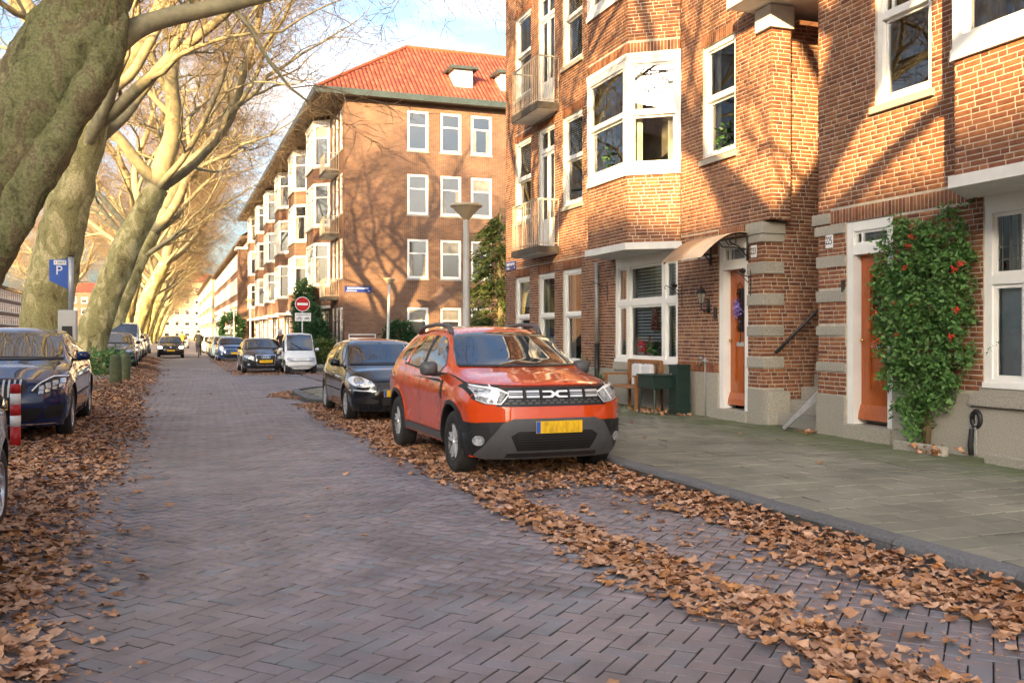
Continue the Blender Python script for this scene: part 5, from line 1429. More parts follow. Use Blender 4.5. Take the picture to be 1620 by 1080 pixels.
    def strip2(s, name, pts, m, **k): s.strip(name, pts, 'L', m, **k); s.strip(name, pts, 'R', m, **k)
    def wheels(s, style='five', rimm=None, wd=.205, n=28, flat=.6, inset=.0):
        S = s.S; rw = S['rw']; rr = rw*flat
        for wi, y in enumerate(s.yw):
            for sd in (-1,1):
                xo = sd*(float(np.interp(y,[t[0] for t in S['wm']],[t[1] for t in S['wm']])) - .012 - inset)
                t = MB(); w = wd
                prof = [(rr,-w+.02),(rw*.9,-w),(rw*.975,-w+.02),(rw,-w+.05),(rw,-.05),(rw*.975,-.02),(rw*.93,-.004),(rw*.8,.0),(rr+.02,-.008),(rr,-.016)]
                t.lathe([(r_,h*sd) for r_,h in prof], (xo,y,rw), n, 'x', close=True)
                for q in (-.07,-.105,-.14): pass
                wh = t.build('wheel', M['tyre'], s.t, True)
                ri = MB(); ri.lathe([(rr*1.01,-.012*sd),(rr*.985,-.006*sd),(rr*.94,-.012*sd),(rr*.92,-.05*sd),(rr*.9,-.12*sd),(.02,-.13*sd)], (xo,y,rw), n, 'x', caps=False)
                ri.build('rim', M['rim_dark'] if style in ('duo','multi') else (rimm or M['rim']), wh, True)
                sp = MB(); spn = {'five':5,'duo':5,'multi':10,'cap':9,'plain':6}[style]
                for k in range(spn):
                    an = 2*math.pi*k/spn + .3
                    for dv in ((-.16,.16) if style == 'duo' else (0,)):
                        c_, s_ = math.cos(an+dv), math.sin(an+dv); c0, s0 = math.cos(an+dv*.25), math.sin(an+dv*.25)
                        w0, w1 = (rr*.10, rr*.085) if style == 'duo' else ((rr*.2, rr*.28) if style == 'cap' else ((rr*.07,rr*.06) if style == 'multi' else (rr*.16,rr*.13)))
                        vs = []
                        for (cc,ss,rad,ww,hx) in ((c0,s0,rr*.12,w0,-.018),(c_,s_,rr*.55,(w0+w1)/2,-.012),(c_,s_,rr*.95,w1,-.014)):
                            for q in (-1,1):
                                py, pz = rad*cc - q*ww*.5*ss, rad*ss + q*ww*.5*cc
                                vs += [(xo+hx*sd, y+py, rw+pz), (xo+(hx-.035)*sd, y+py, rw+pz)]
                        sp.add(vs, [(0,4,6,2),(4,8,10,6),(1,3,7,5),(5,7,11,9),(0,1,5,4),(4,5,9,8),(2,6,7,3),(6,10,11,7)])
                sp.lathe([(0,-.006*sd),(rr*.13,-.008*sd),(rr*.16,-.02*sd),(rr*.16,-.05*sd)], (xo,y,rw), 12, 'x')
                so = sp.build('spokes', rimm or M['rim'], wh)
                ds = MB(); ds.lathe([(.03,-.085*sd),(rr*.72,-.085*sd),(rr*.72,-.1*sd),(.03,-.1*sd)], (xo,y,rw), 20, 'x'); ds.build('brake_disc', M['steel'], wh)
    def mirror(s, y, z, m, x=None, size=(.20,.12,.15)):
        for sd in (-1,1):
            h = s.ray(y+.02, z-.05, 'R' if sd > 0 else 'L')
            if h is None: continue
            bx = h[0].x; mb = MB(); a_,b_,c_ = size
            prof = [(-.5,.35),(-.3,.8),(.0,1),(.35,.95),(.5,.75)]
            for i,(t,sc_) in enumerate(prof): pass
            rings = []
            for t,sc_ in prof:
                rings.append([(bx+sd*(.05+a_*.5+a_*.5*math.copysign(abs(math.cos(q))**.6,math.cos(q))*sc_), y+b_*t, z+c_*.5*math.copysign(abs(math.sin(q))**.6,math.sin(q))*sc_) for q in [2*math.pi*k/14 for k in range(14)]])
            o = 0; vs = [p for r_ in rings for p in r_]
            fs = [(i*14+k,i*14+(k+1)%14,(i+1)*14+(k+1)%14,(i+1)*14+k) for i in range(len(prof)-1) for k in range(14)] + [tuple(range(13,-1,-1)), tuple((len(prof)-1)*14+k for k in range(14))]
            mb.add(vs, fs); mo = mb.build('mirror', m, s.t); sharp(mo, 50)
            ar = MB(); ar.cbox((bx+sd*.04,y+.03,z-c_*.42),(.14,.05,.04)); ar.build('mirror_arm', M['car_black'], mo)
    def plate(s, x, z, ax='F', w=.52, h=.11, y=None, txt=None, blue=True, off=.03):
        hit = s.ray(x,z,ax); d = hit[2]; c = hit[0] - d*off
        mb = MB(); mb.cbox(c, (w,.012,h), ch=.0); po = mb.build('number_plate', M['plate'], s.t)
        if blue:
            b = MB(); b.cbox((c.x-w/2+.024,c.y-.0075*(1 if ax == 'F' else -1),c.z), (.045,.002,h-.006)); b.build('plate_band', M['parkblue'], po)
        if txt: text_mesh(txt, h*.85, 'plate_lettering', M['black'], po, (c.x+.02,c.y-.008,c.z), (R(90),0,0), .0008, sx=.95)
        elif txt is None:
            b = MB()      # unreadable characters
            b.cbox((c.x+.02,c.y-.0075*(1 if ax == 'F' else -1),c.z),(w-.11,.0015,h-.012))
            b.build('blurred_characters', M['plate_blur'], po)
        return po
M['car_black'] = pm('black_plastic', (.012,.012,.013), .55, .3, 8, .1, 200)
M['car_grey'] = pm('grey_plastic', (.075,.077,.082), .45, .2, 8)
M['tyre'] = pm('tyre_rubber', (.022,.021,.020), .8, .35, 12, .3, 90)
M['rim'] = pm('rim_silver', (.55,.56,.58), .3, .15, 10, metal=.85)
M['rim_dark'] = pm('rim_dark', (.03,.03,.033), .4, .2, 10)
M['hubcap'] = pm('hubcap', (.48,.49,.5), .35, .15, 10, metal=.5)
M['chrome'] = pm('chrome', (.8,.82,.84), .08, .08, 10, metal=1)
M['cglass'] = pm('car_glass', (.012,.015,.018), .015, .2, 1, spec=1.0, ior=2.0)
M['lamp'] = pm('headlamp', (.55,.58,.6), .06, .45, 22, spec=1, coat=1, ior=1.7, c2=(.16,.17,.18))
M['lamp_white'] = pm('lamp_white', (.82,.84,.86), .15, .05, 10)
M['tail'] = pm('tail_lamp', (.35,.01,.01), .1, .3, 12, coat=1)
M['plate'] = pm('plate_yellow', (.80,.46,.01), .45, .06, 6)
M['plate_blur'] = pm('plate_blur', (.80,.46,.01), .5, .05, 26, c2=(.52,.29,.012), detail=1, stretch=(1,1,.35))
M['seam'] = pm('panel_gap', (.006,.006,.006), .8, .1, 5)
M['satin'] = pm('satin_silver', (.62,.64,.66), .3, .1, 10, metal=.3)
M['p_red'] = paint('paint_orange_red', (.62,.056,.006), .26)
M['p_black'] = paint('paint_black', (.006,.008,.012), .15)
M['p_navy'] = paint('paint_navy', (.004,.016,.07), .15)
M['p_grey'] = paint('paint_dark_grey', (.016,.026,.038), .2)
M['p_audi'] = paint('paint_anthracite', (.012,.018,.026), .2)
M['p_white'] = paint('paint_white', (.74,.76,.76), .3)
M['p_silver'] = paint('paint_pale_grey', (.42,.43,.44), .25, metal=.2)
M['p_blue'] = paint('paint_mini_blue', (.01,.045,.13), .2)
M['p_mint'] = paint('paint_mint', (.34,.46,.43), .25)
M['p_brown'] = paint('paint_dark_brown', (.022,.016,.014), .2)
# ---- the orange red suv
S = dict(L=4.34, wb=2.67, fo=.84, rw=.345, ra=.415, zb=.27, kf=.30, kr=.14, flare=.022, crp=2.8, archblack=.03,
    ztop=[(0,1.0),(.1,1.035),(.5,1.10),(1.02,1.165),(1.12,1.185),(1.85,1.575),(2.1,1.625),(2.8,1.645),(3.6,1.60),(3.92,1.53),(4.12,1.2),(4.28,1.08),(4.34,1.04)],
    zsh=[(0,.93),(.5,1.0),(1.1,1.06),(2.5,1.09),(3.4,1.13),(3.9,1.16),(4.34,1.0)], crown=[(0,.06),(.8,.065),(1.15,.05),(1.9,.06),(3.5,.065),(4.2,.04)],
    wm=[(0,.875),(.3,.895),(.84,.905),(1.6,.885),(2.6,.885),(3.5,.91),(4.1,.88),(4.34,.84)], wtop=[(0,.72),(.6,.74),(1.1,.735),(1.3,.70),(1.9,.60),(2.5,.60),(3.5,.585),(4.0,.56),(4.34,.6)],
    nose=[(.2,.16),(.3,.08),(.42,.02),(.6,.0),(.78,.02),(.9,.05),(1.0,.09),(1.1,.2)], tail=[(.2,.1),(.4,.02),(.6,0),(.9,.03),(1.1,.07),(1.5,.1)],
    side=[(0,.945),(.1,.975),(.22,.985),(.4,.985),(.55,.988),(.68,1.0),(.8,.998),(.9,.975),(1,.915)], zbt=[(0,.23),(.4,.25),(1.2,.29),(3.2,.29),(4.34,.32)])
car = Car('suv', 'orange red compact suv with grey skid plate and roof rails parked at the kerb', 'car', S, M['p_red'], (3.81,9.15,0), lod=1.5)
c = car
c.panel('windscreen', [(-.725,1.172),(0,1.178),(.725,1.172),(.66,1.36),(.585,1.525),(.3,1.55),(0,1.555),(-.3,1.55),(-.585,1.525),(-.66,1.36)], 'F', M['cglass'], .009, .05, 0)
wn_ = [[(1.36,1.085),(1.78,1.44),(2.0,1.5),(2.27,1.51),(2.31,1.105)], [(2.41,1.11),(2.38,1.51),(2.95,1.49),(3.16,1.145)], [(3.27,1.165),(3.06,1.475),(3.35,1.44),(3.60,1.21)]]
for w_ in wn_: c.panel2('side_window', w_, 'S', M['cglass'], off=.008, res=.05, rnd=1)
c.panel2('b_pillar', [(2.305,1.1),(2.265,1.515),(2.385,1.515),(2.415,1.105)], 'S', M['car_black'], off=.010, res=.05, rnd=0)
c.panel2('c_pillar_trim', [(3.15,1.145),(2.94,1.495),(3.06,1.485),(3.275,1.165)], 'S', M['p_red'], off=.010, res=.05, rnd=0)
c.strip2('window_trim', [(1.3,1.07),(2.3,1.09),(3.3,1.15)], M['car_black'], w=.025, off=.004)
c.panel('lower_bumper', [(-.93,.60),(-.7,.615),(0,.63),(.7,.615),(.93,.60),(.93,.26),(.6,.22),(-.6,.22),(-.93,.26)], 'F', M['car_black'], .008, .06, 1)
c.panel2('bumper_corner', [(.12,.60),(.52,.615)] + [(.84+.415*math.cos(q), .345+.415*math.sin(q)) for q in np.linspace(2.45,3.05,6)] + [(.43,.27),(.3,.24),(.12,.26)], 'S', M['car_black'], off=.01, res=.04, rnd=0)
c.panel('grille', [(-.62,.975),(.62,.975),(.52,.89),(.63,.775),(-.63,.775),(-.52,.89)], 'F', M['car_black'], .006, .05, 0)
hl = c.panel2('headlight', [(-.865,1.005),(-.58,.985),(-.475,.91),(-.565,.79),(-.74,.80),(-.835,.85)], 'F', M['car_black'], off=.01, res=.04, rnd=0)
for sd,h in zip((1,-1),hl):
    X = lambda P: [(sd*x,z) for x,z in P]
    c.panel('lens', X([(-.83,.965),(-.60,.955),(-.525,.905),(-.585,.81),(-.73,.82),(-.80,.86)]), 'F', M['lamp'], .016, .04, 0, parent=h)
    c.strip('light_signature', X([(-.82,.975),(-.72,.958),(-.60,.952),(-.50,.905)]), 'F', M['lamp_white'], .018, .022, h); c.strip('light_signature', X([(-.655,.955),(-.66,.985)]), 'F', M['lamp_white'], .018, .022, h); c.strip('light_signature', X([(-.60,.952),(-.70,.82)]), 'F', M['lamp_white'], .022, .022, h)
    c.strip('light_signature', X([(-.80,.845),(-.72,.81),(-.58,.80),(-.50,.895)]), 'F', M['satin'], .012, .02, h)
    c.panel('fog_surround', X([(-.885,.52),(-.70,.53),(-.62,.44),(-.70,.36),(-.87,.36)]), 'F', M['car_black'], .016, .05, 1)
    fg = c.panel('fog_lamp', X([(-.775+.05*math.cos(q),.425+.05*math.sin(q)) for q in np.linspace(0,6.283,13)[:-1]]), 'F', M['lamp'], .028, .03, 0)
gb = []
for x0,x1 in ((-.50,-.355),(-.315,-.175),(.175,.315),(.355,.50)):
    for z in (.924,.873): 
        c.panel('grille_bar', [(x0,z-.011),(x1,z-.011),(x1,z+.011),(x0,z+.011)], 'F', M['satin'], .02, .05, 0, dep=.02)
    c.panel('grille_bar', [(x0,.896),(x1,.896),(x1,.902),(x0,.902)], 'F', M['satin'], .018, .05, 0)
for x in (-.335,-.155,.155,.335): c.panel('grille_rib', [(x-.012,.83),(x+.012,.83),(x+.012,.965),(x-.012,.965)], 'F', M['car_black'], .024, .05, 0)
for i in range(14):
    for j in range(2):
        x = -.52+i*.08+j*.04; c.panel('grille_mesh', [(x-.028,.80+j*.026),(x+.028,.80+j*.026),(x+.02,.818+j*.026),(x-.02,.818+j*.026)], 'F', M['car_grey'], .0085, .06, 0, smooth=False)
lg = [[(-.14,.93),(-.035,.93),(0,.905),(-.0,.882),(-.035,.858),(-.14,.858),(-.14,.876),(-.05,.876),(-.03,.894),(-.05,.912),(-.14,.912)]]
for sd in (1,-1): c.panel('emblem', [(sd*x,z) for x,z in lg[0]], 'F', M['lamp_white'], .026, .04, 0, dep=.02)
c.panel('skid_plate', [(-.45,.648),(.45,.648),(.57,.60),(.70,.42),(.80,.27),(.74,.232),(-.74,.232),(-.80,.27),(-.70,.42),(-.57,.60)], 'F', M['car_grey'], .022, .05, 0, dep=.03)
c.panel('lower_grille', [(-.41,.52),(.41,.52),(.485,.47),(.41,.325),(-.41,.325),(-.485,.47)], 'F', M['seam'], .026, .06, 0)
for z in (.35,.375,.40,.425,.45,.475,.5): c.strip('grille_slat', [(-.42,z),(.42,z)], 'F', M['car_black'], .012, .032)
c.panel('skid_lip', [(-.5,.30),(.5,.30),(.55,.225),(-.55,.225)], 'F', M['car_black'], .028, .06, 0)
c.plate(.02,.562,'F',.52,.125,off=.045)
c.panel2('sill_cladding', [(1.27,.275),(3.09,.275),(3.09,.40),(1.27,.40)], 'S', M['car_grey'], off=.012, res=.08, rnd=0)
for yc in c.yw:
    for sd in 'LR':
        an = np.linspace(math.radians(-8 if yc > 2 else 2), math.radians(188 if yc < 2 else 182), 17)
        c.panel('arch_trim', [(yc+(.421)*math.cos(q), .345+.421*math.sin(q)) for q in an]+[(yc+.463*math.cos(q), .345+.463*math.sin(q)) for q in an[::-1]], sd, M['car_black'], .012, .03, 0)
c.panel2('fender_vent', [(1.28,.80),(1.30,.98),(1.36,1.0),(1.34,.82)], 'S', M['car_black'], off=.012, res=.05, rnd=0)
for sm_ in ([(1.33,.42),(1.33,.95),(1.30,1.06)], [(2.36,.42),(2.36,1.1)], [(3.18,1.12),(3.14,.80),(2.98,.62)], [(1.33,.41),(2.36,.41),(3.0,.41)]): c.strip2('door_gap', sm_, M['seam'])
for y in (2.08,2.92): c.panel2('door_handle', [(y-.1,.955),(y+.1,.965),(y+.1,.995),(y-.1,.985)], 'S', M['p_red'], off=.028, res=.05, rnd=1, dep=.03)
for sd in (-1,1): c.strip('bonnet_gap', [(sd*.80,1.0),(sd*.70,.99),(sd*.45,.985),(0,.985)], 'F', M['seam'], .009, .006)
for sd in 'LR': c.strip('bonnet_edge', [(.42,.985),(.8,1.035),(1.15,1.075)], sd, M['seam'], .009, .006)
c.panel('cowl', [(-.72,1.155),(.72,1.155),(.72,1.178),(-.72,1.178)], 'F', M['car_black'], .009, .06, 0)
for x in (-.35,.28): 
    w_ = MB(); h0 = c.ray(x,1.175,'F'); h1 = c.ray(x-.42,1.20,'F'); w_.tube([h0[0]-Vector((0,.02,0)), (h0[0]+h1[0])/2-Vector((0,.03,-.004)), h1[0]-Vector((0,.02,0))], .008, 6); w_.build('wiper', M['car_black'], c.t)
for sd in (-1,1):
    r_ = MB(); P = []
    for y,dz in ((1.93,.0),(2.0,.055),(2.1,.075),(2.6,.08),(3.2,.075),(3.38,.05),(3.46,.0)):
        h = c.ray(sd*.575,y,'T'); P.append((sd*.575,y,h[0].z+dz-.005))
    r_.tube(P, [.03,.032,.03,.026,.028,.032,.03], 10); r_.build('roof_rail', M['car_grey'], c.t, True)
c.mirror(1.52,1.13,M['car_grey'],size=(.21,.15,.17))
c.wheels('duo', M['satin'], .215)
# ---- the other cars
def mk(name, label, paintm, loc, L, hw, H, wb, fo, rw, yc, zc, zn, yr, ye, yt, zt, rz=0, head=None, grille=None, plate=(0,.42), style='five', group=None, lod=.8, nose=None, kf=.28, doors=2, zb=.22, lower=True, rimm=None, txt=None, wtr=None, headm='lamp', rear=False, cat='car', belt=None, cgl=None):
    zb0 = belt or zc-.04; wt = wtr or hw-.27
    S = dict(L=L, wb=wb, fo=fo, rw=rw, zb=zb, kf=kf, kr=.16, flare=.012,
        ztop=[(0,zn),(.08,zn+.045),(yc*.5,zn+(zc-zn)*.62+.02),(yc-.05,zc-.005),(yc+.05,zc+.015),(yr,H-.06),(yr+.25,H-.012),(yr+.85,H),(ye,H-.05),(ye+.22,H-.13),(yt,zt),(L,zt-.1)],
        zsh=[(0,zn-.07),(yc*.5,zn+(zc-zn)*.5-.05),(yc,zc-.09),(L*.5,zb0-.02),(min(ye,L*.85),zb0+.03),(yt,min(zt-.04,zb0+.02)),(L,zt-.18)],
        crown=[(0,.04),(yc,.05),(yr,.05),(yr+.5,.06),(ye,.06),(L,.04)], wm=[(0,hw*.955),(.3,hw*.985),(fo,hw),(L*.5,hw*.985),(L-.8,hw*.995),(L,hw*.93)],
        wtop=[(0,hw*.78),(yc*.6,hw*.82),(yc,hw*.82),(yc+.2,hw*.80),(yr,wt+.02),(yr+.6,wt+.01),(ye,wt-.02),(L,hw*.72)],
        nose=nose or [(.2,.1),(.33,.03),(.45,.0),(.55,.01),(.68,.05),(.8,.12),(.95,.2)], tail=[(.2,.08),(.4,.02),(.6,0),(.85,.02),(1.1,.06),(1.5,.1)], zbt=[(0,zb-.03),(.5,zb),(L-.6,zb),(L,zb+.08)])
    c = Car(name, label, cat, S, paintm, loc, rz, group, lod)
    g = cgl or M['cglass']; r = .06 if lod < .9 else .05
    xb, xt = hw*.80, wt-.015; z0, z1 = zc+.02, H-.1
    c.panel('windscreen', [(-xb,z0-.005),(0,z0+.008),(xb,z0-.005),((xb+xt)/2+.015,(z0+z1)/2),(xt,z1),(0,z1+.025),(-xt,z1),(-(xb+xt)/2-.015,(z0+z1)/2)], 'F', g, .009, r, 0)
    if lod > .7: c.panel('cowl', [(-xb,z0-.03),(xb,z0-.03),(xb,z0),(-xb,z0)], 'F', M['car_black'], .008, .07, 0)
    if rear: c.panel('rear_window', [(-hw*.7,zt+.03),(hw*.7,zt+.03),(wt-.03,H-.17),(-wt+.03,H-.17)], 'B', g, .009, r, 0)
    b0 = zb0+.02; tz = H-.125; ya = yc+.30; ym = (ya+ye)/2+.12
    sl = (yr-yc)/(H-zc)
    top_y = lambda z: yc + (z-zc)*sl
    fr = [(ya,b0-.01),(top_y(tz)+.16,tz-.02),(top_y(tz)+.4,tz),(ym-.05,tz+.003),(ym-.03,b0)]
    rr_ = [(ym+.05,b0),(ym+.03,tz+.003),(ye-.15,tz-.03),(min(ye+.16,yt-.1),b0+.1),(min(ye+.12,yt-.12),b0+.025)]
    for w_ in (fr, rr_): c.panel2('side_window', w_, 'S', g, off=.009, res=r, rnd=1)
    if lod > .7:
        for s_ in ([(ya-.05,zb+.12),(ya-.03,b0-.05)], [(ym,zb+.12),(ym,tz)], [(ym+.75,b0),(ym+.72,.62)] if doors > 1 else [(ym,.3),(ym,.4)]): c.strip2('door_gap', s_, M['seam'])
        for y in ([ym-.22, ym+.55] if doors > 1 else [ym-.25]): c.panel2('door_handle', [(y-.09,b0-.14),(y+.09,b0-.135),(y+.09,b0-.11),(y-.09,b0-.115)], 'S', paintm, off=.024, res=.06, rnd=1, dep=.03)
        c.strip2('side_moulding', [(fo+rw+.15,.52),(fo+wb-rw-.15,.53)], M['car_black'], w=.022, off=.008)
    if lower: c.panel('lower_intake', [(-hw*.8,.40),(hw*.8,.40),(hw*.72,.25),(-hw*.72,.25)], 'F', M['car_black'], .008, .07, 1)
    if head:
        hs = c.panel2('headlight', head, 'F', M[headm], off=.012, res=.04, rnd=1)
    if grille:
        gp = c.panel('grille', grille, 'F', M['car_black'], .009, .05, 1)
    if plate: c.plate(plate[0], plate[1], 'F', .52, .115, off=.035, txt=txt, blue=lod > .7)
    c.panel2('tail_lamp', [(-hw*.93,zt-.28),(-hw*.62,zt-.27),(-hw*.66,zt-.12),(-hw*.9,zt-.1)], 'B', M['tail'], off=.01, res=.06, rnd=1)
    c.mirror(yc+.42, b0+.05, paintm if lod > .7 else M['car_black'], size=(.18,.12,.13))
    c.wheels(style, rimm, .19, 24 if lod > .7 else 16, .62 if style != 'cap' else .64)
    return c
# black hatchback behind the red suv
c = mk('hatchback', 'black three door hatchback with round twin headlights parked behind the orange red suv', M['p_black'], (3.74,16.05,0), 3.9,.825,1.46,2.46,.80,.30, 1.0,.985,.72,1.72,3.28,3.78,.95,
       head=None, grille=[(-.36,.70),(.36,.70),(.30,.60),(-.30,.60)], plate=None, style='cap', rimm=M['hubcap'], lod=1.2, doors=1, lower=False, wtr=.58)
for sd in (1,-1):
    X = lambda P: [(sd*x,z) for x,z in P]
    h = c.panel('headlight', X([(-.80,.74),(-.72,.80),(-.58,.77),(-.46,.70),(-.40,.635),(-.52,.615),(-.66,.615),(-.77,.65)]), 'F', M['lamp_white'], .012, .03, 1)
    for x,z,r_ in ((-.655,.705,.075),(-.49,.668,.045)):
        c.panel('reflector', X([(x+r_*math.cos(q),z+r_*math.sin(q)) for q in np.linspace(0,6.28,15)[:-1]]), 'F', M['chrome'], .018, .02, 0, parent=h); c.panel('bulb', X([(x+r_*.5*math.cos(q),z+r_*.5*math.sin(q)) for q in np.linspace(0,6.28,11)[:-1]]), 'F', M['lamp'], .024, .02, 0, parent=h)
    c.panel('fog_grille', X([(-.74,.43),(-.36,.42),(-.34,.33),(-.66,.33)]), 'F', M['car_black'], .01, .04, 1)
    c.strip('bumper_strip', X([(-.80,.565),(-.6,.555),(-.40,.55)]), 'F', M['satin'], .02, .009)
    for z in (.35,.375,.40): c.strip('fog_slat', X([(-.56,z),(-.36,z)]), 'F', M['car_grey'], .008, .015)
for z in (.62,.65,.68): c.strip('grille_slat', [(-.34,z),(.34,z)], 'F', M['car_grey'], .012, .014)
c.panel('lower_grille', [(-.32,.44),(.32,.44),(.28,.30),(-.28,.30)], 'F', M['seam'], .01, .05, 0)
for z in (.33,.36,.39,.42): c.strip('grille_slat', [(-.29,z),(.29,z)], 'F', M['car_grey'], .01, .014)
po = c.plate(-.02,.51,'F',.52,.115,off=.03,txt='67-')
c.panel('emblem', [(.05*math.cos(q),.70+.05*math.sin(q)) for q in np.linspace(0,6.28,17)[:-1]], 'F', M['chrome'], .02, .03, 0)
# dark blue saloon, left
c = mk('saloon_car', 'dark blue saloon with vertical grille bars parked by the red and white post', M['p_navy'], (-2.10,12.85,.2), 4.69,.905,1.44,2.84,.80,.325, 1.25,1.0,.73,2.1,3.55,4.2,1.0,
       head=None, grille=[(-.40,.78),(.40,.78),(.46,.68),(.36,.53),(-.36,.53),(-.46,.68)], plate=(-.02,.47), style='five', lod=1.2, lower=False, wtr=.60)
for i in range(13):
    x = -.36+i*.06; zt_ = .755 - .0*abs(x); c.panel('grille_bar', [(x-.011,.56),(x+.011,.56),(x+.011,zt_),(x-.011,zt_)], 'F', M['satin'], .02, .06, 0, smooth=False)
c.panel('emblem', [(.075*math.cos(q),.665+.075*math.sin(q)) for q in np.linspace(0,6.28,19)[:-1]], 'F', M['chrome'], .03, .03, 0)
c.panel('lower_intake', [(-.62,.42),(.62,.42),(.52,.27),(-.52,.27)], 'F', M['car_black'], .01, .06, 0)
c.strip('chrome_lip', [(-.74,.225),(0,.22),(.74,.225)], 'F', M['chrome'], .016, .012)
for sd in (1,-1):
    X = lambda P: [(sd*x,z) for x,z in P]
    h = c.panel('headlight', X([(-.86,.80),(-.70,.80),(-.54,.71),(-.47,.62),(-.60,.605),(-.76,.63),(-.84,.69)]), 'F', M['car_black'], .012, .03, 0)
    c.strip('light_signature', X([(-.84,.79),(-.70,.785),(-.55,.70),(-.49,.63)]), 'F', M['lamp_white'], .016, .02, h)
    for k in range(4):
        x = -.80+k*.07; z = .74-k*.024; c.panel('lamp_cell', X([(x-.028,z-.028),(x+.028,z-.036),(x+.03,z+.018),(x-.026,z+.026)]), 'F', M['lamp'], .02, .03, 0, parent=h); c.panel('lamp_cell', X([(x-.02,z-.075),(x+.034,z-.08),(x+.032,z-.042),(x-.024,z-.036)]), 'F', M['lamp'], .02, .03, 0, parent=h)
    c.panel('side_intake', X([(-.84,.46),(-.66,.44),(-.60,.30),(-.80,.30)]), 'F', M['car_black'], .01, .04, 0)
c.strip2('sill_trim', [(1.3,.235),(3.2,.235)], M['chrome'], w=.025, off=.01)
# pale grey car at the left edge, tail towards the saloon
c = mk('hatchback', 'pale grey hatchback parked before the red and white post', M['p_silver'], (-1.95,8.2-3.75,.12), 3.75,.85,1.5,2.45,.60,.31, .9,1.0,.72,1.6,3.25,3.6,1.02, head=[(-.78,.76),(-.5,.72),(-.52,.62),(-.74,.64)], plate=None, lod=1.0, rear=True)
for o_ in [q for q in c.t.children if q.name.startswith('tail_lamp')]: bpy.data.objects.remove(o_)
c.panel2('tail_ring', [(-.74+.075*math.cos(q),.93+.1*math.sin(q)) for q in np.linspace(0,6.28,17)[:-1]], 'B', M['chrome'], off=.02, res=.03, rnd=0)
# dark estate behind the bollards
c = mk('saloon_car', 'dark blue grey saloon behind the two green bollards', M['p_grey'], (-2.20,39.9,.2), 4.71,.91,1.44,2.85,.80,.33, 1.25,1.0,.74,2.1,3.6,4.3,1.0, head=[(-.84,.77),(-.55,.74),(-.50,.67),(-.62,.64),(-.82,.68)], grille=[(-.42,.76),(.42,.76),(.38,.62),(-.38,.62)], plate=(.0,.53), lod=.8, txt=None)
for i in range(12): x = -.33+i*.06; c.panel('grille_bar', [(x-.008,.63),(x+.008,.63),(x+.008,.75),(x-.008,.75)], 'F', M['car_grey'], .016, .09, 0, smooth=False)
# oncoming car with lights on
M['lamp_on'] = emis('headlamp_on', (1,.80,.52), 5.0)
c = mk('hatchback', 'dark brown hatchback driving towards us with both headlights on', M['p_brown'], (0.0,66.3,0), 3.95,.86,1.48,2.5,.78,.31, 1.0,1.0,.76,1.75,3.3,3.85,1.0, head=[(-.80,.78),(-.56,.76),(-.48,.68),(-.6,.62),(-.78,.64)], headm='lamp_on', grille=[(-.42,.70),(.42,.70),(.40,.64),(-.40,.64)], plate=(0,.50), lod=.8)
c.panel('emblem', [(.06*math.cos(q),.72+.06*math.sin(q)) for q in np.linspace(0,6.28,13)[:-1]], 'F', M['chrome'], .02, .04, 0)
# anthracite hatchback with framed grille
c = mk('hatchback', 'anthracite hatchback with large framed grille parked beside the white microcar', M['p_audi'], (3.55,38.4,0), 4.25,.885,1.42,2.58,.86,.32, 1.15,.98,.73,1.9,3.45,4.1,1.0, head=[(-.82,.73),(-.56,.72),(-.44,.66),(-.46,.58),(-.66,.58),(-.80,.63)], grille=None, plate=None, lod=1.0)
gp = c.panel('grille', [(-.38,.72),(.38,.72),(.33,.34),(-.33,.34)], 'F', M['car_black'], .01, .05, 0)
c.strip('grille_frame', [(-.38,.72),(.38,.72),(.33,.34),(-.33,.34)], 'F', M['chrome'], .035, .02, closed=True)
for k in range(4):
    q = np.linspace(0,6.28,13); x = -.12+k*.08; c.strip('emblem_ring', [(x+.05*math.cos(a_),.65+.05*math.sin(a_)) for a_ in q], 'F', M['chrome'], .012, .024)
c.plate(0,.48,'F',.5,.115,off=.04,blue=False)
for sd in (1,-1): c.panel('fog_lamp', [(sd*(-.64)+.05*math.cos(q),.37+.05*math.sin(q)) for q in np.linspace(0,6.28,11)[:-1]], 'F', M['lamp'], .02, .03, 0)
# white microcar
c = mk('microcar', 'tiny white two seat microcar with upright windscreen parked beside the hedge', M['p_white'], (4.80,37.3,0), 2.45,.62,1.62,1.6,.42,.26, .42,.92,.62,.86,1.9,2.3,1.0, head=[(-.54,.62),(-.34,.61),(-.31,.54),(-.36,.52),(-.52,.53)], grille=None, plate=None, style='plain', lod=1.0, doors=1, lower=False, kf=.14, wtr=.49, nose=[(.2,.1),(.35,.0),(.5,.0),(.52,.06),(.7,.08),(.9,.12),(1.2,.16)], rimm=M['hubcap'])
c.strip('bumper_gap', [(-.56,.49),(.56,.49)], 'F', M['seam'], .014, .006); c.strip('bumper_gap', [(-.5,.30),(.5,.30)], 'F', M['seam'], .012, .006)
c.strip('grille_slat', [(-.2,.58),(.2,.58)], 'F', M['car_grey'], .01, .008)
w_ = MB(); h0 = c.ray(.1,.96,'F'); h1 = c.ray(-.3,1.2,'F'); w_.tube([h0[0]-Vector((0,.03,0)), h1[0]-Vector((0,.03,0))], .012, 5); w_.build('wiper', M['car_black'], c.t)
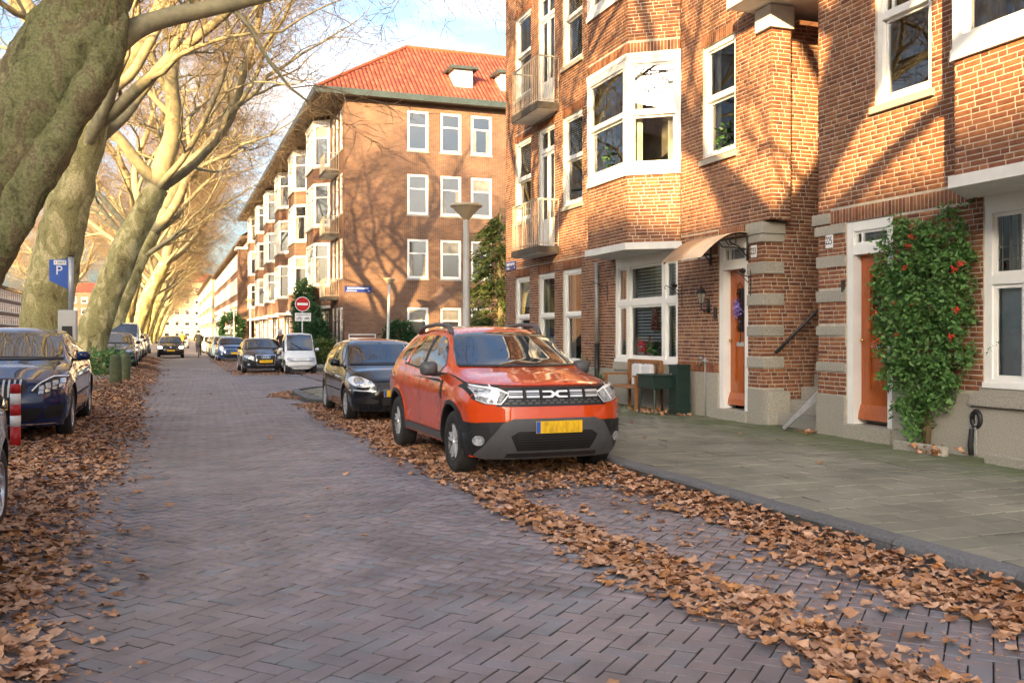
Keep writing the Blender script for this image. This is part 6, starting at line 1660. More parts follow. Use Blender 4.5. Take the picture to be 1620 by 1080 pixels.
# blue small car with big round lamps
c = mk('small_car', 'blue small car with round headlamps and chrome ringed grille', M['p_blue'], (3.42,57.0,0), 3.85,.86,1.41,2.5,.75,.31, 1.05,1.0,.82,1.6,3.3,3.75,1.0, head=None, plate=(.1,.47), lod=.8, wtr=.62)
c.strip('grille_frame', [(-.5,.66),(-.40,.70),(.40,.70),(.5,.66),(.42,.42),(-.42,.42)], 'F', M['chrome'], .035, .014, closed=True)
for sd in (1,-1):
    c.panel('headlight', [(sd*.64+.13*math.cos(q),.76+.13*math.sin(q)) for q in np.linspace(0,6.28,17)[:-1]], 'F', M['chrome'], .014, .03, 0); c.panel('lens', [(sd*.64+.10*math.cos(q),.76+.10*math.sin(q)) for q in np.linspace(0,6.28,15)[:-1]], 'F', M['lamp_white'], .02, .03, 0)
    c.panel('fog_lamp', [(sd*.62+.055*math.cos(q),.42+.055*math.sin(q)) for q in np.linspace(0,6.28,13)[:-1]], 'F', M['lamp'], .02, .03, 0)
H0 = dict(L=4.1,hw=.87,H=1.47,wb=2.55,fo=.8,rw=.31,yc=1.05,zc=1.0,zn=.76,yr=1.8,ye=3.4,yt=3.95,zt=1.0,head=[(-.80,.77),(-.54,.74),(-.50,.66),(-.78,.66)],grille=[(-.4,.70),(.4,.70),(.36,.62),(-.36,.62)],lod=.6)
far = [('hatchback','mint green hatchback parked behind the blue small car','p_mint',3.35,63.5,{}),('hatchback','dark hatchback parked behind the mint green one','p_grey',3.45,69.5,{}),('hatchback','grey car further along the right kerb','p_silver',3.5,76,{}),('hatchback','white car further along the right kerb past the cyclists','p_white',3.4,84,{}),
       ('hatchback','dark car far along the right kerb','p_black',3.5,92,{}),('hatchback','blue car far along the right kerb','p_blue',3.4,101,{}),('hatchback','dark car parked on the left past the white van','p_black',-2.3,56,{}),('hatchback','silver car parked on the left beyond the dark one','p_silver',-2.3,62.5,{}),('hatchback','blue car parked far on the left','p_blue',-2.2,70,{}),('hatchback','white oncoming car far down the roadway','p_white',1.2,118,{})]
for nm,lb,pt,x,y,k in far: mk(nm, lb, M[pt], (x,y,.2 if x < -1 else 0), **{**H0, **k}, group='cars parked along the street')
c = mk('van', 'white delivery van parked behind the dark blue grey saloon on the left', M['p_white'], (-2.3,48.0,.2), 4.7,.93,1.95,2.9,.85,.33, .95,1.2,.95,1.55,4.3,4.6,1.1, head=[(-.84,.9),(-.6,.86),(-.6,.74),(-.82,.74)], grille=[(-.5,.82),(.5,.82),(.46,.7),(-.46,.7)], lod=.7, cat='van', wtr=.78)
# ================================================================ street furniture
def lamp_post(x, y, H, hd, label, tilt=0.0):
    t = thing('street_lamp', label, 'street lamp', (x,y,.1), 0, 'street lamps'); t.rotation_euler = (0,tilt,0); s = hd/.66
    p = MB(); p.lathe([(.10,0),(.10,.9),(.09,.95),(.078,1.0),(.062,H-.32),(.055,H-.3)], (0,0,0), 18); p.build('pole', M['lampgrey'], t, True)
    b = MB(); b.lathe([(.06*s,H-.36),(.075*s,H-.33),(.10*s,H-.30),(.19*s,H-.20),(.285*s,H-.10),(.30*s,H-.085)], (0,0,0), 28, caps=False); b.build('lamp_bowl', M['lampshade'], t, True)
    c_ = MB(); c_.lathe([(.30*s,H-.09),(.33*s,H-.08),(.335*s,H-.05),(.30*s,H-.02),(.15*s,H+.0),(0,H+.005)], (0,0,0), 28); c_.build('lamp_cap', M['lampshade'], t, True)
lamp_post(5.86,19.0,4.2,.68,'grey street lamp with bowl head on the pavement before the tiled terrace')
lamp_post(10.45,47.6,4.35,.62,'slightly tilted grey lamp post before the blank terrace side wall', .025)
for y,lb in ((78,'grey lamp post along the terrace past the ivy'),(99,'grey lamp post before the dark brick row'),(118,'grey lamp post further along the dark brick row'),(140,'distant grey lamp post on the right pavement')): lamp_post(6.0,y,4.3,.66,lb)
# no entry sign
t = thing('no_entry_sign', 'red no entry sign with cycle exemption plate behind the white microcar', 'sign', (5.20,40.2,0))
p = MB(); p.tube([(0,0,0),(0,0,3.1)], .03, 10); p.build('post', M['steel'], t, True)
d = MB(); d.lathe([(0,0),(.31,.0),(.31,.02),(0,.02)], (0,-.04,2.82), 32, M=Matrix.Rotation(R(90),3,'X')); d.build('rim_disc', M['sign_white'], t)
d = MB(); d.lathe([(0,0),(.285,.0),(.285,.012),(0,.012)], (0,-.052,2.82), 32, M=Matrix.Rotation(R(90),3,'X')); d.build('red_disc', M['red_sign'], t)
d = MB(); d.cbox((0,-.068,2.82),(.44,.006,.1)); d.build('white_bar', M['sign_white'], t)
d = MB(); d.cbox((.02,-.05,2.28),(.66,.02,.34)); pl = d.build('sub_plate', M['sign_white'], t)
text_mesh('uitgezonderd', .115, 'lettering', M['black'], pl, (.02,-.062,2.385), (R(90),0,0), .001, sx=.95)
for k,x in enumerate((-.14,.18)):
    b = MB()
    for dx in (-.065,.075): 
        b.tube([(x+dx+.045*math.cos(q),-.063,2.2+.045*math.sin(q)) for q in np.linspace(0,6.283,13)], .006, 4)
    b.tube([(x-.065,-.063,2.2),(x-.02,-.063,2.27),(x+.05,-.063,2.27),(x+.005,-.063,2.2),(x-.065,-.063,2.2)], .006, 4); b.tube([(x+.075,-.063,2.2),(x+.045,-.063,2.3)], .006, 4)
    if k: b.cbox((x+.01,-.063,2.22),(.09,.006,.04))
    b.build('cycle_symbol' if k == 0 else 'moped_symbol', M['black'], pl)
# parking machine
t = thing('parking_machine', 'grey parking machine with blue P flag sign by the leaning plane trunk', 'parking machine', (-2.05,22.0,.21))
b = MB(); b.cbox((0,0,.92),(.36,.3,1.84),ch=.02); b.build('cabinet', M['lampgrey'], t)
p = MB(); p.tube([(.06,0,1.8),(.06,0,2.98)], .055, 14); p.build('pole', M['steel'], t, True)
b = MB(); b.cbox((.06,0,2.985),(.12,.12,.03)); b.build('pole_cap', M['car_black'], t)
fl = MB(); fl.prism([(-.36,2.90),(0,2.93),(0,2.28),(-.36,2.46)], -.01, .01, Matrix.Translation((0,-.0,0)) @ Matrix.Rotation(R(90),4,'X')); fo_ = fl.build('flag_sign', M['parkblue'], t)
n_ = MB(); n_.cbox((-.15,-.014,2.845),(.24,.006,.1)); n_.build('number_field', M['sign_white'], fo_)
text_mesh('12607', .085, 'number', M['black'], fo_, (-.15,-.02,2.845), (R(90),0,0), .001); text_mesh('P', .27, 'letter', M['sign_white'], fo_, (-.17,-.014,2.67), (R(90),0,0), .003)
b = MB(); b.cbox((0,-.155,1.35),(.2,.012,.3)); b.build('display', M['car_black'], t)
# bollards
M['mossy'] = pm('mossy_bollard', (.10,.115,.055), .85, .5, 9, .5, 60, c2=(.055,.07,.03))
for (x,y,lb) in ((-1.40,27.6,'mossy green concrete bollard, the upright one standing clear of the saloon'),(-1.28,29.9,'mossy green concrete bollard, the leaning one behind the other')):
    b = MB(); b.lathe([(.165,0),(.16,.12),(.148,.66),(.143,.70),(.13,.75),(.095,.79),(.045,.81),(0,.815)], (0,0,0), 20)
    o = b.build('bollard', M['mossy'], None, True, (x,y,.19), (0,.05 if y > 29 else 0,0)); tag(o, lb, 'bollard')
t = thing('post', 'red and white striped plastic post before the dark blue saloon', 'post', (-1.73,12.5,.18))
z = 0
for k,(h,m_) in enumerate(((.26,'red_white'),(.13,'sign_white'),(.13,'red_white'),(.13,'sign_white'),(.11,'red_white'))):
    b = MB(); top = k == 4; b.lathe([(.058,z),(.058,z+h-(.02 if top else 0))] + ([(.046,z+h),(0,z+h+.005)] if top else []), (0,0,0), 18); b.build('red_band' if m_ == 'red_white' else 'white_band', M[m_], t, True); z += h
# bench, table, cabinet at 223
t = thing('garden_bench', 'wooden garden bench with white cushions under the blinds window', 'bench', (0,0,.12))
def wpart(nm, x0,x1,y0,y1,z0,z1, m='wood'):
    b = MB(); b.cbox(((x0+x1)/2,(y0+y1)/2,(z0+z1)/2),(abs(x1-x0),abs(y1-y0),abs(z1-z0)),ch=.006); return b.build(nm, M[m], t)
for y in (15.62,16.92):
    wpart('leg',8.6,8.66,y-.03,y+.03,0,.92); wpart('leg',8.08,8.14,y-.03,y+.03,0,.62); wpart('armrest',8.04,8.66,y-.035,y+.035,.62,.655)
for i in range(5): wpart('seat_slat',8.1+i*.1,8.185+i*.1,15.6,16.95,.40,.43)
wpart('back_rail',8.61,8.65,15.62,16.92,.86,.93); wpart('back_rail',8.61,8.65,15.62,16.92,.5,.54)
for i in range(9): wpart('back_slat',8.62,8.64,15.7+i*.145,15.75+i*.145,.54,.86)
for y in (15.98,16.4):
    b = MB(); b.lathe([(0,-.05),(.12,-.048),(.17,-.02),(.175,.02),(.13,.048),(0,.05)], (8.55,y,.62), 16, 'x', M=Matrix.Diagonal((1,1.1,1.15))); b2 = MB()
    b2.cbox((8.55,y,.65),(.11,.37,.40),ch=.035); b2.build('cushion', M['cushion'], t)
t = thing('garden_table', 'small dark green table with drawer box beside the bench', 'table', (0,0,.12))
b = MB(); b.cbox((8.25,15.05,.56),(.5,.62,.22),ch=.01); b.build('box', M['dgreen'], t); b = MB(); b.cbox((8.25,15.05,.685),(.54,.66,.03),ch=.006); b.build('tabletop', M['dgreen'], t)
for x,y in ((8.05,14.8),(8.05,15.3),(8.45,14.8),(8.45,15.3)): b = MB(); b.tube([(x,y,.46),(x+(x-8.25)*.2,y+(y-15.05)*.15,0)], [.02,.016], 8); b.build('leg', M['dgreen'], t)
t = thing('utility_cabinet', 'tall narrow dark green steel cabinet beside the door of 223', 'cabinet', (8.5,14.72,.12))
b = MB(); b.cbox((0,0,.42),(.27,.28,.84),ch=.006); b.build('body', M['dgreen'], t); b = MB(); b.cbox((0,0,.86),(.30,.31,.04),ch=.012); b.build('lid', M['dgreen'], t); b = MB(); b.cbox((0,0,.1),(.285,.295,.2),ch=.006); b.build('base', M['dgreen'], t); b = MB(); b.lathe([(.0,0),(.02,0),(.02,.01),(0,.01)], (-.137,.06,.7), 10, 'x'); b.build('lock', M['steel'], t)
# potted palms by the drain pipe
M['terracotta'] = pm('plant_pot', (.06,.055,.05), .7, .3, 6)
for k,(x,y,h,n,lb) in enumerate(((8.35,18.5,1.2,26,'spiky green yucca in a pot in front of the drain pipe'),(8.4,19.9,1.15,22,'spiky green yucca in a pot below the window next to the drain pipe'),(8.45,17.9,.55,40,'low leafy pot plant between the bench and the yucca'))):
    t = thing('potted_plant', lb, 'plant', (x,y,.12)); r_ = random.Random(k+30)
    p = MB(); p.lathe([(.13,0),(.18,.3),(.2,.32),(.17,.32),(.16,.27),(0,.27)], (0,0,0), 18); p.build('pot', M['terracotta'], t, True)
    st_ = MB(); st_.tube([(0,0,.27),(0,0,.27+h*.35)], .035, 8); st_.build('stem', M['twig'], t)
    lf = MB()
    for i in range(n):
        an = i*2.4; el = r_.uniform(-.1,1.35); L = h*.48*r_.uniform(.8,1.15); c0 = Vector((0,0,.27+h*.35*r_.uniform(.6,1)))
        dr = Vector((math.cos(an)*math.cos(el), math.sin(an)*math.cos(el), math.sin(el))); side = dr.cross(Vector((0,0,1))).normalized()*.018; vs = []
        for q in range(5):
            f = q/4; p_ = c0 + dr*L*f - Vector((0,0,.18*L*f*f)); w_ = (1-f)*1.0+.05 if q else .5; vs += [p_-side*w_, p_+side*w_]
        lf.add(vs, [(2*q,2*q+1,2*q+3,2*q+2) for q in range(4)])
    lf.build('leaves', M['leaf_palm'], t)['kind'] = 'stuff'
# firethorn on the wall of 225
t = thing('firethorn_shrub', 'climbing green firethorn with orange red berries covering the wall beside door 225', 'shrub', (W,9.15,.1)); r_ = random.Random(9)
out = [(.0,.05),(.08,.3),(.30,.55),(.55,.85),(.72,1.25),(.70,1.7),(.78,2.1),(.72,2.45),(.55,2.72),(.25,2.86),(-.15,2.68),(-.42,2.90),(-.62,2.75),(-.70,2.3),(-.72,1.8),(-.70,1.3),(-.70,1.0),(-.48,.75),(-.25,.5),(-.08,.3)]
sm_ = MB()
for k in range(9):
    tx = r_.uniform(-.5,.55); tz = r_.uniform(1.6,2.6); sm_.tube([(-.05+r_.uniform(-.04,.04),0,0),(-.1,tx*.25,.5),(-.08,tx*.7,tz*.6),(-.08,tx,tz)], [.025,.02,.014,.006], 6)
sm_.build('stem', M['twig'], t, True)
V = []; cnt = 0; clumps = []
while len(clumps) < 430:
    y, z = r_.uniform(-.85,.85), r_.uniform(.05,2.95)
    if pip(y,z,out) or (r_.random() < .10 and pip(y*.88,z*.97+.03,out)): clumps.append((y,z, r_.uniform(.06,.34)*(1-.4*abs(y)), r_.uniform(.045,.12)))
for (y,z,dp,rr) in clumps:
    for i in range(26):
        p_ = Vector((r_.gauss(0,1),r_.gauss(0,1),r_.gauss(0,1))).normalized()*rr*r_.uniform(.5,1.15); q = Vector((-dp,y,z))+p_
        if q.x > -.02: q.x = -.02
        V += leaf_quad(q, p_+Vector((-.05,0,.02)), r_.uniform(.02,.05), r_, 1.8); cnt += 1
for i in range(60):      # trailing shoots
    f = i/60
    for s_ in (((-.3,2.85),(-.95,3.18)),((.0,2.8),(-.4,2.98))):
        y = s_[0][0]+(s_[1][0]-s_[0][0])*f; z = s_[0][1]+(s_[1][1]-s_[0][1])*f**1.3; q = Vector((-.04,y+r_.gauss(0,.02),z+r_.gauss(0,.025))); V += leaf_quad(q, Vector((-.1,r_.gauss(0,.1),r_.gauss(0,.1))), .028, r_); cnt += 1
for i in range(26):
    f = i/26; q = Vector((-.1,-.72-.42*f,1.05+.32*f)); V += leaf_quad(q, Vector((-.1,r_.gauss(0,.1),r_.gauss(0,.1))), .018, r_); cnt += 1
fo_ = big_mesh('foliage', np.array(V), [(0,1,2),(0,2,3)], 4, cnt, M['leaf_firethorn'], t)
for (y,z) in ((.78,2.28),(.66,1.72),(.60,1.35),(.68,1.30),(-.05,2.62),(-.36,2.60),(.1,2.25),(-.62,2.20),(-.72,2.24),(-.68,1.72),(.25,1.42),(-.6,1.4),(.3,1.82),(-.1,1.8),(.0,2.5)):
    b = MB(); n_ = 8 if abs(y) < .5 else 18
    for i in range(n_):
        p_ = Vector((-.33+.10*abs(y)+r_.gauss(0,.015), y+r_.gauss(0,.028), z+r_.gauss(0,.018))); rb = .012; b.lathe([(0,-rb),(rb,0),(0,rb)], p_, 6)
    b.build('berry_cluster', M['berry'], t, True)
for y0,y1 in ((9.02,9.42),(8.6,9.01),(7.35,8.02)):
    b = MB(); b.cbox((8.50,(y0+y1)/2,.16),(.1,y1-y0-.01,.11),ch=.012); tag(b.build('edging_stone', M['granite'], None), 'pale concrete edging block at the foot of the wall ' + {9.02:'below the firethorn',8.6:'beside loose leaves',7.35:'under the blind'}[y0], 'edging stone')
# cable ring and chain on the plinth
t = thing('cable_lock', 'black cycle lock and chain hanging from a ring on the granite plinth', 'lock', (W-.03,8.42,.55))
b = MB(); b.tube([(0,.06*math.cos(q),.0+.09*math.sin(q)) for q in np.linspace(0,6.28,15)], .028, 8); b.build('ring_hasp', M['iron'], t, True)
b = MB(); b.tube([(-.02,.045,-.12),(-.04,.05,-.3),(-.03,.045,-.42)], .028, 8); b.build('sleeve', M['tyre'], t, True)
for i in range(9): 
    b = MB(); z = -.08-i*.038; b.tube([(-.02+(.014*math.cos(q) if i % 2 else 0),-.01+(0 if i % 2 else .014*math.cos(q)),z+.026*math.sin(q)) for q in np.linspace(0,6.28,9)], .005, 5); b.build('chain_link', M['steel'], t)
# yew in the side street, ivy and hedge at the terrace
t = thing('yew_tree', 'olive green drooping yew standing in the side street behind house 223', 'tree', (12.3,35.5,0)); r_ = random.Random(14)
b = MB(); b.tube([(0,0,0),(.1,0,2.5),(0,.1,5),(.1,0,6.6)], [.16,.13,.09,.03], 10); b.build('trunk', M['bark_old'], t, True)
V = []; cnt = 0; bb = MB()
for k in range(95):
    h = r_.uniform(.8,6.4); an = r_.uniform(0,6.283); L = (2.35-.26*h)*r_.uniform(.55,1.1); dr = Vector((math.cos(an),math.sin(an),r_.uniform(-.05,.35))); P = []
    for q in range(6): f = q/5; P.append(Vector((0,0,h)) + dr*L*f - Vector((0,0,.45*L*f*f)))
    bb.tube(P, [.03,.024,.018,.013,.009,.005], 5, False)
    for i in range(90):
        f = r_.uniform(.15,1)**.8; j = min(int(f*5),4); p_ = P[j].lerp(P[j+1], f*5-j) + Vector((r_.gauss(0,.1),r_.gauss(0,.1),-abs(r_.gauss(0,.13)))); V += leaf_quad(p_, Vector((dr.x,dr.y,-.6)), r_.uniform(.05,.085), r_, 2.6); cnt += 1
bb.build('limb', M['twig'], t)['kind'] = 'stuff'
big_mesh('crown', np.array(V), [(0,1,2),(0,2,3)], 4, cnt, M['leaf_yew'], t)
def shrub(name, lab, cat, loc, blobs, n, m, size, seed):
    t = thing(name, lab, cat, loc); r_ = random.Random(seed); V = []; cl = []
    for (x,y,z,rx,ry,rz) in blobs:
        for i in range(int(n*rx*rz)):
            p_ = Vector((r_.gauss(0,1),r_.gauss(0,1),r_.gauss(0,1))).normalized()*r_.uniform(.72,1.05); cl.append((Vector((x+p_.x*rx,y+p_.y*ry,max(z+p_.z*rz,.05))), p_))
    for q,p_ in cl:
        for k in range(7): V += leaf_quad(q+Vector((r_.gauss(0,.1),r_.gauss(0,.1),r_.gauss(0,.1))), p_, size*r_.uniform(.7,1.3), r_)
    st_ = MB(); st_.tube([(blobs[0][0],blobs[0][1],0),(blobs[0][0],blobs[0][1],blobs[0][2])], .05, 6)
    for (x,y,z,rx,ry,rz) in blobs: st_.tube([(x,y,0),(x,y,z)], .03, 5)
    st_.build('stem', M['twig'], t); big_mesh('foliage', np.array(V), [(0,1,2),(0,2,3)], 4, len(V)//4, m, t)
shrub('ivy', 'tall dark green ivy covering the garden wall below the first white bay', 'ivy', (7.3,52.6,0), [(0,0,1.6,.5,1.2,1.6),(-.1,1.8,2.2,.5,1.3,1.5),(0,3.4,2.9,.45,1.0,1.9),(.1,-1.6,1.2,.5,1.0,1.2)], 620, M['leaf_ivy'], .10, 3)
shrub('hedge', 'low bright green shrub behind the black hatchback before the terrace corner', 'shrub', (7.0,46.6,0), [(0,0,.6,.8,.8,.65),(.9,.3,.5,.6,.6,.5),(-.7,.2,.45,.5,.5,.45)], 520, M['leaf_yew'], .09, 5)
shrub('hedge', 'small green shrub beside the tilted lamp post', 'shrub', (11.3,48.6,0), [(0,0,1.4,.75,.6,.8),(.6,0,.9,.6,.5,.7)], 520, M['leaf_ivy'], .09, 7)
shrub('hedge', 'dark green street shrub far along the right pavement', 'shrub', (6.3,108,0), [(0,0,2.3,1.3,1.3,1.6)], 160, M['leaf_ivy'], .16, 8)
shrub('hedge', 'low leafy green plant beside the bollards', 'plant', (-2.1,34,.2), [(0,0,.4,.7,.6,.42)], 420, M['leaf_firethorn'], .08, 10)
# parked bicycles and rack by the side wall
t = thing('bicycle_rack', 'white tubular cycle rail in front of the terrace side wall', 'rail', (0,0,0))
b = MB(); b.tube([(7.95,44.6,.1),(7.95,44.6,1.55),(9.2,44.6,1.55),(9.2,44.6,.1)], .03, 8); b.tube([(7.95,44.6,1.36),(9.2,44.6,1.36)], .035, 8); b.build('rail', M['sign_white'], t, True)
def bicycle(t, m_, y0=0):
    for y in (-.52,.52):
        w_ = MB(); w_.tube([(0,y+.33*math.cos(q),.35+.33*math.sin(q)) for q in np.linspace(0,6.283,25)], .02, 6); wo = w_.build('wheel', M['tyre'], t, True)
        sp = MB()
        for k in range(9): q = k*.698; sp.tube([(0,y,.35),(0,y+.32*math.cos(q),.35+.32*math.sin(q))], .003, 3); 
        sp.build('spokes', M['steel'], wo)
    f = MB(); f.tube([(0,.52,.35),(0,.05,.33),(0,.18,.85),(0,.52,.35)], .016, 6); f.tube([(0,.05,.33),(0,-.36,.78)], .02, 6); f.tube([(0,.16,.78),(0,-.34,.86)], .016, 6); f.tube([(0,-.52,.35),(0,-.40,.68),(0,-.34,.98)], .017, 6); f.build('frame', m_, t, True)
    h = MB(); h.tube([(-.28,-.14,1.06),(-.22,-.3,1.04),(0,-.34,1.0),(.22,-.3,1.04),(.28,-.14,1.06)], .013, 6); h.build('handlebar', M['steel'], t, True)
    s_ = MB(); s_.cbox((0,.2,.92),(.16,.26,.07),ch=.03); s_.build('saddle', M['car_black'], t); r__ = MB(); r__.cbox((0,.52,.74),(.13,.36,.02)); r__.build('carrier', M['iron'], t); l_ = MB(); l_.cbox((0,.72,.62),(.06,.03,.05)); l_.build('tail_light', M['tail'], t)
for i,(x,y,rz,lb) in enumerate(((12.1,45.2,1.3,'dark parked bicycle leaning by the green shrub at the side wall'),(8.6,44.9,1.5,'dark parked bicycle at the white cycle rail'),(6.4,62,.1,'parked bicycle against the terrace front'))):
    t = thing('bicycle', lb, 'bicycle', (x,y,.11), rz); bicycle(t, M['iron'])
# ================================================================ people
def person_mesh(joints, edges, root):
    """skin-modifier figure from joints {name:(x,y,z,r)}"""
    me = bpy.data.meshes.new('person_skeleton'); names = list(joints)
    me.from_pydata([joints[n][:3] for n in names], [(names.index(a_),names.index(b_)) for a_,b_ in edges], [])
    o = bpy.data.objects.new('tmp', me); col.objects.link(o)
    sk = o.modifiers.new('s','SKIN'); sk.use_smooth_shade = True
    for i,n in enumerate(names):
        v = me.skin_vertices[0].data[i]; v.radius = (joints[n][3],)*2; v.use_root = (n == root)
    o.modifiers.new('sub','SUBSURF').levels = 2
    out = bpy.data.meshes.new_from_object(o.evaluated_get(bpy.context.evaluated_depsgraph_get())); bpy.data.objects.remove(o)
    return out
def person(label, J, E_, colors, loc, rz, hair):
    t = thing('person', label, 'person', loc, rz)
    me = person_mesh(J, E_, 'pelvis'); me.materials.clear()
    for m_ in colors: me.materials.append(m_)      # top, trousers, skin, shoes
    hz = J['pelvis'][2]; nk = J['neck'][2]
    ank = max(J['anL'][2],J['anR'][2]) if 'anL' in J else 0
    for p in me.polygons:
        c = p.center; d = lambda n: (c-Vector(J[n][:3])).length
        near = min(J, key=lambda n: d(n)-J[n][3]*.6); p.use_smooth = True
        p.material_index = 2 if near in ('neck','head','headtop','haL','haR') else (1 if near in ('hipL','hipR','knL','knR','anL','anR') or (near == 'pelvis' and c.z < hz) else (3 if near in ('toL','toR') else 0))
    me.update(); link('body', me, t)
    hd = Vector(J['head'][:3]); ht = Vector(J['headtop'][:3]); up = (ht-hd).normalized()
    h = MB(); R3 = up.to_track_quat('Z','Y').to_matrix(); h.lathe([(.108,-.04),(.118,.02),(.112,.075),(.08,.12),(.04,.14),(0,.145)], hd+Vector((0,.02,0)), 14, M=R3); h.build('hair', hair, t, True)
    f = MB(); f.cbox(hd+Vector((0,-.118,.0)),(.028,.03,.045),ch=.01); f.build('nose', colors[2], t)
    return t
M['skin'] = pm('skin', (.48,.28,.2), .6, .1, 8); M['coat_black'] = pm('dark_coat', (.012,.014,.016), .85, .3, 8, .2, 40); M['jeans'] = pm('dark_trousers', (.012,.016,.028), .85, .3, 10); M['coat_yellow'] = pm('ochre_jacket', (.42,.23,.03), .8, .3, 8); M['hair_dark'] = pm('dark_hair', (.02,.014,.01), .7, .3, 20); M['hair_grey'] = pm('grey_hair', (.55,.55,.55), .7, .2, 20)
RIDE = dict(pelvis=(0,.17,1.0,.15), sp=(0,.12,1.22,.165), chest=(0,.06,1.42,.175), neck=(0,.02,1.60,.055), head=(0,-.01,1.72,.10), headtop=(0,-.01,1.82,.075),
    shL=(-.19,.06,1.48,.075), elL=(-.27,-.06,1.24,.055), haL=(-.25,-.16,1.08,.04), shR=(.19,.06,1.48,.075), elR=(.27,-.06,1.24,.055), haR=(.25,-.16,1.08,.04),
    hipL=(-.10,.14,.97,.11), knL=(-.12,-.10,.62,.075), anL=(-.11,.08,.24,.05), toL=(-.11,-.05,.17,.045), hipR=(.10,.14,.97,.11), knR=(.12,-.08,.80,.075), anR=(.11,.06,.44,.05), toR=(.11,-.07,.38,.045))
EDG = [('pelvis','sp'),('sp','chest'),('chest','neck'),('neck','head'),('head','headtop'),('chest','shL'),('shL','elL'),('elL','haL'),('chest','shR'),('shR','elR'),('elR','haR'),('pelvis','hipL'),('hipL','knL'),('knL','anL'),('anL','toL'),('pelvis','hipR'),('hipR','knR'),('knR','anR'),('anR','toR')]
for (x,y,cc,hr_,lb,bl) in ((1.75,66.5,'coat_black','hair_dark','person in black coat cycling away along the street','bicycle ridden by the person in the black coat'),(.95,88,'coat_yellow','hair_dark','person in ochre jacket cycling away beyond the oncoming car','bicycle ridden by the person in the ochre jacket')):
    person(lb, RIDE, EDG, [M[cc],M['jeans'],M['skin'],M['car_black']], (x,y,0), math.pi, M[hr_]); t = thing('bicycle', bl, 'bicycle', (x,y,0), math.pi); bicycle(t, M['iron'])
WALK = dict(pelvis=(0,.05,.93,.14), sp=(0,-.02,1.12,.155), chest=(0,-.14,1.32,.165), neck=(0,-.24,1.46,.055), head=(0,-.32,1.57,.10), headtop=(0,-.36,1.66,.075),
    shL=(-.18,-.15,1.37,.07), elL=(-.23,-.22,1.12,.05), haL=(-.2,-.36,.98,.038), shR=(.18,-.15,1.37,.07), elR=(.23,-.2,1.12,.05), haR=(.2,-.34,.96,.038),
    hipL=(-.1,.04,.9,.105), knL=(-.11,-.06,.5,.07), anL=(-.11,.06,.09,.045), toL=(-.11,-.1,.05,.04), hipR=(.1,.04,.9,.105), knR=(.11,.02,.5,.07), anR=(.11,.2,.1,.045), toR=(.11,.06,.05,.04))
person('grey haired person in dark coat bending forward behind the white microcar', WALK, EDG, [M['coat_black'],M['jeans'],M['skin'],M['car_black']], (5.2,47.5,.11), -.6, M['hair_grey'])
# ================================================================ fallen leaves
def leaf_shape(seed):
    """crumpled five-lobed plane leaf around the origin"""
    r_ = random.Random(seed); out = []
    for k in range(5):
        a_ = R(-130+k*65 + r_.uniform(-8,8)); L = (.66,.82,.98,.82,.66)[k]*r_.uniform(.75,1.12); out.append((math.sin(a_)*L, math.cos(a_)*L))
        if k < 4: b_ = a_ + R(32+r_.uniform(-6,6)); nq = r_.uniform(.5,.72); out.append((math.sin(b_)*nq, math.cos(b_)*nq))
    c1, c2, ph = r_.uniform(.05,.5), r_.uniform(-.3,.45), r_.uniform(0,6.28)
    V = [(0,0,0),(0,-.55,0)] + [(x,y,0) for x,y in out]; W_ = []
    for x,y,z in V: u = x*math.cos(ph)+y*math.sin(ph); v = -x*math.sin(ph)+y*math.cos(ph); W_.append((x,y,c1*u*u + c2*v*v*.5 + .16*math.sin(6*x+4*y+seed)+.1*math.sin(11*y-5*x) ))
    W_ += [(-.03,-.55,W_[1][2]),(.02,-1.05,W_[1][2]+.06)]
    n = len(out); F_ = [(0,2+i+1,2+i) for i in range(n-1)] + [(0,2,1),(0,1,2+n-1),(1,len(W_)-1,len(W_)-2)]
    return np.array(W_), F_
LEAFS = [leaf_shape(s_) for s_ in range(8)]
M['dead_leaf'] = ramp_mat('dead_leaf', [(0,(.24,.105,.052)),(.2,(.40,.20,.11)),(.45,(.50,.275,.165)),(.7,(.60,.36,.235)),(.88,(.38,.175,.08)),(1,(.58,.26,.09))], rough=.75, nscale=20, nvar=.35, bump=.4, bscale=90, dist=.003, spec=.3)
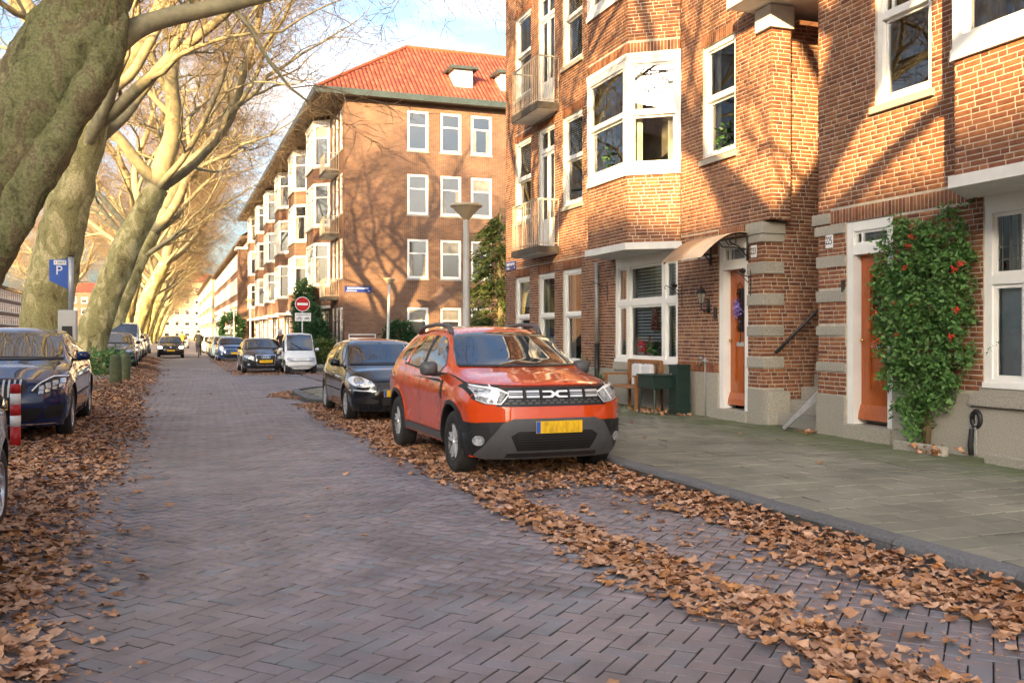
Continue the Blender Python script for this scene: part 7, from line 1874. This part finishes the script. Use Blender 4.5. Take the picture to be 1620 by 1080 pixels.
def litter(name, label, pts, parent_kind=None, near=0, size=(.028,.072)):
    """pts: list of (x,y,z,flatness)"""
    root = thing(name, label, 'leaves') if near else None
    r_ = random.Random(len(pts)); pts = sorted(pts, key=lambda p: p[0]*CS+p[1]*CC)
    big = []; groups = {k: [] for k in range(8)}; nn = 0; shared = {}
    for i,(x,y,z,fl) in enumerate(pts):
        k = r_.randrange(8); s_ = r_.uniform(*size); e = (r_.gauss(0,fl), r_.gauss(0,fl), r_.uniform(0,6.283))
        zc, xc = x*CS+y*CC, x*CC-y*CS
        if nn < near and zc > 1 and abs(xc/zc) < .53 and (1.5/zc) < .36 and i % 3 == 0:
            nn += 1
            if k not in shared:
                me = bpy.data.meshes.new('leaf'); me.from_pydata([tuple(v) for v in LEAFS[k][0]], [], LEAFS[k][1]); me.materials.append(M['dead_leaf']); me.update(); shared[k] = me
            o = link('leaf', shared[k], root, (x,y,z), e); o.scale = (s_,s_,s_)
        else: groups[k].append((x,y,z,s_,e))
    VV = []; FF = []; base = 0; lens = []
    for k, g in groups.items():
        V, F_ = LEAFS[k]; fa = np.array(F_)
        for (x,y,z,s_,e) in g:
            Rm = np.array(Matrix.Rotation(e[2],3,'Z') @ Matrix.Rotation(e[1],3,'Y') @ Matrix.Rotation(e[0],3,'X'))
            VV.append((V*s_) @ Rm.T + (x,y,z)); FF.append(fa+base); base += len(V)
    VV = np.concatenate(VV); FF = np.concatenate(FF); me = bpy.data.meshes.new('leaf_litter')
    me.vertices.add(len(VV)); me.vertices.foreach_set('co', VV.astype(np.float32).ravel()); me.loops.add(FF.size); me.loops.foreach_set('vertex_index', FF.astype(np.int32).ravel())
    me.polygons.add(len(FF)); me.polygons.foreach_set('loop_start', np.arange(0,FF.size,3).astype(np.int32)); me.update(calc_edges=True); me.materials.append(M['dead_leaf'])
    o = link('leaf_litter', me, root); o['kind'] = 'stuff'
    if root is None: tag(o, label, 'leaves', kind='stuff')
    return root or o
rl_ = random.Random(99)
def drift(poly_fn, x0, x1, y0, y1, n):
    P = []
    while len(P) < n:
        x, y = rl_.uniform(x0,x1), y0 + (y1-y0)*rl_.random()**1.35
        d = poly_fn(x,y)
        if d > 0 and rl_.random() < d: P.append((x,y,.006+.036*min(d,1)*rl_.random()**1.6 + float(zl(x)) + (.02 if left_pave(x,y) else 0) + (.075*rl_.random()*(x-4.3)/.35 if x > 4.3 and y < 21 else 0), .16 if d > .5 else .09))
    return P
def left_pave(x, y): return x < -1.3 and 20.3 < y < 45
def nzz(x,y,s=1.0): return noise.noise((x*s,y*s,5.5))
def fl_left(x, y):
    e = -.42 + .16*nzz(x,y,.9) + .22*nzz(0,y,.35); 
    if x > e: return 0.0 if x > e+.25 else .03
    w = 1.25 + .35*nzz(3,y,.4) if y < 20 else (.95+.3*nzz(3,y,.4)); 
    d = (e-x)
    return min(1, d*3.2) * (1 if d < w else max(.16, 1-(d-w)*1.6))
def fl_right(x, y):
    # inner drift near the roadway
    c0 = 2.80 + .12*nzz(1,y,.8) + max(0,(7-y))*.02; a_ = max(0, 1-abs(x-c0-.12)/(.42+.2*nzz(8,y,.7)+.12*nzz(x*3,y*3,1)))**1.3
    c1 = 4.46; b_ = max(0, 1-(c1-x)/(.45+.3*nzz(4,y,.6)+.15*nzz(x*3,y*3,1)))**1.2 if x < 4.64 else 0
    if y > 8.6: m_ = 1 if 2.75 < x < 4.6 else 0; return max(a_*1.6, b_*1.6, m_*.75) if y < 24 else 0
    return max(a_*1.5, b_*1.9, .04 if 2.7 < x < 4.6 else 0)
litter('leaf_drift', 'brown plane leaf drift along the left parked cars', drift(fl_left, -3.2, -.05, 2.6, 62, 20000), near=150)
litter('leaf_drift', 'brown plane leaf drift along the right kerb round the orange red suv', drift(fl_right, 2.2, 4.66, 2.4, 21, 10500), near=150)
corner = drift(lambda x,y: max(0,1-abs(math.hypot(x-4.6,y-24.2)-2.05)/.35)*.9 if x < 4.4 else 0, 1.9, 4.4, 20.4, 26.5, 700)
litter('leaf_drift', 'leaves swept round the corner kerb behind the black hatchback', corner)
litter('leaf_drift', 'leaves lying before the anthracite hatchback and the microcar', drift(lambda x,y: max(0,1-abs(y-37.6-.3*nzz(x,0))/1.0)*.9 + (.5 if y > 38 and x < 4.6 else 0), 2.2, 6.8, 36.2, 62, 2600))
spots = [(rl_.gauss(8.45,.08),rl_.gauss(8.75,.16),.13+.08*rl_.random(),.5) for _ in range(34)] + [(rl_.gauss(8.3,.15),rl_.gauss(15.3,.5),.14,.4) for _ in range(80)] + [(rl_.gauss(8.62,.06),rl_.gauss(11.25,.1),.14,.5) for _ in range(14)]
litter('leaf_drift', 'loose orange brown leaves against the house fronts', spots)
bits = [(x+rl_.gauss(0,.12),y+rl_.gauss(0,.12),float(zl(x))+.004,.15) for x,y in [(-.45+.16*nzz(0,y,.9)+.22*nzz(0,y,.35)+rl_.gauss(0,.13),y) for y in [2.6+rl_.random()**1.6*30 for _ in range(1500)]] + [(2.75+rl_.random()*1.8,y) for y in [2.5+rl_.random()*8 for _ in range(1300)]]]
litter('leaf_drift', 'crushed leaf crumbs along the edges of the drifts', bits, size=(.008,.022))
loose = [(rl_.uniform(-.2,2.6), 3+rl_.random()**1.5*45, .012, .12) for _ in range(26)] + [(rl_.uniform(5,8.3), 4+rl_.random()*18, .135, .12) for _ in range(22)]
for i,(x,y,z,fl) in enumerate(loose):
    V, F_ = LEAFS[i % 8]; mb = MB(); mb.add(V*rl_.uniform(.04,.075), F_)
    o = mb.build('fallen_leaf', M['dead_leaf'], None, False, (x,y,z), (rl_.gauss(0,.12),rl_.gauss(0,.12),rl_.uniform(0,6.28)))
    tag(o, 'single brown leaf lying on the ' + ('brick roadway' if x < 3 else 'tiled pavement'), 'leaf', 'single leaves on the ' + ('roadway' if x < 3 else 'pavement'))
